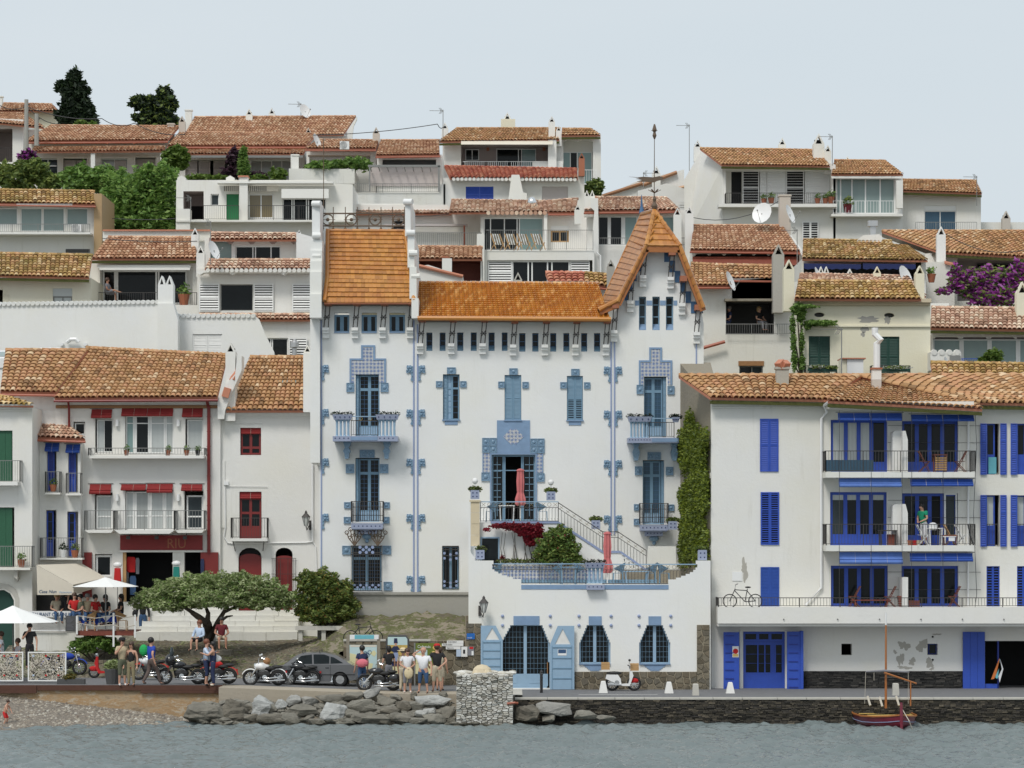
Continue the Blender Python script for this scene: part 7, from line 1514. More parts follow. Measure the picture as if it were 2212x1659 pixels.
win(4,3);blotch(rb,-68,1452+0,32,100,12,YR_);MB().pbox(-170,1466,-90,1540,YR_,-.03,-.001).build('meter_cover','white_paint',rb)
flat('wood_brown',(.16,.05,.03),.6)
def chair(x,y,Y,label,mat='wood_brown',h=.85,w=.42,face=1,group='chairs on the balconies and terraces',fold=True):
 c=P(x,y,Y);t=T('folding_chair' if fold else 'chair',label,'chair',c,group);s_=w/2;b=MB()
 if not fold:[b.bar(c+Vector((u,q,0)),c+Vector((u*.9,q,h*.5 if u*face<0 else h*.75)),.035) for q in (-s_,s_) for u in (-.2,.2)];MB().add([c+Vector((.2*face,-s_,h*.5)),c+Vector((.2*face,s_,h*.5)),c+Vector((.30*face,s_*.9,h)),c+Vector((.30*face,-s_*.9,h)),c+Vector((-.18*face,s_,h*.72)),c+Vector((-.18*face,-s_,h*.72))],[(0,1,2,3),(3,2,1,0),(1,4,2),(2,4,1),(0,3,5),(5,3,0)]).build('back_and_arms',mat,t)
 for q in (-s_,s_) if fold else ():b.bar(c+Vector((-.2*face,q,0)),c+Vector((.25*face,q,h)),.03);b.bar(c+Vector((.22*face,q,0)),c+Vector((-.2*face,q,h*.52)),.03)
 b.build('legs',mat,t);b=MB()
 for k in range(5):b.box(c.x-.2+.08*k,c.x-.14+.08*k,Y-s_,Y+s_,c.z+h*.50,c.z+h*.52)
 b.build('seat',mat,t);b=MB()
 for k in range(4 if fold else 1):zz_=h*(.66+.1*k);xx=-.2+.45*zz_/h;b.box(c.x+xx*face-.015,c.x+xx*face+.015,Y-s_,Y+s_,c.z+zz_-.03,c.z+zz_+.03)
 b.build('backrest',mat,t);return t
def table(x,y,Y,label,mat='wood_brown',w=.8,h=.72,cloth=None,group='tables on the balconies and terraces'):
 c=P(x,y,Y);t=T('table',label,'table',c,group);MB().box(c.x-w/2,c.x+w/2,Y-.3,Y+.3,c.z+h-.04,c.z+h).build('table_top',mat,t)
 for sx_ in (-1,1):
  for sy in (-1,1):MB().bar(c+Vector((sx_*w*.38,sy*.24,0)),c+Vector((sx_*w*.42,sy*.26,h-.04)),.05).build('leg',mat,t)
 return t
Yc=YR_-.7
chair(1400,652,Yc,'brown folding chair at the left of the upper balcony table',face=-1);chair(1690,652,Yc,'brown folding chair at the right end of the upper balcony',face=1)
t=table(1525,652,Yc,'brown table with a slatted wooden side on the upper balcony',w=.55)
b=MB();[b.pbox(1487,530+k*19,1580,544+k*19,Yc-.3,-.03,0) for k in range(6)];b.build('slats','wood_light',t)
MB().pbox(597,553,985,648,YR_-1.15,-0,.01).build('windbreak','g_blue',rb);t=T('plinth_box','reddish wooden crate by the middle balcony divider','crate',P(1135,1250,Yc));MB().pbox(1098,1160,1165,1248,Yc,-.2,.2).build('crate','wood_red',t);t2=table(1098,1250,Yc-.1,'dark folding table left of the middle balcony divider','iron',.75,.62)
chair(1385,1252,Yc-.2,'white folding chair in front of the man in green','white_paint',face=-1);table(1485,1252,Yc,'white plastic table carrying a laundry basket','white_paint',.6)
t=T('laundry_basket','white plastic laundry basket on the balcony table','basket',P(1468,1125,Yc));c_=P(1468,1127,Yc);MB().lathe(c_,[(.15,0),(.2,.24),(.18,.24),(.14,.03)],12).build('basket','white_paint',t);MB().ball(c_+Vector((0,0,.24)),.16,8,5,(1,1,.5)).build('laundry','cl_white',t)
chair(1610,1252,Yc+.1,'orange wooden folding chair behind the low cloth-covered table','wood_light',face=-1);chair(1700,1252,Yc-.2,'white folding chair at the right of the middle balcony','white_paint',face=-1)
t=table(1600,1252,Yc-.25,'low table draped with a white cloth on the middle balcony','wood_brown',.62,.42);MB().pbox(1540,1176,1650,1182,Yc-.3,-.32,.3).build('tablecloth','cl_white',t);MB().pbox(1598,1180,1648,1215,Yc-.6,0,.02).build('cloth_hem','cl_white',t)
for x,m_,lb in ((1283,'pot','terracotta pot by the balcony divider'),(1318,'cl_red','red pot with a small green plant on the middle balcony'),(1350,'cl_sand','pale tin beside the red pot')):
 t=T('plant_pot',lb,'pot',P(x,1252,Yc-.3),'pots on the middle balcony');MB().lathe(P(x,1252,Yc-.3),[(.08,0),(.12,.22),(.10,.22)],10).build('pot',m_,t)
MB().tube([P(1755,1080,YR_-1.1),P(1775,1180,YR_-1.1),P(1800,1248,YR_-1.1)],.03,5).build('parasol_pole','black_paint',None,'folded black stand leaning at the right end of the middle balcony','stand')
win(4,4);Yc=6.3
chair(825,345,Yc,'dark chair by the left doors of the lower terrace');table(960,345,Yc,'long dark table on the lower terrace','wood_red',1.6,.3);chair(1115,345,Yc,'dark folded chair beside the stack on the lower terrace');t=T('chair_stack','stack of dark wooden chairs against the terrace divider','chair stack',P(1205,345,Yc));[MB().pbox(1180+k*3,255+k*18,1235,268+k*18,Yc,-.2,.2).build('chair','wood_red',t) for k in range(5)]
t=T('wooden_box','slatted brown wooden box right of the terrace divider','box',P(1312,345,Yc));[MB().pbox(1268,292+k*13,1358,302+k*13,Yc,-.2,.2).build('slat','wood_brown',t) for k in range(4)];chair(1640,345,Yc,'dark reclining chair at the right doors of the lower terrace')
win();xs_=X(1500,9);Yi=9.5
bl=[]
q=random.Random(12)
for i in range(90):
 f=i/89;Yw=7.7+q.random()*4.6;y=905+f*305+(12 if Yw<8.6 else 0)*(1-f)*3;x0=xL-.16*(Yw-7.4);w_=1 if f>.15 else.5+3*f
 if q.random()<w_:bl.append((x0-.14,Yw,Z(y,Yw),.2,.95,.5))
shrub('ivy','thick olive-green ivy hanging down the rough side wall beside the blue-shuttered house',bl,30000,.075,'lf_ivy',seed=9,cat='ivy',extra=(('lf_shrub',4500,.07),),stem=False)
def bicycle(x,y,Y,label,mat='steel',rad=.32,face=1):
 c=P(x,y,Y)+Vector((0,0,rad));t=T('bicycle',label,'bicycle',c-Vector((0,0,rad)),None);L=.52
 for s_ in (-1,1):
  o=c+Vector((s_*L,0,0));w_=MB().torus(o,rad,.022,20,5).build('wheel','rubber',t);b=MB();[b.bar(o,o+Vector((rad*math.cos(a*.7),0,rad*math.sin(a*.7))),.006) for a in range(9)];b.build('spokes','steel',w_)
 v=lambda a,h_:c+Vector((a*face,0,h_));b=MB()
 for p,q_ in ((v(-L,0),v(-.1,-.03)),(v(-L,0),v(-.18,.42)),(v(-.1,-.03),v(-.2,.5)),(v(-.1,-.03),v(.32,.42)),(v(-.18,.42),v(.32,.46)),(v(.30,.5),v(L,0))):b.tube([p,q_],.02,5)
 b.build('frame',mat,t);b=MB();b.tube([v(.32,.46),v(.28,.66),v(.2,.70)+Vector((0,.22,0))],.014,5);b.tube([v(.28,.66),v(.2,.70)-Vector((0,.22,0))],.014,5);b.build('handlebar','black_paint',t);MB().ball(v(-.22,.56),.1,8,4,(1.3,.7,.4)).build('saddle','seat_black',t)
 return t
win(4,4);bicycle(-85,350,6.1,'silver bicycle parked behind the terrace railing','grey_dark',.27,-1)
win()
def B(*a):return [blob(*q) for q in a]
shrub('cypress_tree','tall dark ragged cypress against the sky at the left',B((160,170,92,16,22),(150,190,92,20,20),(175,205,92,18,28),(162,225,92,30,30),(150,255,92,30,30),(180,262,92,28,34),(130,187,92,12,12),(190,245,92,16,26)),9000,.22,'lf_dark',1,'tree')
shrub('pine_tree','broad dark pine with a bushy crown right of the tall cypress',B((340,230,96,34,26),(310,222,96,30,14),(355,205,96,16,18),(372,225,96,12,20),(330,258,96,40,20),(365,262,96,24,16),(296,215,96,14,8)),7000,.2,'lf_dark',2,'tree',(('lf_shrub',1500,.2),))
for i,(nm,lb,bl,n_,m_) in enumerate((('garden_tree','leafy mid-green tree mass at the far left below the long white house',((30,385,72,45,32),(75,370,72,35,30),(0,375,72,30,24),(110,395,72,30,22)),5000,'lf_shrub'),('garden_tree','light green loose-leaved tree in front of the long white house',((165,380,71,38,22),(215,385,71,38,26),(250,392,70,36,26),(185,398,71,50,20),(235,372,71,12,18),(182,366,71,10,14)),5600,'lf_green'),('willow_tree','tall feathery bright green tree left of the green-door house',((345,400,67,42,48),(320,385,67,34,32),(300,430,67,40,48),(350,460,67,40,45),(265,430,68,40,52),(260,475,68,50,34),(330,480,67,60,30)),13000,'lf_green'),('dark_bush','dark shaded undergrowth between the balcony house and the green-door house',((250,470,70,34,60),(300,480,70,50,40),(350,480,70,40,40),(240,420,70,22,40)),7000,'lf_shrub'),('round_bush','round yellow-green bush on the terrace between the long roofs',((378,335,76,26,20),(368,348,76,20,16),(392,350,76,16,18)),2600,'lf_bright'),('slim_cypress','small columnar cypress clipped like a cone beside the porch',((526,330,75,7,14),(526,350,75,10,22),(527,368,75,11,16)),1800,'lf_green'),('plum_shrub','dark plum-coloured climber beside the slim cypress',((504,345,76,14,26),(498,372,76,20,12),(545,380,76,30,8)),1700,'fl_plum'),('hedge','low green hedge on the roof terrace of the green-door house',((430,384,74,28,6),(470,385,74,30,6),(600,382,74,18,18),(560,385,74,20,7)),1800,'lf_bright'),('terrace_hedge','ragged green planting along the stained terrace wall',((690,358,75.5,30,9),(725,356,75.5,26,11),(765,353,75.5,26,13),(790,356,75.5,14,12),(700,362,75.5,40,5)),2600,'lf_green'),('corner_bush','dark green bush at the foot of the centre skyline house',((1280,408,80,18,18),(1292,400,80,12,14)),1400,'lf_shrub'),('agave_clump','spiky pale agave clump at the base of the tall cypress',((175,268,88,14,9),(200,270,88,10,7)),500,'lf_bright'),('citrus_bush','bright lime green bush in front of the grey glass arcade',((2145,768,25,20,14),(2125,778,25,12,8)),900,'lf_bright'))):shrub(nm,lb,B(*bl),n_,.17 if bl[0][2]>40 else.1,m_,10+i,'tree' if 'tree' in nm else 'shrub')
shrub('bougainvillea','small magenta bougainvillea at the far left porch',B((58,340,75,20,16),(68,352,75,14,12)),900,.13,'fl_plum',30,'shrub',(('fl_magenta',400,.12),))
shrub('bougainvillea','large purple bougainvillea tumbling beside the dark porch at the right',B((2085,610,52,36,26),(2130,605,52,40,32),(2180,612,52,38,34),(2150,640,52,60,22),(2205,590,52,24,30),(2065,590,52,16,20),(2040,628,52,20,8)),5200,.15,'fl_magenta',31,'shrub',(('lf_shrub',2600,.15),))
shrub('wall_climber','green creeper climbing the corner of the cream house and its ledge',B((1722,668,26.6,14,14),(1712,700,26.6,6,20),(1714,740,26.6,6,24),(1716,780,26.6,6,24),(1730,680,26.6,10,20),(1732,740,26.6,5,30),(1732,785,26.6,7,20),(1745,662,26.4,22,3),(1770,698,26.7,34,6),(1745,705,26.7,8,8)),5200,.085,'lf_green',32,'climber')
for i,(x0,x1,y,Y) in enumerate(((1745,1780,796,26),(1780,1808,797,26),(1905,1966,797,26))):
 t=shrub('window_box',('white flowers in a trough left of the first green shutters','dark planted trough right of the first green shutters','long trough of white flowers at the second green shutters')[i],B(((x0+x1)/2,y-3,Y,(x1-x0)/2,4)),260,.07,'lf_shrub',40+i,'flower box',(('fl_white',160,.06),) if i!=1 else (),stem=False,group='window boxes of the cream house');MB().pbox(x0,y,x1,y+6,Y,-.1,.1).build('trough','green_dark',t)
ol=B((330,1290,12,42,24),(375,1275,12,46,28),(430,1268,12,48,30),(490,1264,12,50,28),(545,1270,12,46,30),(595,1285,12,40,30),(615,1300,12,24,20),(300,1302,12,22,14),(460,1292,11.6,70,22),(390,1300,12.5,60,18),(550,1300,12,50,18),(350,1308,11.5,30,14),(430,1252,12,26,12),(520,1245,12,24,12))
c=gp(450,1386);t=T('olive_tree','spreading flat-topped olive tree on the cobbled slope','tree',c);leaves('foliage',ol,26000,.075,'lf_olive',t,seed=3);leaves('foliage',ol,4000,.07,'lf_green',t,seed=4,shell=.2)
q=lambda x,y,Y=12:P(x,y,Y)
branches(t,[([c-Vector((0,0,.3)),q(451,1365,c.y),q(447,1345,12)],[.30,.22,.2]),([q(447,1347),q(430,1332),q(408,1318),q(380,1300)],[.16,.12,.09,.05]),([q(447,1345),q(450,1325),q(440,1300)],[.15,.1,.05]),([q(453,1382,c.y),q(470,1345),q(482,1325),q(495,1300)],[.18,.13,.1,.06]),([q(472,1345),q(490,1332),q(503,1330)],[.09,.06,.03]),([q(445,1345),q(425,1335),q(412,1325)],[.08,.06,.04]),([q(485,1322),q(520,1305),q(560,1290)],[.08,.06,.03])])
shrub('flowering_shrub','big oleander with yellowing tips and red buds above the stone bench',B((690,1262,12.3,44,32),(720,1290,12.3,46,36),(668,1300,12.3,34,40),(700,1325,12.3,56,24),(745,1318,12.3,30,26),(662,1250,12.3,22,18),(745,1275,12.3,18,24)),14000,.085,'lf_shrub',5,'shrub',(('lf_yellow',2600,.075),('fl_red',90,.06),('fl_white',40,.06)))
shrub('low_bush','bright green rounded bush under the restaurant deck',B((180,1392,11.8,28,17),(215,1388,11.8,32,18),(240,1396,11.8,18,16),(165,1398,11.8,16,12)),6000,.06,'lf_green',6,'shrub',(('lf_bright',900,.06),))
shrub('terrace_bush','dense glossy green bush spilling beside the villa stair',B((1205,1160,9.4,32,24),(1190,1185,9.4,34,26),(1225,1190,9.4,28,26),(1235,1205,9.4,24,14),(1180,1205,9.4,26,12)),7000,.075,'lf_shrub',7,'shrub',(('lf_green',1800,.07),('fl_red',200,.06),('fl_white',60,.04)))
b_=B((1118,1142,9.8,16,10),(1100,1138,9.8,14,8),(1160,1150,9.8,14,14),(1148,1172,9.8,12,8),(1132,1150,9.8,16,10),(1110,1136,9.8,12,7),(1125,1140,9.8,14,9),(1140,1138,9.8,12,9),(1155,1142,9.8,12,10),(1148,1155,9.8,9,10),(1140,1165,9.8,9,6),(1075,1136,9.8,16,5),(1090,1134,9.8,10,6),(1052,1144,9.8,8,4),(1165,1135,9.8,8,6),(1085,1205,9.8,5,6))
t=shrub('red_creeper','crimson bougainvillea trained along the upper villa terrace',b_,6000,.065,'fl_red',8,'climber',stem=False);r=random.Random(4);branches(t,[([P(x+r.uniform(-3,3),1215,10.0),P(x+r.uniform(-8,8),1185,10.05),P(x+r.uniform(-14,14),1150,10.0)],[.02,.014,.008]) for x in (1088,1095,1105,1112,1120,1130,1138,1146,1150)],name='stems')
shrub('terrace_planting','mauve planting along the back of the front terrace',B(*[(1080+i*16,1212,9.6,12,5) for i in range(12)]),1500,.05,'lf_shrub',9,'plants',(('fl_plum',700,.04),),stem=False)
def tub(x,yt,yb,Y,lb,sd,ball=False):
 w_=9.5;t=T('tiled_planter',lb,'planter',P(x,yb,Y),'lilac tiled planters of the villa');MB().pbox(x-w_,yt,x+w_,yb,Y,-.17,.17).build('tub','pot_tile',t)
 for i in (-1,1):
  for j in (.3,.72):pibox('dark_tile','navy',t,x+i*4.2-1.3,yt+(yb-yt)*j-1.3,x+i*4.2+1.3,yt+(yb-yt)*j+1.3,Y,-.18,-.17)
 bl=B((x-6,yt-3,Y,9,6),(x+6,yt-3,Y,9,6));leaves('plants',bl,420,.05,'lf_shrub',t,seed=sd);leaves('blooms',bl,120,.04,'fl_plum',t,seed=sd+1)
 if ball:b=MB();b.tube([P(x,yt,Y),P(x,yt-30,Y)],.015,4);b.ball(P(x,yt-20,Y),.13,10,6);b.build('glass_ball','white_paint',t)
for i,a in enumerate(((1026,1059,1078,10,'lilac planter with a white ball at the left end of the upper terrace',1),(1190,1062,1081,11.5,'lilac planter with a white ball above the head of the stair',1),(1287,1124,1143,11.5,'lilac planter halfway down the villa stair',0),(1037,1188,1208,6.6,'lilac planter on the left shoulder of the front block',0),(1517,1188,1210,6.6,'lilac planter on the right shoulder beside the ivy',0),(1453,1126,1144,12,'lilac planter hanging by the lower right balconet',0))):tub(*a[:5],60+i*3,a[5])
def parasol(x,yt,yb,Y,lb,fl):
 t=T('parasol',lb,'parasol',P(x,fl,Y),'closed pink parasols of the villa');MB().tube([P(x,fl,Y),P(x,yt,Y)],.025,6).build('pole','wframe',t);b=MB();o=P(x,yt,Y);h_=o.z-Z(yb,Y);n=16;vs=[];rg=[(0,.02),(.02,.12),(.06,.16),(.08,.12),(.35,.15),(.6,.13),(.64,.12),(.82,.2),(.95,.2),(1,.14)]
 for f,q_ in rg:
  for k in range(n):a=2*math.pi*k/n;rr=q_*(1+.22*(1 if k%2 else -1)*(f>.05));vs.append(o+Vector((rr*math.cos(a),rr*math.sin(a),-h_*f)))
 b.add(vs,[(i*n+k,(i+1)*n+k,(i+1)*n+(k+1)%n,i*n+(k+1)%n) for i in range(len(rg)-1) for k in range(n)]);b.build('canopy','umb_pink',t)
parasol(1124,1012,1092,11.2,'closed pink parasol on the upper villa terrace in front of the open door',1128);parasol(1312,1148,1238,8.4,'closed pink parasol on the front villa terrace',1262)
for x,y,Y,f,lb in ((1060,1128,11,1,'blue chair at the left of the upper villa terrace'),(1172,1128,11,-1,'blue chair right of the upper parasol'),(1070,1262,7.6,1,'blue chair in the left corner of the front terrace'),(1200,1262,7.6,1,'blue chair left of the terrace trough, facing right'),(1255,1262,7.6,-1,'blue chair just left of the terrace trough, facing left'),(1335,1262,7.6,1,'blue chair right of the lower parasol'),(1405,1262,7.6,1,'blue chair of the pair near the ivy end'),(1435,1262,7.4,-1,'rightmost blue chair of the front terrace')):chair(x,y,Y,lb,'casa_frame',.9,.5,f,fold=False)
table(1095,1128,10.8,'small pale table beside the upper parasol','white_paint',.7);table(1228,1262,7.4,'blue table between two chairs on the front terrace','casa_frame',.7);table(1375,1262,7.6,'blue slatted bench table on the right of the front terrace','casa_pale',1.1,.55)
for x,lb in ((1075,'left striped deckchair on the balcony'),(1105,'low deckchair behind the balcony rail'),(1132,'middle striped deckchair on the balcony'),(1162,'right upright striped deckchair on the balcony')):
 c=P(x,540,61.5);t=T('deckchair',lb,'deckchair',c,'striped deckchairs on the balcony');U_=lambda f,s_,z:c+Vector((-.45*f+.9*s_,.9*f+.45*s_,z));b=MB();[b.bar(U_(-.4,q_,0),U_(.35,q_,1.0),.04) for q_ in (-.3,.3)];[b.bar(U_(.3,q_,0),U_(-.3,q_,.45),.04) for q_ in (-.3,.3)];b.build('frame','wood_light',t);[MB().add([U_(-.1,q_,.3),U_(.33,q_,1),U_(.33,q_+.075,1),U_(-.1,q_+.075,.3)],[(0,1,2,3),(3,2,1,0)]).build('sling_stripe',m_,t) for q_,m_ in [(-.28+.08*k,'canvas_white' if k%2 else 'curt_brown') for k in range(7)]]
def potp(x,y,Y,lb,m_='pot',pl='lf_green',s=1,gr='flower pots on balconies'):
 c=P(x,y,Y);t=T('flower_pot',lb,'flower pot',c,gr);MB().lathe(c,[(.08*s,0),(.13*s,.24*s),(.11*s,.24*s)],9).build('pot',m_,t);leaves('plant',[(c.x,c.y,c.z+.32*s,.15*s,.15*s,.14*s)],90,.05*s,pl,t,seed=int(x))
for a in ((403,984,16.4,'terracotta pot with a pink flower on the upper red-blind balcony'),(363,984,16.4,'middle terracotta pot on the upper red-blind balcony'),(427,984,16.4,'black pot at the right end of the upper red-blind balcony','black_paint'),(273,984,16.4,'terracotta pot below the middle window of the red-blind house'),(1650,441,79.4,'small pot on the shuttered skyline balcony','pot','lf_green',1.5),(1666,441,79.4,'low bowl on the shuttered skyline balcony','pot','lf_green',1.7),(1766,441,79.4,'middle pot near the end of the skyline balcony','pot','lf_green',1.6),(1783,441,79.4,'second pot from the end of the skyline balcony','pot','lf_green',1.6),(1795,441,79.4,'tallest pot at the end of the skyline balcony','pot','lf_green',2),(1831,460,79.4,'big red pot hanging before the sun room glass','cl_maroon','lf_shrub',2.4),(397,660,48.1,'wide terracotta trough with a tall plant beside the twin-peaked chimney','pot','lf_green',2.6),(2012,610,52,'terracotta pot on the wall left of the bougainvillea','pot','lf_green',2),(115,1062,15.9,'pot of yellow flowers on the blue-blind balcony','pot','lf_bright',1.3),(162,1205,15.9,'small potted plants on the lower blue-door balcony','pot','lf_shrub',1.4),(137,1204,15.9,'little tree in a jar on the lower blue-door balcony','white_paint','lf_dark',1.4),(46,1225,14.1,'terracotta pot behind the corner house railing','pot','lf_green',1.4)):potp(*a)
# ================================================================ people
def skin(name,V,E,mat,parent,off,sub=1,root=0):
 me=bpy.data.meshes.new(name);bm=bmesh.new();ly=bm.verts.layers.skin.verify();vs=[]
 for i,(p,r_1) in enumerate(V):
  v=bm.verts.new(Vector(p)-off);v[ly].radius=(r_1,r_1) if not hasattr(r_1,'__len__') else r_1;v[ly].use_root=i==root;vs.append(v)
 for a,b_ in E:bm.edges.new((vs[a],vs[b_]))
 bm.to_mesh(me);bm.free();me.materials.append(MATS[mat]);o=bpy.data.objects.new(name,me)
 m_=o.modifiers.new('s','SKIN');m_.use_smooth_shade=True
 if sub:s_=o.modifiers.new('d','SUBSURF');s_.levels=s_.render_levels=sub
 return link(o,parent)
POSE=dict(stand=dict(a=((.15,.0,.64),(.16,.05,.48),(-.15,.0,.64),(-.16,.05,.48)),l=((.055,.01,.28),(.06,-.01,.04),(-.055,.01,.28),(-.065,-.01,.04))),face=dict(a=((.17,.05,.66),(.06,.13,.84),(-.16,.02,.64),(-.15,.08,.48)),l=((.055,.01,.28),(.06,-.01,.04),(-.055,.01,.28),(-.065,-.01,.04))),hips=dict(a=((.22,-.05,.66),(.12,.03,.56),(-.22,-.05,.66),(-.12,.03,.56)),l=((.07,.01,.28),(.09,-.01,.04),(-.07,.01,.28),(-.09,-.01,.04))),back=dict(a=((.18,-.06,.65),(.05,-.12,.54),(-.20,-.02,.65),(-.16,.04,.56)),l=((.06,.01,.28),(.07,-.01,.04),(-.06,.01,.28),(-.075,-.01,.04))),scratch=dict(a=((.19,.02,.86),(.08,-.02,.95),(-.15,.0,.64),(-.16,.05,.48)),l=((.06,.01,.28),(.08,-.01,.04),(-.06,.01,.28),(-.075,-.01,.04))),walk=dict(a=((.16,-.07,.66),(.17,-.02,.50),(-.16,.08,.66),(-.14,.18,.56)),l=((.055,.13,.30),(.06,.19,.05),(-.055,-.03,.28),(-.06,-.17,.07))),hold=dict(a=((.16,.02,.65),(.05,.14,.58),(-.16,.02,.65),(-.05,.14,.58)),l=((.055,.01,.28),(.06,-.01,.04),(-.055,.01,.28),(-.065,-.01,.04))),hug=dict(a=((.16,.10,.70),(.06,.22,.72),(-.16,.10,.70),(-.06,.22,.74)),l=((.05,.03,.28),(.06,-.01,.04),(-.05,.0,.28),(-.06,-.03,.04))),sit=dict(a=((.16,.04,.64),(.09,.17,.60),(-.16,.04,.64),(-.09,.17,.60)),l=((.08,.24,.53),(.08,.25,.30),(-.08,.24,.53),(-.08,.22,.30))),cross=dict(a=((.15,.06,.64),(.05,.16,.60),(-.15,.06,.64),(-.05,.16,.6)),l=((.06,.24,.62),(.0,.44,.55),(-.06,.24,.53),(-.06,.26,.30))),crouch=dict(a=((.14,.12,.66),(.10,.22,.56),(-.14,.12,.66),(-.10,.22,.56)),l=((.08,.10,.30),(.09,-.02,.04),(-.08,.10,.30),(-.09,-.02,.04))))
def person(c,h,rz,pose,lb,top='cl_black',low='cl_jeans',sk='skin',hair='hair_brown',sleeve=1,legs=1,shoes='cl_black',long=0,hat=None,lean=0,dress=0,w=1.0,group='people along the waterfront'):
 """c = point between the feet (or under the seat); local frame: x right, y forward, z up, in body heights"""
 t=T('person',lb,'person',c,group);off=Vector(c);R_=Matrix.Rotation(rz,3,'Z');po=POSE[pose];sit=pose in ('sit','cross')
 def g(x,y,z):
  z0=z-.27 if sit else z;yy=y+max(0,z-.52)*lean;return off+R_@Vector((x*h*w,yy*h,z0*h))
 a,l=po['a'],po['l'];V=[(g(0,0,.53),.060*h*w),(g(0,0,.62),.052*h*w),(g(0,0,.73),.060*h*w),(g(0,-.005,.82),.05*h),(g(0,.0,.865),.030*h),(g(0,.012,.905),.047*h),(g(0,.006,.95),.053*h),(g(0,0,.985),.035*h),(g(0,.072,.925),.009*h)]
 E=[(0,1),(1,2),(2,3),(3,4),(4,5),(5,6),(6,7),(5,8)];kn=[]
 for s_,el,wr in ((1,a[0],a[1]),(-1,a[2],a[3])):
  i=len(V);sh=(s_*.105,0,.80);d=(Vector(wr)-Vector(el)).normalized();V+=[(g(*sh),.036*h),(g(*el),.026*h),(g(*wr),.017*h),(g(*(Vector(wr)+d*.035)),(.020*h,.012*h))];E+=[(2,i),(i,i+1),(i+1,i+2),(i+2,i+3)];palm=i+3
  u=d.cross(Vector((0,0,1)) if abs(d.z)<.9 else Vector((0,1,0))).normalized()
  for k,(sp,ln) in enumerate(((-1.5,.036),(-.5,.045),(.5,.048),(1.5,.040),(2.6,.026))):
   j=len(V);b0=Vector(wr)+d*(.05 if k<4 else.02)+u*sp*.0085;V+=[(g(*b0),.0055*h),(g(*(b0+d*ln+Vector((0,.008,0)))),.0042*h)];E+=[(palm,j),(j,j+1)]
 L0=len(V)
 for s_,kn_,an in ((1,l[0],l[1]),(-1,l[2],l[3])):
  i=len(V);V+=[(g(s_*.052,0,.49 if not sit else.53),.056*h*w),(g(*kn_),.036*h),(g(*an),.022*h),(g(an[0]*1.1,an[1]+.09,max(an[2]-.025,.015 if not sit else an[2]-.02)),.018*h)];E+=[(0,i),(i,i+1),(i+1,i+2),(i+2,i+3)]
 skin('body',V,E,sk,t,off)
 p=[v[0] for v in V];A0=9;AS=4+10;ex=.010*h
 TV=[(p[0]-Vector((0,0,.045*h)),.080*h*w),(p[1],.082*h*w),(p[2],.092*h*w),(p[3]-Vector((0,0,.012*h)),.052*h)];TE=[(0,1),(1,2),(2,3)]
 if sleeve:
  for s_ in (0,1):
   i0=A0+s_*AS;i=len(TV);e=p[i0].lerp(p[i0+1],.62) if sleeve==1 else p[i0+1];TV+=[(p[i0]+Vector((0,0,.004*h)),.044*h),(e,.036*h)];TE+=[(2,i),(i,i+1)]
   if sleeve>1:TV+=[(p[i0+2],.026*h)];TE+=[(i+1,i+2)]
 skin('shirt' if not dress else 'dress',TV,TE,top,t,off)
 LV=[(p[0]-Vector((0,0,.005*h)),.082*h*w),(p[0]+Vector((0,0,.06*h)),.074*h*w)];LE=[(0,1)]
 for s_ in (0,1):
  i0=L0+s_*4;i=len(LV);k=p[i0+1];LV+=[(p[i0],.062*h*w),(p[i0].lerp(k,.98) if legs>0 else p[i0].lerp(k,.75),.044*h if legs>.5 else.055*h)];LE+=[(0,i),(i,i+1)]
  if legs>=1:LV+=[(p[i0+2],.034*h)];LE+=[(i+1,i+2)]
  elif legs>.4:LV+=[(k.lerp(p[i0+2],.35),.045*h)];LE+=[(i+1,i+2)]
 skin('trousers' if legs>=1 else 'shorts',LV,LE,low,t,off)
 for s_ in (0,1):i0=L0+s_*4;skin('shoe',[(p[i0+2]-Vector((0,0,.012*h)),.026*h),(p[i0+3],.025*h)],[(0,1)],shoes,t,off)
 hd=p[6];bk=R_@Vector((0,-.014*h,.012*h));b=MB();b.m=Matrix.Translation(hd+bk)@R_.to_4x4();b.ball((0,0,0),.068*h,10,7,(1.0,1.06,1.02))
 if long:b.ball((0,-.03*h,-.05*h*long),.062*h,8,6,(1,.7,1.3+long*.6))
 b.build('hair',hair,t,smooth=True);b=MB();b.m=Matrix.Translation(hd)@R_.to_4x4();fy=.052*h
 for s_ in (-1,1):b.ball((s_*.022*h,fy,-.012*h),.007*h,6,4)
 b.build('eyes','hair_black',t)
 b=MB();b.m=Matrix.Translation(hd)@R_.to_4x4();b.ball((0,.05*h,-.045*h),.012*h,6,4,(1.4,.5,.4));b.build('mouth','cl_pink',t)
 if hat:
  b=MB();b.m=Matrix.Translation(hd+Vector((0,0,.02*h)))@R_.to_4x4();b.lathe((0,-.005*h,0),[(.075*h,0),(.072*h,.035*h),(.04*h,.06*h)],10)
  if hat[1]:b.lathe((0,0,-.004*h),[(hat[1]*h,-.012*h),(.07*h,0),(.07*h,.008*h),(hat[1]*h,-.006*h)],14)
  else:b.box(-.045*h,.045*h,.05*h,.13*h,0,.008*h)
  b.build('hat',hat[0],t)
 return t,g
def carried(nm,lb,c,mat,sq,r_1,cat='bag'):MB().ball(c,r_1,10,7,sq).build(nm,mat,None,lb,cat)
win(1,4);pi=math.pi
person(gp(1050,1038),1.86,pi+.5,'face','man in beige T-shirt, cap and dark shorts standing at the quay edge','cl_beige','cl_olive',hair='hair_brown',legs=.6,shoes='white_paint',hat=('cl_black',0))
person(gp(1128,1038),1.70,pi-.2,'stand','woman in black strapless top and khaki trousers beside the man in beige','cl_black','cl_khaki',sleeve=0,long=.8,sk='skin')
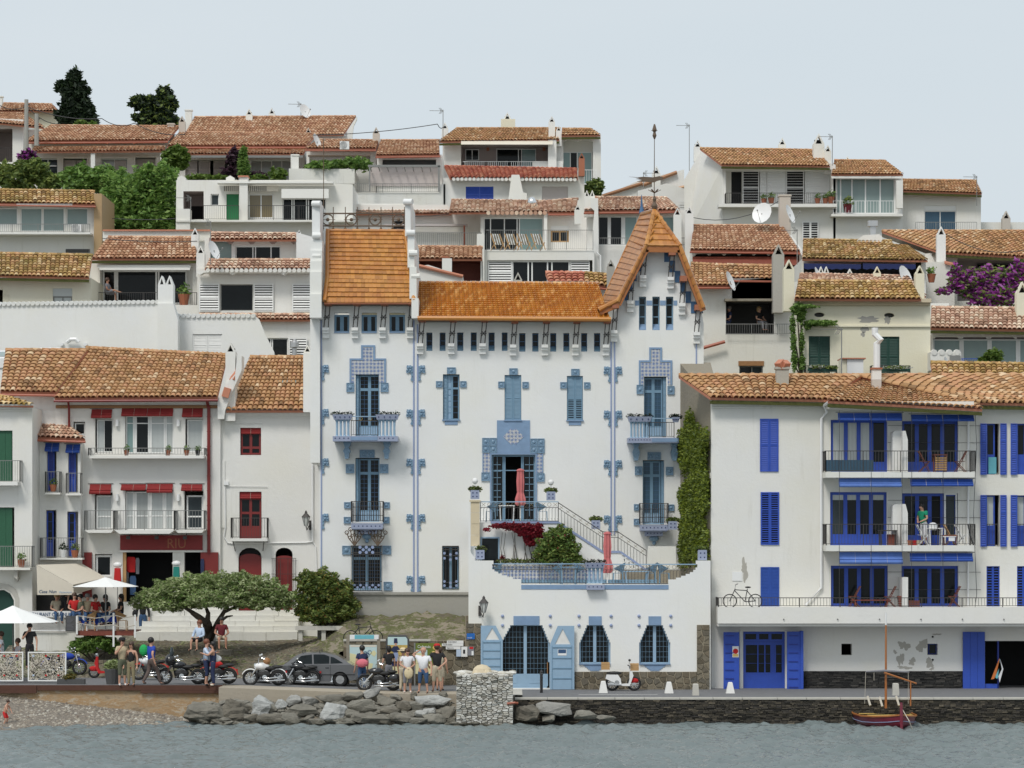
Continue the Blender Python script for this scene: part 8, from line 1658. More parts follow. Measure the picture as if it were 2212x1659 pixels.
t,g=person(gp(1300,1036),1.86,-.9,'walk','man in royal blue T-shirt walking past the motorcycles','cl_royal','cl_brown',hair='hair_black',shoes='cl_brown');carried('green_bag','bright green bag slung on the shoulder of the man in blue',g(-.14,-.10,.74),'cl_lime',(.9,.7,1.2),.2)
person(gp(1778,1038),1.80,-pi/2-.3,'hug','man in pale striped shirt and dark shorts embracing a woman','cl_ltblue','cl_navy',hair='hair_red',legs=.6,sleeve=2)
t,g=person(gp(1832,1040),1.72,pi/2,'hug','dark-haired woman in navy embracing the man in the pale shirt','cl_navy','cl_navy',hair='hair_black',long=1,sleeve=0,shoes='canvas');carried('handbag','white shoulder bag of the woman in navy',g(.12,-.02,.62),'white_paint',(1.3,.5,.7),.22)
t,g=person(gp(1228,616),1.74,pi+.1,'stand','person in dark jacket with shoulder bags standing by the white steps','cl_black','cl_jeans',sleeve=2,long=.6,hair='hair_black');carried('shoulder_bag','black shoulder bag carried by the person at the steps',g(.2,.02,.58),'cl_black',(.8,.6,1.1),.15)
person(P(1715,735,10.6),1.70,pi-.5,'sit','person in light blue shirt and dark skirt sitting left of the olive trunk','cl_ltblue','cl_black',sleeve=2,hair='hair_red',legs=.4);person(P(1905,722,10.4),1.80,pi+.2,'sit','man in dark red shirt and beige shorts sitting right of the olive trunk','cl_maroon','cl_sand',sleeve=1,sk='skin_tan',hair='hair_black',legs=.4)
rs=T('tree_seat','low stone kerb seat round the foot of the olive tree','seat',P(1800,760,10.9));MB().pbox(1640,738,1990,775,10.7,-.1,1.0).build('seat_stones','rubble',rs)
YD2=12.0
for x,y,f,lb,tp,hr,lg in ((820,515,.9,'man in a red T-shirt dining on the restaurant deck','cl_red','hair_black',0),(690,510,-.8,'diner with dark hair at the left of the deck table','cl_olive','hair_black',0),(752,508,.3,'older bald-looking diner behind the red shirt','cl_beige','hair_grey',0),(905,515,-.4,'dark-clad diner raising an arm at the deck table','cl_black','hair_black',.6),(1040,510,-1.2,'long-haired woman in black at the right deck table','cl_black','hair_black',.8),(640,500,.4,'diner in red behind the menu board','cl_red','hair_brown',0)):person(P(x,y,YD2+(.6 if lg else 0)),1.72,pi+f,'sit',lb,tp,'cl_jeans',hair=hr,long=lg,group='diners on the restaurant deck')
person(P(555,470,13.9),1.75,pi-.6,'stand','waiter in black standing under the canvas awning','cl_black','cl_black',group='diners on the restaurant deck');person(P(487,500,13.9),1.7,pi+.4,'sit','grey-haired diner under the canvas awning','cl_sand',hair='hair_blond',group='diners on the restaurant deck')
person(P(255,890,5.2),1.78,pi+.3,'face','dark-haired man in black seated behind the lattice screen','cl_black',hair='hair_black',group='diners behind the lattice screens',low='cl_black');person(P(152,900,5.4),1.68,pi-.9,'sit','person with sunglasses leaning at the lattice screen table','cl_grey',hair='hair_brown',sk='skin_tan',group='diners behind the lattice screens');person(P(8,850,5.6),1.74,pi-1.3,'sit','person in a pale shirt at the left picture edge','cl_white',hair='hair_brown',group='diners behind the lattice screens')
cz=P(40,1440,-1.7);person(Vector((cz.x,cz.y,.02)),1.02,-1.9,'crouch','small child in a red swimsuit bottom paddling at the shore','skin','cl_red',sleeve=0,legs=.2,shoes='skin',lean=.35)
win(2,4)
t,g=person(gp(955,1078),1.76,.5,'stand','man in navy T-shirt reading the map board, seen from behind','cl_navy','cl_jeans',hair='hair_black',legs=1);carried('backpack','pink and grey bag worn low by the man at the map board',g(-.05,-.12,.62),'cl_pink',(1.1,.6,.8),.22)
person(gp(1185,1055),1.66,.3,'stand','person with black hair and dark top standing behind the black motorcycle','cl_black','cl_grey',hair='hair_black',long=.3)
person(gp(1308,1090),1.70,-.5,'stand','person under a wide straw hat behind the woman in white','cl_sand','cl_sand',hat=('cl_straw',.15),hair='hair_grey')
t,g=person(gp(1345,1100),1.72,pi+.15,'hold','woman in white top and black cardigan holding a pale shoulder bag','cl_white','cl_grey',hair='hair_brown',legs=.6,shoes='white_paint',w=1.1);carried('tote_bag','pale patterned tote bag held by the woman in white',g(-.01,.17,.46),'cl_straw',(.9,.4,1.15),.2)
person(gp(1482,1104),1.76,pi-.3,'scratch','heavy man in white polo shirt and blue jeans with a hand to his head','cl_white','cl_jeans',hair='skin',legs=.6,w=1.3)
person(gp(1600,1092),1.86,.2,'back','man in black T-shirt, beige shorts and red cap seen from behind','cl_black','cl_sand',legs=.6,w=1.12,hat=('cl_red',0),shoes='cl_brown');person(gp(1625,1080),1.70,-.2,'stand','person mostly hidden behind the man in the red cap','cl_sand','cl_sand',legs=.4)
win(4,3);person(P(1395,1252,YR_-.45),1.70,pi-.9,'hold','man in green T-shirt bending over the laundry on the middle balcony','cl_green','cl_white',hair='hair_black',legs=.6,lean=.2,group='people on balconies')
win();person(P(232,651,48.3),1.76,-pi/2-.3,'cross','man in grey reading with crossed bare legs on the balcony','cl_grey','cl_grey',sk='skin_tan',legs=.3,group='people on balconies');person(P(1640,715,38.6),1.7,pi+.7,'sit','woman with curly blond hair in the dark loggia','cl_black','cl_grey',hair='hair_blond',long=.7,group='people on balconies');person(P(1575,715,38.6),1.74,pi-1.2,'sit','grey-haired person at the left of the dark loggia','cl_navy','cl_navy',hair='hair_grey',group='people on balconies')
# ================================================================ motorcycles, scooters, car
def wheel(t,c,r_1,th=.05,rim='chrome',spokes=12,wd=.05):
 w_=MB().torus(c,r_1-th,th,22,7).build('wheel','rubber',t,smooth=True);b=MB();b.torus(c,r_1-th*2,.018,18,4);b.lathe(c,[(.05,-.05),(.06,0),(.05,.05)],8,'y')
 for k in range(spokes):a=2*math.pi*k/spokes;b.bar(c+Vector((.04*math.cos(a),0,.04*math.sin(a))),c+Vector(((r_1-th*2)*math.cos(a),0,(r_1-th*2)*math.sin(a))),.012 if spokes>8 else.05,.03)
 b.build('rim',rim,w_)
def motorbike(p,L,f,lb,paint='black_paint',rake=.35,fairing=False,bags=None,bars=.0,tankm=None,fend=None,cat='motorcycle'):
 """p midpoint on the ground; f=-1 faces left"""
 t=T('motorcycle',lb,cat,p,'motorcycles parked along the quay');r_1=.32;v=lambda x,z,y=0:p+Vector((x*L*f*.5,y,z));fx,bx_=1-r_1*2/L,-(1-r_1*2/L)
 wheel(t,v(fx,r_1),r_1);wheel(t,v(bx_,r_1),r_1,.065,spokes=14)
 b=MB()
 for s_ in (-.09,.09):b.tube([v(fx,r_1,s_),v(fx-rake,.82,s_)],.028,6);b.tube([v(fx-rake,.82,s_),v(fx-rake-.05,.92,s_)],.025,5)
 b.build('fork','chrome',t);b=MB();b.tube([v(fx-rake,.78),v(.0,.66),v(-.35,.58),v(bx_,r_1)],.03,5);b.tube([v(fx-rake,.72),v(.25,.28),v(-.35,.25),v(bx_,r_1)],.028,5);b.build('frame','black_paint',t)
 b=MB();c=v(.12,.78);b.ball(c,.23,12,8,(1.4,.75,.66));b.build('tank',tankm or paint,t,smooth=True)
 MB().ball(v(.0,.46),.24,8,6,(1.3,.55,.8)).build('engine_block','seat_black',t);b=MB();b.ball(v(-.25,.70),.19,10,6,(1.5,.9,.42));b.ball(v(-.58,.76),.15,10,6,(1.5,.85,.5));b.build('seat','seat_black',t,smooth=True)
 b=MB();b.lathe(v(-.02,.34,-.13),[(.10,0),(.12,.04),(.12,.22),(.10,.26)],10,'y');b.build('crankcase','chrome',t)
 for a in (-.4,.4):
  b=MB();d=Vector((math.sin(a)*f,0,math.cos(a)))
  for k in range(6):b.bar(v(.02,.40)+d*(.03+k*.04)-d*.008,v(.02,.40)+d*(.03+k*.04)+d*.008,.17,.17)
  b.build('cylinder','steel',t)
 b=MB();b.tube([v(.15,.36,-.14),v(.2,.22,-.2),v(-.2,.2,-.2),v(-.95,.24,-.2)],[.02,.022,.03,.034],8);b.tube([v(.1,.3,-.16),v(-.1,.3,-.22),v(-.85,.36,-.2)],[.02,.026,.03],8);b.build('exhaust','chrome',t,smooth=True)
 def fender(cx,r_2,a0,a1,nm):
  b=MB();vs=[];n=8
  for k in range(n+1):
   a=a0+(a1-a0)*k/n
   for w_,q in ((-.07,0),(-.04,.03),(.04,.03),(.07,0)):vs.append(v(cx,r_1)+Vector(((r_2+q)*math.cos(a)*f,w_,(r_2+q)*math.sin(a))))
  b.add(vs,[(k*4+j,k*4+j+1,k*4+j+5,k*4+j+4) for k in range(n) for j in range(3)]);b.build(nm,fend or paint,t,smooth=True)
 fender(fx,r_1+.02,.4,2.2,'front_fender');fender(bx_,r_1+.03,.5,3.0,'rear_fender')
 b=MB();h=v(fx-rake-.02,.96+bars);b.tube([v(fx-rake-.02,.9,0),h]+[h+Vector((-.12*f,-.36,.06)),h+Vector((-.3*f,-.42,.0))],.016,5);b.tube([h,h+Vector((-.12*f,.36,.06)),h+Vector((-.3*f,.42,0))],.016,5);b.build('handlebar','chrome',t)
 MB().lathe(v(fx-rake+.1,.80),[(.02,-.12*f),(.08,-.06*f),(.095,.04*f),(.09,.06*f)],10,'x').build('headlight','chrome',t);b=MB();[b.ball(h+Vector((-.1*f,s_*.4,.15)),.05,6,4) for s_ in (-1,1)];b.build('mirrors','chrome',t)
 MB().box(v(-1,.56).x-.03,v(-1,.56).x+.03,p.y-.05,p.y+.05,p.z+.52,p.z+.6).build('tail_light','tail_red',t)
 if fairing:b=MB();b.ball(v(fx-rake+.12,.98),.3,12,8,(.75,1.25,.85));b.build('fairing',paint,t,smooth=True);b=MB();b.ball(v(fx-rake+.06,1.22),.26,12,8,(.35,1.1,1.1));b.build('windshield','g_grey',t,smooth=True);MB().ball(v(-.86,.92),.16,10,7,(.8,1,1)).build('top_case','black_paint',t)
 if bags:[MB().ball(v(-.72,.52,s_*.24),.2,10,7,(1.3,.45,.85)).build('saddle_bag',bags,t,smooth=True) for s_ in (-1,1)]
 return t
def scooter(p,L,f,lb,paint,crates=False):
 t=T('scooter',lb,'scooter',p,'scooters on the waterfront');r_1=.25 if not crates else.29;v=lambda x,z,y=0:p+Vector((x*L*f*.5,y,z));fx=1-r_1*2/L
 wheel(t,v(fx,r_1),r_1,.045);wheel(t,v(-fx,r_1),r_1,.045);b=MB();b.tube([v(fx,r_1),v(fx-.12,.6),v(fx-.22,.98)],[.03,.035,.03],6);b.build('fork','chrome',t)
 b=MB();s_=[(fx-.04,.62),(fx-.16,.9),(fx-.24,.88),(fx-.26,.45),(.28,.3),(-.1,.28),(-.15,.5),(-.3,.66),(-.92,.66),(-.98,.5),(-.75,.42),(-.5,.34),(-.3,.22),(.35,.2),(fx-.2,.3)]
 poly=[(v(a,c).x,v(a,c).z) for a,c in s_];b.prism(poly,p.y-.14,p.y+.14);b.build('body_shell',paint,t);MB().ball(v(-.5,.72),.16,10,6,(2.0,.9,.45)).build('seat','seat_black',t,smooth=True)
 b=MB();h=v(fx-.24,1.0);[b.tube([h,h+Vector((-.08*f,q*.3,.03))],.018,5) for q in (-1,1)];b.tube([h+Vector((-.05*f,-.28,.02)),h+Vector((-.02*f,-.34,.22))],.008,4);b.ball(h+Vector((-.02*f,-.34,.25)),.055,6,4);b.build('handlebar','black_paint',t);MB().ball(v(fx-.16,.95),.09,8,6).build('headlight','chrome',t);b=MB();b.tube([v(-.1,.25,-.16),v(-.85,.27,-.16)],[.03,.05],7);b.build('exhaust','chrome',t)
 b=MB();b.lathe(v(-.35,.34,-.15),[(.1,0),(.12,.3)],8,'y');b.build('engine','steel',t);MB().ball(v(fx,r_1+.14),.2,8,5,(1.1,.35,.6)).build('mudguard','cl_red' if crates else paint,t,smooth=True)
 if crates:
  for x,z,lb2 in ((fx+.02,.82,'wooden crate on the front rack of the white moped'),(-.98,.86,'wooden crate on the rear rack of the white moped')):
   c=v(x,z);k=T('crate',lb2,'crate',c,'crates on the white moped');[MB().box(c.x-.17,c.x+.17,c.y-.15,c.y+.15,c.z+q*.075,c.z+q*.075+.066).build('slat','wood_light',k) for q in range(4)]
def lerpg(x0,x1,y):a=gp((x0+x1)/2,y);return a
win(1,4)
SC=lambda a,b_,y:(lambda c:(c,S(b_-a,c.y)))(gp((a+b_)/2,y))
c,L=SC(1375,1745,1030);motorbike(c,L*1.15,-1,'black touring motorcycle with windshield and chrome engine facing left',fairing=True);c,L=SC(1680,2020,1036);motorbike(c+Vector((0,.9,0)),L,-1,'red and black motorcycle half hidden behind the embracing couple','cl_red')
c,L=SC(1130,1400,1000);motorbike(c+Vector((0,.8,0)),L*1.2,-1,'white and red motorcycle behind the man in the blue shirt','white_paint',fend='cl_red',rake=.2);c,L=SC(795,1010,975);scooter(c,L*1.35,-1,'red scooter beside the dark planter','cl_red');c,L=SC(470,640,950);motorbike(c,1.9,1,'blue motorcycle peeping out behind the lattice screen','cl_royal',rake=.15)
win(2,4);c,L=SC(-70,300,1040);motorbike(c,L*1.02,-1,'white chrome cruiser with high bars and a helmet on its seat','white_paint',fend='white_paint',bars=.12);hc=c+Vector((.1,0,.98));MB().ball(hc,.15,10,7).build('helmet','wood',None,'brown and tan helmet resting on the white cruiser','helmet')
c,L=SC(250,590,1046);motorbike(c+Vector((0,.3,0)),L*1.02,-1,'black cruiser in front of the grey car','black_paint');c,L=SC(915,1285,1085);motorbike(c,L*1.05,-1,'black chopper with long raked fork and saddle bags','black_paint',rake=.5,bags='black_paint',bars=.1)
win(3,4);c,L=SC(890,1195,1085);scooter(c,L*1.02,1,'white and red moped with wooden crates parked by the stone plinth','white_paint',True)
win(2,4);c=gp(640,1066);c.y+=1.2;c.z=gh(c.x,c.y);ct=T('parked_car','dark grey saloon car with roof bars parked behind the motorcycles','car',c);L=4.35;xr=X(940,c.y);xl_=xr-L;z0=c.z
def cp(u,z):return (xl_+u*L,z0+z)
def carbody(name,prof,y0,y1,mat,par=ct,holes=()):return MB().prism([cp(*q) for q in prof],y0,y1,[[cp(*k) for k in h] for h in holes]).build(name,mat,par)
low=[(.0,.35),(.0,.55),(.02,.66),(.12,.76),(.27,.86),(.60,.92),(.90,.90),(.985,.86),(1.0,.60),(.99,.32),(.90,.25)]+[(.81+.078*math.cos(a),.30+.33*math.sin(a)) for a in [math.pi*k/8 for k in range(1,8)]]+[(.72,.22),(.28,.22)]+[(.185+.078*math.cos(a),.30+.33*math.sin(a)) for a in [math.pi*k/8 for k in range(1,8)]]+[(.10,.25),(.02,.28)]
yw=c.y;carbody('body',low,yw,yw+1.66,'car_grey')
gl=[(.27,.85),(.40,1.28),(.46,1.38),(.66,1.40),(.78,1.28),(.92,.90)];b=MB();P0=[cp(*q) for q in gl];vs=[(a,yw+.05+(z-z0-.85)*.28,z) for a,z in P0]+[(a,yw+1.61-(z-z0-.85)*.28,z) for a,z in P0];n=len(gl)
b.add(vs,[tuple(range(n)),tuple(range(n,2*n))[::-1]]+[(i,i+n,i+n+1,i+1) for i in range(n-1)]);b.build('cabin','car_grey',ct)
def sidewin(name,q,mat='g_grey',e=.012):MB().add([(cp(u,z)[0],yw+.05+(z-.85)*.28-e,z0+z) for u,z in q],[tuple(range(len(q))),tuple(range(len(q)))[::-1]]).build(name,mat,ct)
sidewin('front_window',[(.36,.93),(.445,1.26),(.545,1.32),(.55,.94)]);sidewin('rear_window',[(.565,.94),(.56,1.32),(.66,1.32),(.71,1.24),(.71,.95)]);sidewin('quarter_window',[(.72,.95),(.72,1.23),(.75,1.2),(.84,.97)])
MB().add([(cp(.285,.9)[0]-.02,yw+.16,z0+.9),(cp(.40,1.27)[0]-.02,yw+.24,z0+1.27),(cp(.40,1.27)[0]-.02,yw+1.42,z0+1.27),(cp(.285,.9)[0]-.02,yw+1.5,z0+.9)],[(0,1,2,3),(3,2,1,0)]).build('windscreen','g_grey',ct)
for u in (.185,.81):
 cc=Vector((*cp(u,.30),0));cc=Vector((cc.x,yw+.1,cc.y));w_=MB().torus(cc,.22,.085,22,7).build('wheel','rubber',ct,smooth=True);b=MB();b.lathe(cc+Vector((0,-.08,0)),[(.17,0),(.16,.03)],14,'y');[b.bar(cc+Vector((0,-.09,0)),cc+Vector((.17*math.cos(k*1.047),-.09,.17*math.sin(k*1.047))),.05,.02) for k in range(6)];b.build('rim','steel',w_)
 MB().lathe(cc+Vector((0,.12,0)),[(.33,0),(.33,.3)],16,'y').build('wheel_arch','dark',ct)
b=MB();[b.bar((cp(u,0)[0],yw-.004,z0+.30),(cp(u,0)[0],yw-.004,z0+.90),.012) for u in (.335,.555,.72)];b.bar((*cp(.14,0)[:1],yw-.004,z0+.5),(cp(.95,0)[0],yw-.004,z0+.5),.03);b.build('door_seams','dark',ct)
for u in (.50,.69):MB().box(cp(u,0)[0]-.07,cp(u,0)[0]+.07,yw-.03,yw-.001,z0+.76,z0+.80).build('door_handle','black_paint',ct)
MB().box(xr-.1,xr+.01,yw-.01,yw+.25,z0+.62,z0+.84).build('tail_light','tail_red',ct);MB().ball((cp(.37,0)[0],yw-.12,z0+.98),.09,8,5,(.7,1,.8)).build('wing_mirror','car_grey',ct);b=MB()
for u in (.46,.62):b.tube([(cp(u,0)[0],yw+.15,z0+1.38),(cp(u,0)[0],yw+.15,z0+1.47),(cp(u,0)[0],yw+1.5,z0+1.47),(cp(u,0)[0],yw+1.5,z0+1.38)],.02,5)
b.build('roof_rack','black_paint',ct)
# ================================================================ rocks, stone block, boat, bollards
win(2,4)
from mathutils import noise as mn
RC={}
NTH=('first','second','third','fourth','fifth','sixth','seventh','eighth','ninth','tenth','eleventh','twelfth','thirteenth','fourteenth','fifteenth','sixteenth')
def rock(x,y,rx,ry,i,mat='rock',tilt=0.0):
 r=random.Random(100+i);Y=1.75-(y-1100)/280*2.3 if WX<1000 else -.55-(y-1240)/280;c=P(x,y,Y);a,h_=S(rx,Y),S(ry,Y);bm=bmesh.new()
 for k in range(22):
  u=Vector((r.gauss(0,1),r.gauss(0,1),r.gauss(0,1))).normalized();u=Vector([math.copysign(abs(q)**.7,q) for q in u]);bm.verts.new(Vector((u.x*a*r.uniform(.8,1.08),u.y*max(.35,a*.75),u.z*h_*r.uniform(.8,1.12))))
 bmesh.ops.convex_hull(bm,input=bm.verts);bmesh.ops.delete(bm,geom=[v for v in bm.verts if not v.link_faces],context='VERTS');bmesh.ops.subdivide_edges(bm,edges=bm.edges[:],cuts=3,use_grid_fill=True)
 for v in bm.verts:q=v.co+c;v.co+=v.co.normalized()*min(a,h_)*(.22*mn.noise((q.x*1.3,q.y*1.3,q.z*5))+.12*mn.noise(q*7))
 bmesh.ops.rotate(bm,verts=bm.verts,cent=(0,0,0),matrix=Matrix.Rotation(tilt,3,'Y'));me=bpy.data.meshes.new('boulder');bm.to_mesh(me);bm.free();me.materials.append(MATS[mat]);o=bpy.data.objects.new('boulder',me);o.location=c
 row=('upper','middle','waterline')[(y>=1190)+(y>=1290)];RC.setdefault((row,WX>1000),[]).append((x,o,('pale grey' if mat=='rock_light' else 'dark'),('large' if rx>110 else ('small' if rx<66 else 'middle-sized'))));link(o,None,None,'rock','boulders along the shore')
RK=[(-390,1270,190,105,0,0),(-140,1265,150,105,0,.1),(90,1250,120,125,1,.2),(700,1275,135,92,1,0),(450,1258,150,62,0,.1),(370,1180,78,64,1,0),(515,1190,80,68,1,.2),(260,1215,60,66,1,.5),(130,1240,110,50,0,-.1),(680,1150,130,45,0,0),(870,1140,110,52,0,-.1),(1030,1105,100,42,1,-.35),(960,1225,150,78,0,-.1),(1170,1180,105,52,0,.25),(1240,1150,70,45,0,0),(1400,1130,30,40,0,0),(1560,1170,185,52,1,.06),(1650,1118,55,32,0,0),(1320,1222,80,45,0,.3),(1190,1265,95,45,0,0),(1430,1225,75,45,0,.2),(1470,1285,70,40,1,0),(1290,1320,120,48,0,.1),(1580,1322,115,50,0,.2),(1690,1285,70,66,0,0),(1030,1325,200,50,0,.1),(870,1275,80,45,0,.2),(560,1352,95,34,0,0),(350,1325,95,60,0,0),(190,1325,140,55,0,0),(1440,1345,90,32,0,0),(1150,1345,80,32,0,0),(20,1330,90,45,0,0),(1540,1255,70,35,1,.1),(850,1350,60,28,0,0)]
for i,(x,y,rx,ry,lt,tl) in enumerate(RK):rock(x,y,rx,ry,i,'rock_light' if lt else 'rock',tl)
win(3,4)
for i,(x,y,rx,ry,lt,tl) in enumerate(((220,1280,120,80,0,.1),(450,1238,170,58,1,.08),(400,1322,65,38,0,0),(720,1300,120,45,0,.15),(890,1318,95,28,0,.1))):rock(x,y,rx,ry,60+i,'rock_light' if lt else 'rock',tl)
for (row,rt),L_ in RC.items():
 for k,(x,o,tn,sz) in enumerate(sorted(L_,key=lambda e:e[0])):o['label']=f"{sz} {tn} boulder, {NTH[k]} from left in the {row} row {'beyond the pier' if rt else 'of rocks'}"
fb=MB();r=random.Random(15)
win(2,4)
for k in range(420):
 x,y=r.uniform(-420,1740),r.uniform(1180,1375);Y=1.9-(y-1100)/280*2.2;fb.m=Matrix.Translation(P(x,y,Y))@Matrix.Rotation(r.uniform(-.5,.5),4,'Y');fb.ball((0,0,0),r.uniform(.07,.2),6,4,(r.uniform(1,2),1,r.uniform(.4,.8)))
for k in range(40):fb.m=Matrix.Translation((X(1760+k*12,-1),-.95-r.random()*.15,r.uniform(-.05,.12)));fb.ball((0,0,0),r.uniform(.05,.12),6,4,(1.8,1,.6))
fb.m=Matrix.Identity(4);fb.build('rock_rubble','rock',None,'small dark broken stones filling the gaps between the shore boulders','stones',None,'stuff')
win();bk=T('stone_block','square lime-crusted pier of rough whitish stones standing in the water','stone pier',P(1047,1566,-.8));x0,x1,zt=X(986,-.8),X(1108,-.8),Z(1458,-.8)
rubble(bk,986,1458,1108,1590,-.8,'block_white',.085,5,-.14,None,.006,2.1);MB().box(x0+.02,x1-.02,-.66,1.6,-.3,zt-.01).build('core','concrete_white',bk)
q=MB()
r=random.Random(6)
for i in range(60):a=Vector((r.uniform(x0,x1),r.uniform(-.75,1.4),zt+r.uniform(-.02,.05)));q.ball(a,r.uniform(.06,.14),6,4,(1.4,1,.6))
q.build('top_stones','block_white',bk,kind='stuff');tm=T('stone_mound','heap of ochre mortared stones on top of the white pier','stones',P(1041,1458,.2));q=MB();q.ball(P(1041,1453,.2),.36,9,6,(1.1,.8,.9));q.ball(P(1050,1456,.1),.22,8,5);q.ball(P(1032,1456,.1),.2,8,5);q.build('stones','sand_stone',tm)
MB().tube([P(1095,1520,-1.0),P(1112,1518,-1.0),P(1118,1519,-.9)],.05,6).build('mooring_ring','terra_gutter',bk)
bc=P(1946,1562,-2.6);bc.z=0;bt=T('sailing_boat','small wooden lateen boat, dark red hull and yellow inside, moored at the quay','boat',bc);hd=Vector((.15,-1,0)).normalized();sd_=Vector((-hd.y,hd.x,0));Lb=4.6
def bp_(s_,w_,z):return bc-hd*(s_*Lb)+sd_*w_+Vector((0,0,z))
st=[(0,.02,.52,.05),(.07,.42,.46,.0),(.18,.80,.42,-.1),(.35,1.08,.40,-.18),(.55,1.14,.44,-.2),(.75,1.04,.54,-.16),(.90,.72,.70,-.05),(1.0,.05,.86,.1)];b=MB();vs=[];ins=[];m_=9
for s_,w_,zg,zk in st:
 for k in range(m_):a=math.pi*k/(m_-1);vs.append(bp_(s_,-math.cos(a)*w_*1.0,zg-(zg-zk)*math.sin(a)**.7));ins.append(bp_(s_,-math.cos(a)*max(0,w_-.06),zg-.005-(zg-zk-.14)*math.sin(a)**.7))
fs=[(i*m_+k,i*m_+k+1,(i+1)*m_+k+1,(i+1)*m_+k) for i in range(len(st)-1) for k in range(m_-1)];b.add(vs,fs);b.build('hull','boat_red',bt,smooth=True);MB().add(ins,[f[::-1] for f in fs]).build('inner_planking','yellow_in',bt,smooth=True)
for nm,off_,mt,rr in (('gunwale',.0,'varnish',.035),('rubbing_strake',-.22,'casa_lilac',.014)):
 b=MB();[b.tube([bp_(s_,sg*(w_+.01)*(1 if off_==0 else.975),zg+off_) for s_,w_,zg,zk in st],rr,5) for sg in (-1,1)];b.build(nm,mt,bt)
b=MB();b.tube([bp_(-.02,0,-.1),bp_(-.015,0,.5),bp_(-.01,0,1.0)],[.06,.07,.05],6);b.build('stem_post','boat_red',bt);b=MB();[b.bar(bp_(s_,-w_*.9,.42),bp_(s_,w_*.9,.42),.2,.03) for s_,w_ in ((.35,.93),(.6,.98),(.82,.8))];b.build('thwarts','yellow_in',bt)
Ym=bc.y+1.6;b=MB();b.tube([P(1913.5,1530,Ym),P(1913.8,1326,Ym)],[.05,.03],7);b.build('mast','varnish',bt);MB().tube([P(1913.8,1350,Ym),P(1913.8,1324,Ym)],.036,7).build('mast_top','white_paint',bt)
b=MB();b.tube([P(1870,1451,Ym-.1),P(1910,1449,Ym-.1),P(1964,1452,Ym-.1)],[.025,.05,.025],8);b.build('furled_sail','cl_grey',bt);b=MB();b.tube([P(1910,1453,Ym-.2),P(1980,1476.5,Ym-.2)],[.04,.03],7);b.tube([P(1967,1473,Ym-.2),P(1967,1525,Ym-.2)],.03,6);b.build('spars','varnish',bt)
b=MB();[b.tube([P(a,c,Ym-.1),P(a2,c2_,Ym-.1)],.008,4) for a,c,a2,c2_ in ((1870,1452,1868,1520),(1962,1453,1962,1520),(1888,1452,1888,1470))];b.tube([bp_(0,.02,.8),bp_(-.06,.25,.3),bp_(-.03,.4,.0)],.018,5);b.build('rigging','rope',bt)
for i,(x,y) in enumerate(((1874,1518),(1900,1520),(1936,1518))):MB().tube([P(x,y-14,Ym),P(x+6,y+6,Ym-.2)],.045,6).build('fender','rope',bt)
win(3,4)
def cone(x,yt,yb,wt,wb,lb,m_='concrete_white'):
 c=gp(x,yb);h_=S(yb-yt,c.y);a,e=S(wb,c.y)/2,S(wt,c.y)/2;t=MB();t.add([(c.x-a,c.y-a,c.z),(c.x+a,c.y-a,c.z),(c.x+a,c.y+a,c.z),(c.x-a,c.y+a,c.z),(c.x-e,c.y-e,c.z+h_*.95),(c.x+e,c.y-e,c.z+h_*.95),(c.x+e,c.y+e,c.z+h_*.95),(c.x-e,c.y+e,c.z+h_*.95),(c.x-e*.7,c.y-e*.7,c.z+h_),(c.x+e*.7,c.y-e*.7,c.z+h_),(c.x+e*.7,c.y+e*.7,c.z+h_),(c.x-e*.7,c.y+e*.7,c.z+h_)],[(0,1,5,4),(1,2,6,5),(2,3,7,6),(3,0,4,7),(4,5,9,8),(5,6,10,9),(6,7,11,10),(7,4,8,11),(8,9,10,11)]);t.build('concrete_bollard',m_,None,lb,'bollard','white concrete bollards on the quay')
cone(871,1000,1102,38,76,'white pyramid bollard at the rear wheel of the moped');cone(1436,1006,1104,38,76,'white pyramid bollard below the right stepped window');cone(1665,1040,1140,46,58,'squat cream bollard right of the rubble strip','concrete');cone(1963,1010,1105,36,74,'white pyramid bollard in front of the blue garage doors')
win(4,4);cone(1164,988,1086,46,54,'square cream bollard behind the boat mast','concrete');win(3,4)
c=gp(339,1102);t=T('dark_bollard','small dark metal bollard in front of the double doors','bollard',c);MB().lathe(c,[(.06,0),(.06,.72),(.075,.74),(.05,.80),(.07,.84),(.03,.9)],10).build('post','black_paint',t)
c=gp(398,1070);MB().box(c.x-.05,c.x+.05,c.y,c.y+.08,c.z,c.z+1.1).build('timber_post','wood',None,'short weathered timber post by the right door shutter','post')
win(4,4);t=T('clothes_rack','orange, turquoise and white cloths hanging at the shop doorway on the right','clothes',P(1990,1000,6.9))
for pts,m_ in (([(2008,760),(1940,935),(1965,930),(2012,830)],'cl_orange'),([(2012,765),(1975,920),(1990,930),(2028,850)],'cl_cyan'),([(2014,770),(1998,900),(2010,960),(2040,850)],'cl_white')):MB().pprism(pts,6.9,-.1,-.06).build('cloth',m_,t)
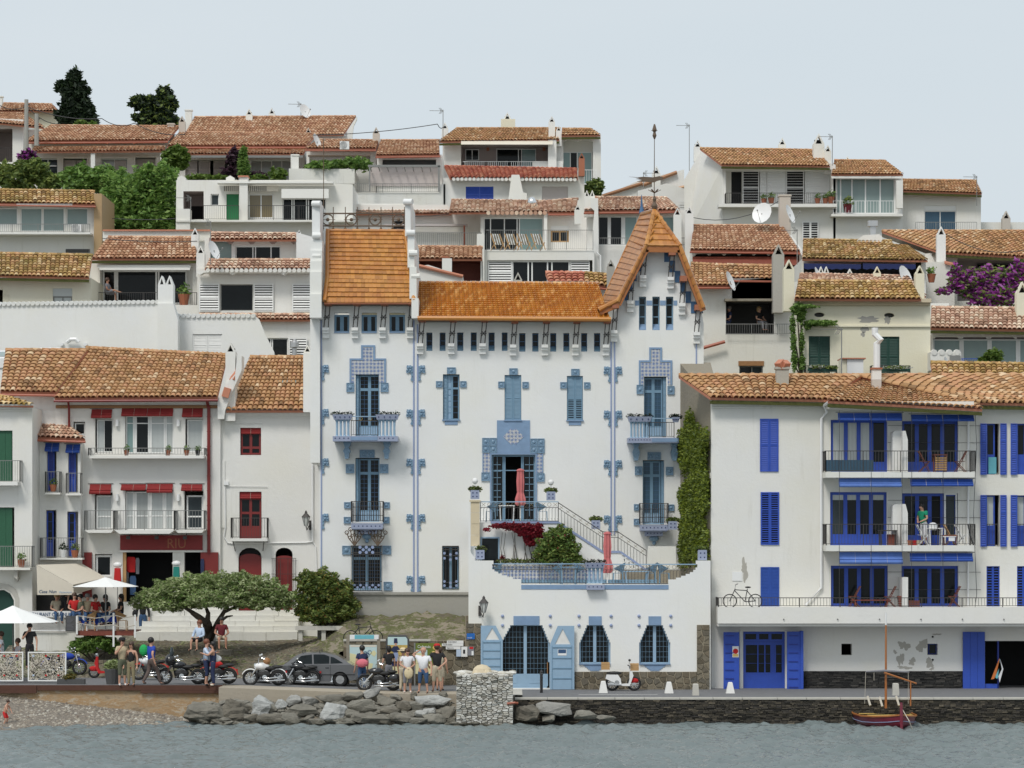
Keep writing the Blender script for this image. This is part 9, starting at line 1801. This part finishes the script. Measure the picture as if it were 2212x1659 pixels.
# ================================================================ boards, restaurant
win(2,4);YB=7.6
def board(x0,x1,y0,y1,lb,name='information_board'):return T(name,lb,'notice board',P((x0+x1)/2,1010,YB),'notice boards by the retaining wall')
t=board(825,1100,600,1000,'timber-framed map board with a teal header strip');[MB().pbox(x,600,x+26,1060,YB,0,.12).build('post','old_render',t) for x in (820,1085)];MB().pbox(850,602,1098,640,YB,-.04,-.001).build('header','white_paint',t);MB().pbox(892,604,1058,638,YB,-.055,-.041).build('header_strip','cl_cyan',t)
flat('map_sea',(.48,.62,.62),.7,var=.05);flat('map_land',(.66,.62,.36),.7,var=.12,scale=14);flat('poster_yellow',(.50,.36,.10),.7,var=.4,scale=8);flat('poster_green',(.13,.17,.02),.7,var=.15);flat('sign_blue',(.01,.12,.42),.4)
MB().pbox(848,690,1083,900,YB,-.03,-.001).build('map_panel','map_sea',t);[MB().pprism(q_,YB,-.036,-.031).build('map_land','map_land',t) for q_ in ([(850,760),(850,898),(985,898),(985,830),(930,800),(900,770)],[(1020,760),(1060,735),(1080,760),(1060,790)],[(990,840),(1050,850),(1040,896),(990,896)])];MB().pbox(855,692,1078,706,YB,-.036,-.031).build('map_title','canvas',t)
q=MB();r=random.Random(3);[q.torus(P(r.uniform(970,1030),r.uniform(710,800),YB-.04),r.uniform(.04,.1),.01,10,3) for k in range(7)];q.build('graffiti','cl_jeans',t)
t=board(1160,1360,605,900,'dark arched frame with a poster of a woman in a long lilac skirt','poster_stand');q=MB();q.tube([P(1168,1050,YB),P(1168,640,YB),P(1185,612,YB),P(1330,612,YB),P(1352,640,YB),P(1352,1050,YB)],.045,8);q.build('frame','grey_dark',t);MB().pbox(1176,620,1345,870,YB,-.03,.0).build('poster','poster_yellow',t);MB().pbox(1176,620,1345,690,YB,-.033,-.031).build('poster_sky','map_sea',t)
for nm,pts,m_ in (('poster_hat',[(1232,632),(1258,632),(1262,675),(1228,675)],'cl_navy'),('poster_face',[(1234,675),(1256,675),(1252,700),(1238,700)],'skin'),('poster_bodice',[(1228,700),(1262,700),(1282,730),(1266,745),(1258,755),(1232,755),(1206,740),(1202,725)],'cl_navy'),('poster_skirt',[(1226,755),(1262,755),(1285,830),(1280,850),(1215,850)],'casa_lilac'),('poster_rock',[(1200,830),(1290,830),(1310,868),(1190,868)],'navy')):MB().pprism(pts,YB,-.045,-.036).build(nm,m_,t)
MB().pbox(1180,875,1345,1010,YB,-.03,0).build('lower_panel','map_land',t)
t=board(1405,1645,675,940,'olive green poster panel with small maps and white lettering');MB().pbox(1412,675,1640,940,YB,0,.05).build('panel','poster_green',t);MB().pbox(1418,732,1516,850,YB,-.01,0).build('small_map','map_sea',t);MB().pbox(1418,760,1470,850,YB,-.016,-.011).build('map_land','map_land',t);MB().pbox(1412,852,1560,938,YB,-.012,0).build('caption_panel','map_land',t);text('Cadaqués',1432,716,YB-.02,26,'white_paint',t,sx=.8);MB().tube([P(1408,1080,YB),P(1408,672,YB)],.035,6).build('post','iron_grey',t);q=MB();[q.ball(P(x,y,YB-.02),.09,6,4,(1,.2,1)) for x,y in ((1580,715),(1600,735),(1570,760),(1620,705))];q.build('splash','yellow_in',t)
Yw_=YR+.0-.14;Yw_=8.72
for nm,x0,y0,x1,y1,m_,tx,lb in (('direction_sign',1685,652,1827,676,'white_paint','MUSEU PERROT','uppermost white arrow sign on the stone wall'),('direction_sign',1642,677,1826,699,'white_paint','TALLER GALERIA','middle long white arrow sign on the stone wall'),('direction_sign',1676,702,1802,727,'white_paint','Galeria d Art','lowest white arrow sign on the stone wall'),('street_plaque',1855,590,1924,640,'sign_blue','PLATJA','blue enamel plaque on the stone wall'),('paper_notice',1766,729,1806,789,'cl_ltblue','','pale blue paper notice, left of the three'),('paper_notice',1808,704,1861,791,'white_paint','','white paper notice with a dark square picture'),('paper_notice',1865,704,1918,780,'cl_grey','','grey and red paper notice, right of the three')):
 Yw_=8.72 if x0<1850 else YF-.07;t=T(nm,lb,'sign',P((x0+x1)/2,y1,Yw_),'signs on the stone wall');MB().pbox(x0,y0,x1,y1,Yw_,-.03,0).build('plate',m_,t)
 if tx:text(tx,x0+8,y1-7,Yw_-.035,11,'grey_dark' if m_=='white_paint' else 'white_paint',t,sx=.72 if m_=='white_paint' else.8)
 elif x0==1808:MB().pbox(1824,730,1842,765,Yw_,-.034,-.031).build('picture','cl_black',t)
 elif x0==1865:MB().pbox(1880,706,1912,725,Yw_,-.034,-.031).build('picture','cl_red',t);MB().pbox(1897,742,1914,778,Yw_,-.034,-.031).build('label_card','white_paint',t)
bicycle(965,690,9.4,'dark bicycle standing on the bank behind the map board','black_paint',.3,1)
win(1,4)
def umbrella(x,ya,yr,R_,Y,yb,lb):
 t=T('cafe_umbrella',lb,'umbrella',P(x,yb,Y),'open white cafe umbrellas');o=P(x,ya,Y);zr=Z(yr,Y);r_1=S(R_,Y);q=MB();n=8;vs=[o]+[Vector((o.x+r_1*f*math.cos(math.pi*2*k/n+.39),o.y+r_1*f*math.sin(math.pi*2*k/n+.39),zr+(o.z-zr)*(1-f)*.93)) for f in (.22,1) for k in range(n)];q.add(vs,[(0,1+k,1+(k+1)%n) for k in range(n)]+[(1+k,1+n+k,1+n+(k+1)%n,1+(k+1)%n) for k in range(n)]);q.build('canopy','canvas_white',t)
 MB().tube([P(x,yb,Y),o],.03,6).build('pole','iron_grey',t);q=MB();[q.bar(o-Vector((0,0,.1)),vs[1+n+k]-Vector((0,0,.03)),.02) for k in range(n)];q.build('ribs','iron_grey',t)
umbrella(908,105,188,290,11.6,560,'white umbrella shading the deck table, peak left of the olive');umbrella(112,350,492,400,6.4,1000,'large white umbrella at the left edge over the lattice screens')
dk=T('restaurant_deck','raised timber deck of the restaurant with rope rail and white posts','deck',P(905,620,11.4))
for k in range(10):MB().pbox(655+k*49.5,568,655+(k+1)*49.5-1,609,11.35,0,.05).build('fascia_board','wood_red',dk)
for k in range(8):MB().box(X(655,11.4),X(1150,11.4),11.42+k*.31,11.42+k*.31+.3,Z(572,11.4)-.05,Z(572,11.4)).build('plank','wood_red',dk)
for x,y0,y1 in ((975,415,705),(1160,430,628),(660,440,600)):MB().pbox(x-7,y0,x+8,y1,11.2,0,.1).build('post','wframe',dk)
q=MB();[q.tube([P(a,ya,11.2),P((a+c_)/2,(ya+yc)/2+22,11.2),P(c_,yc,11.2)],.018,5) for a,ya,c_,yc in ((660,438,975,440),(660,500,975,515),(975,430,1160,440),(975,520,1160,520))];q.build('rope','rope',dk)
for x0,x1,lb in ((812,1015,'table under blue and white cloths on the deck'),(690,770,'second cloth-covered deck table behind the menu board')):
 t=T('dining_table',lb,'table',P((x0+x1)/2,572,12),'tables of the restaurant');MB().pbox(x0,437,x1,442,11.8,0,.8).build('table_top','cl_ltblue',t);MB().pprism([(x0-2,443),(x0+4,500),(x0+22,523),(x0+40,488),((x0+x1)/2,492),(x1-30,490),(x1-10,510),(x1+2,443)],11.78,0,.02).build('tablecloth','cl_royal',t);MB().pprism([((x0+x1)/2-45,443),((x0+x1)/2,488),((x0+x1)/2+45,443)],11.75,0,.02).build('overcloth','cl_white',t);[MB().pbox(x,500,x+11,572,11.9,0,.06).build('leg','canvas_white',t) for x in (x0+15,x1-30)]
for x,f,lb in ((780,1,'cane chair of the man in red'),(1052,-1,'empty cane chair at the right of the deck')):chair(x,572,11.8,lb,'wood_light',.9,.45,f,'chairs of the restaurant',False)
t=T('menu_board','black chalk menu board standing left of the deck','menu board',P(610,575,11.3));MB().pbox(563,440,653,575,11.3,0,.06).build('slate','grey_dark',t);q=MB();[q.pbox(575,455+k*11,575+r.uniform(30,65),458+k*11,11.3,-.01,-.001) for k in range(10)];q.build('chalk_lines','cl_grey',t)
t=T('restaurant_banner','white banner lettered RESTAURANT CASA NUN above the trellis','banner',P(440,452,13.6));MB().pbox(250,398,624,452,13.6,0,.05).build('banner','white_paint',t);text('RESTAURANT CASA NUN',222,442,13.58,32,'cl_jeans',t,sx=.78)
t=T('trellis','white diagonal lattice below the restaurant banner','trellis',P(410,566,13.7));q=MB();a,c_,z0_,z1_=X(250,13.7),X(566,13.7),Z(566,13.7),Z(455,13.7);w_=c_-a;h_=z1_-z0_;k=-h_
while k<w_:
 x0_,x1_=max(0,k),min(w_,k+h_);q.bar((a+x0_,13.7,z0_+x0_-k),(a+x1_,13.7,z0_+x1_-k),.025,.012);q.bar((a+x0_,13.72,z1_-x0_+k),(a+x1_,13.72,z1_-x1_+k),.025,.012);k+=.085
q.bar((a,13.7,z0_),(c_,13.7,z0_),.05);q.build('lattice','white_paint',t,kind='stuff')
t=T('canvas_awning','large cream canvas awning with script lettering over the restaurant','awning',P(480,260,13.3));win()
A1,B1,C1,E1=P(79,1220,13.3),P(158,1263,13.3),P(230,1248,16.2),P(176,1217,16.3);MB().add([A1,B1,C1,E1],[(0,1,2,3),(3,2,1,0)]).build('canopy','canvas',t);MB().pprism([(79,1220.5),(81,1285),(160,1285),(158,1263.5)],13.3,-.02,.0).build('cheek','canvas',t);MB().add([B1,C1,C1-Vector((0,0,.3)),B1-Vector((0,0,.45))],[(0,1,2,3),(3,2,1,0)]).build('valance','canvas',t);text('Casa Nun',83,1281,13.27,7,'cl_jeans',t,shear=.3);text('Restaurant',127,1281,13.27,4.5,'cl_ltblue',t,shear=.3)
MB().pbox(78,1285,168,1330,15.2,0,.1).build('bar_front','dark',t)
for x0,x1,lb in ((-30,50,'cream screen of tangled strips at the left edge'),(60,143,'second screen of tangled strips with red and blue motifs')):
 t=T('lattice_screen',lb,'screen',P((x0+x1)/2,1472,4.4),'cream tangled-strip screens');q=MB();r=random.Random(x1)
 for a,c_,e,f in ((x0,1408,x1,1410.5),(x0,1469,x1,1471.5),(x0,1410.6,x0+2.5,1468.9),(x1-2.5,1410.6,x1,1468.9)):q.pbox(a,c_,e,f,4.4,0,.05)
 q.build('frame','canvas_white',t);q=MB()
 for k in range(170):an=r.uniform(0,pi);cx_,cy_=r.uniform(x0+3,x1-3),r.uniform(1412,1468);l_=r.uniform(6,20);p0=(min(x1-2,max(x0+2,cx_-l_*math.cos(an))),min(1469,max(1410,cy_-l_*math.sin(an))));p1=(min(x1-2,max(x0+2,cx_+l_*math.cos(an))),min(1469,max(1410,cy_+l_*math.sin(an))));q.bar(P(*p0,4.43),P(*p1,4.43),.022,.02)
 q.build('strips','canvas',t,kind='stuff')
 for k in range(6):cx_,cy_=x0+12+(k%3)*27,1417+(k//3)*42;MB().pbox(cx_-2,cy_-2,cx_+2,cy_+1.5,4.36,0,.02).build('motif','cl_red' if k%3 else 'cl_ltblue',t)
t=T('planter','large dark tapering planter with a sprawling plant beside the man in beige','planter',gp(243,1478));o=t.location;MB().lathe(o,[(.24,0),(.33,.6),(.30,.62)],12).build('tub','grey_dark',t);leaves('plant',[(o.x,o.y,o.z+.75,.35,.3,.22)],600,.08,'lf_olive',t,seed=9)
t=T('planter','low dark trough with dry grass at the end of the screens','planter',gp(154,1478));o=t.location;MB().box(o.x-.55,o.x+.55,o.y-.15,o.y+.15,o.z,o.z+.2).build('tub','grey_dark',t);leaves('plant',[(o.x-.1,o.y,o.z+.28,.3,.15,.15)],200,.07,'lf_yellow',t,seed=8)
t0=17.0
for x,yt,yb,m_,lb in ((254,1220,1262,'cl_red','red dress on a white torso left of the shop door'),(381,1217,1262,'cl_teal','teal halter dress on a white torso right of the shop door')):
 t=T('mannequin',lb,'mannequin',P(x,yb,16.4),'dressed torsos outside the shop');MB().pprism([(x-6,yt+7),(x+6,yt+7),(x+8,yb),(x-8,yb)],16.4,-.1,.1).build('dress',m_,t);MB().ball(P(x,yt,16.4),.17,10,7,(1.2,.7,.75)).build('torso','white_paint',t);MB().tube([P(x,yb,16.4),P(x,yb+60,16.4)],.02,5).build('stand','iron_grey',t)
for x,y0,y1,w_,m_,lb in ((283,1203,1236,20,'cl_red','crimson top hanging just inside the shop'),(297,1205,1240,8,'cl_grey','patterned scarf hanging in the shop'),(271,1233,1262,14,'cl_grey','grey shirt hanging by the shop doorpost'),(287,1244,1285,14,'cl_jeans','denim skirt hanging low in the shop'),(437,1207,1250,8,'cl_navy','dark dress hung on the open red door leaf')):MB().pprism([(x-w_*.35,y0),(x+w_*.35,y0),(x+w_/2,y0+6),(x+w_*.42,y1),(x-w_*.42,y1),(x-w_/2,y0+6)],16.8 if x>400 else 17.3,0,.06).build('hanging_garment',m_,None,lb,'clothes','clothes on show at the shop')
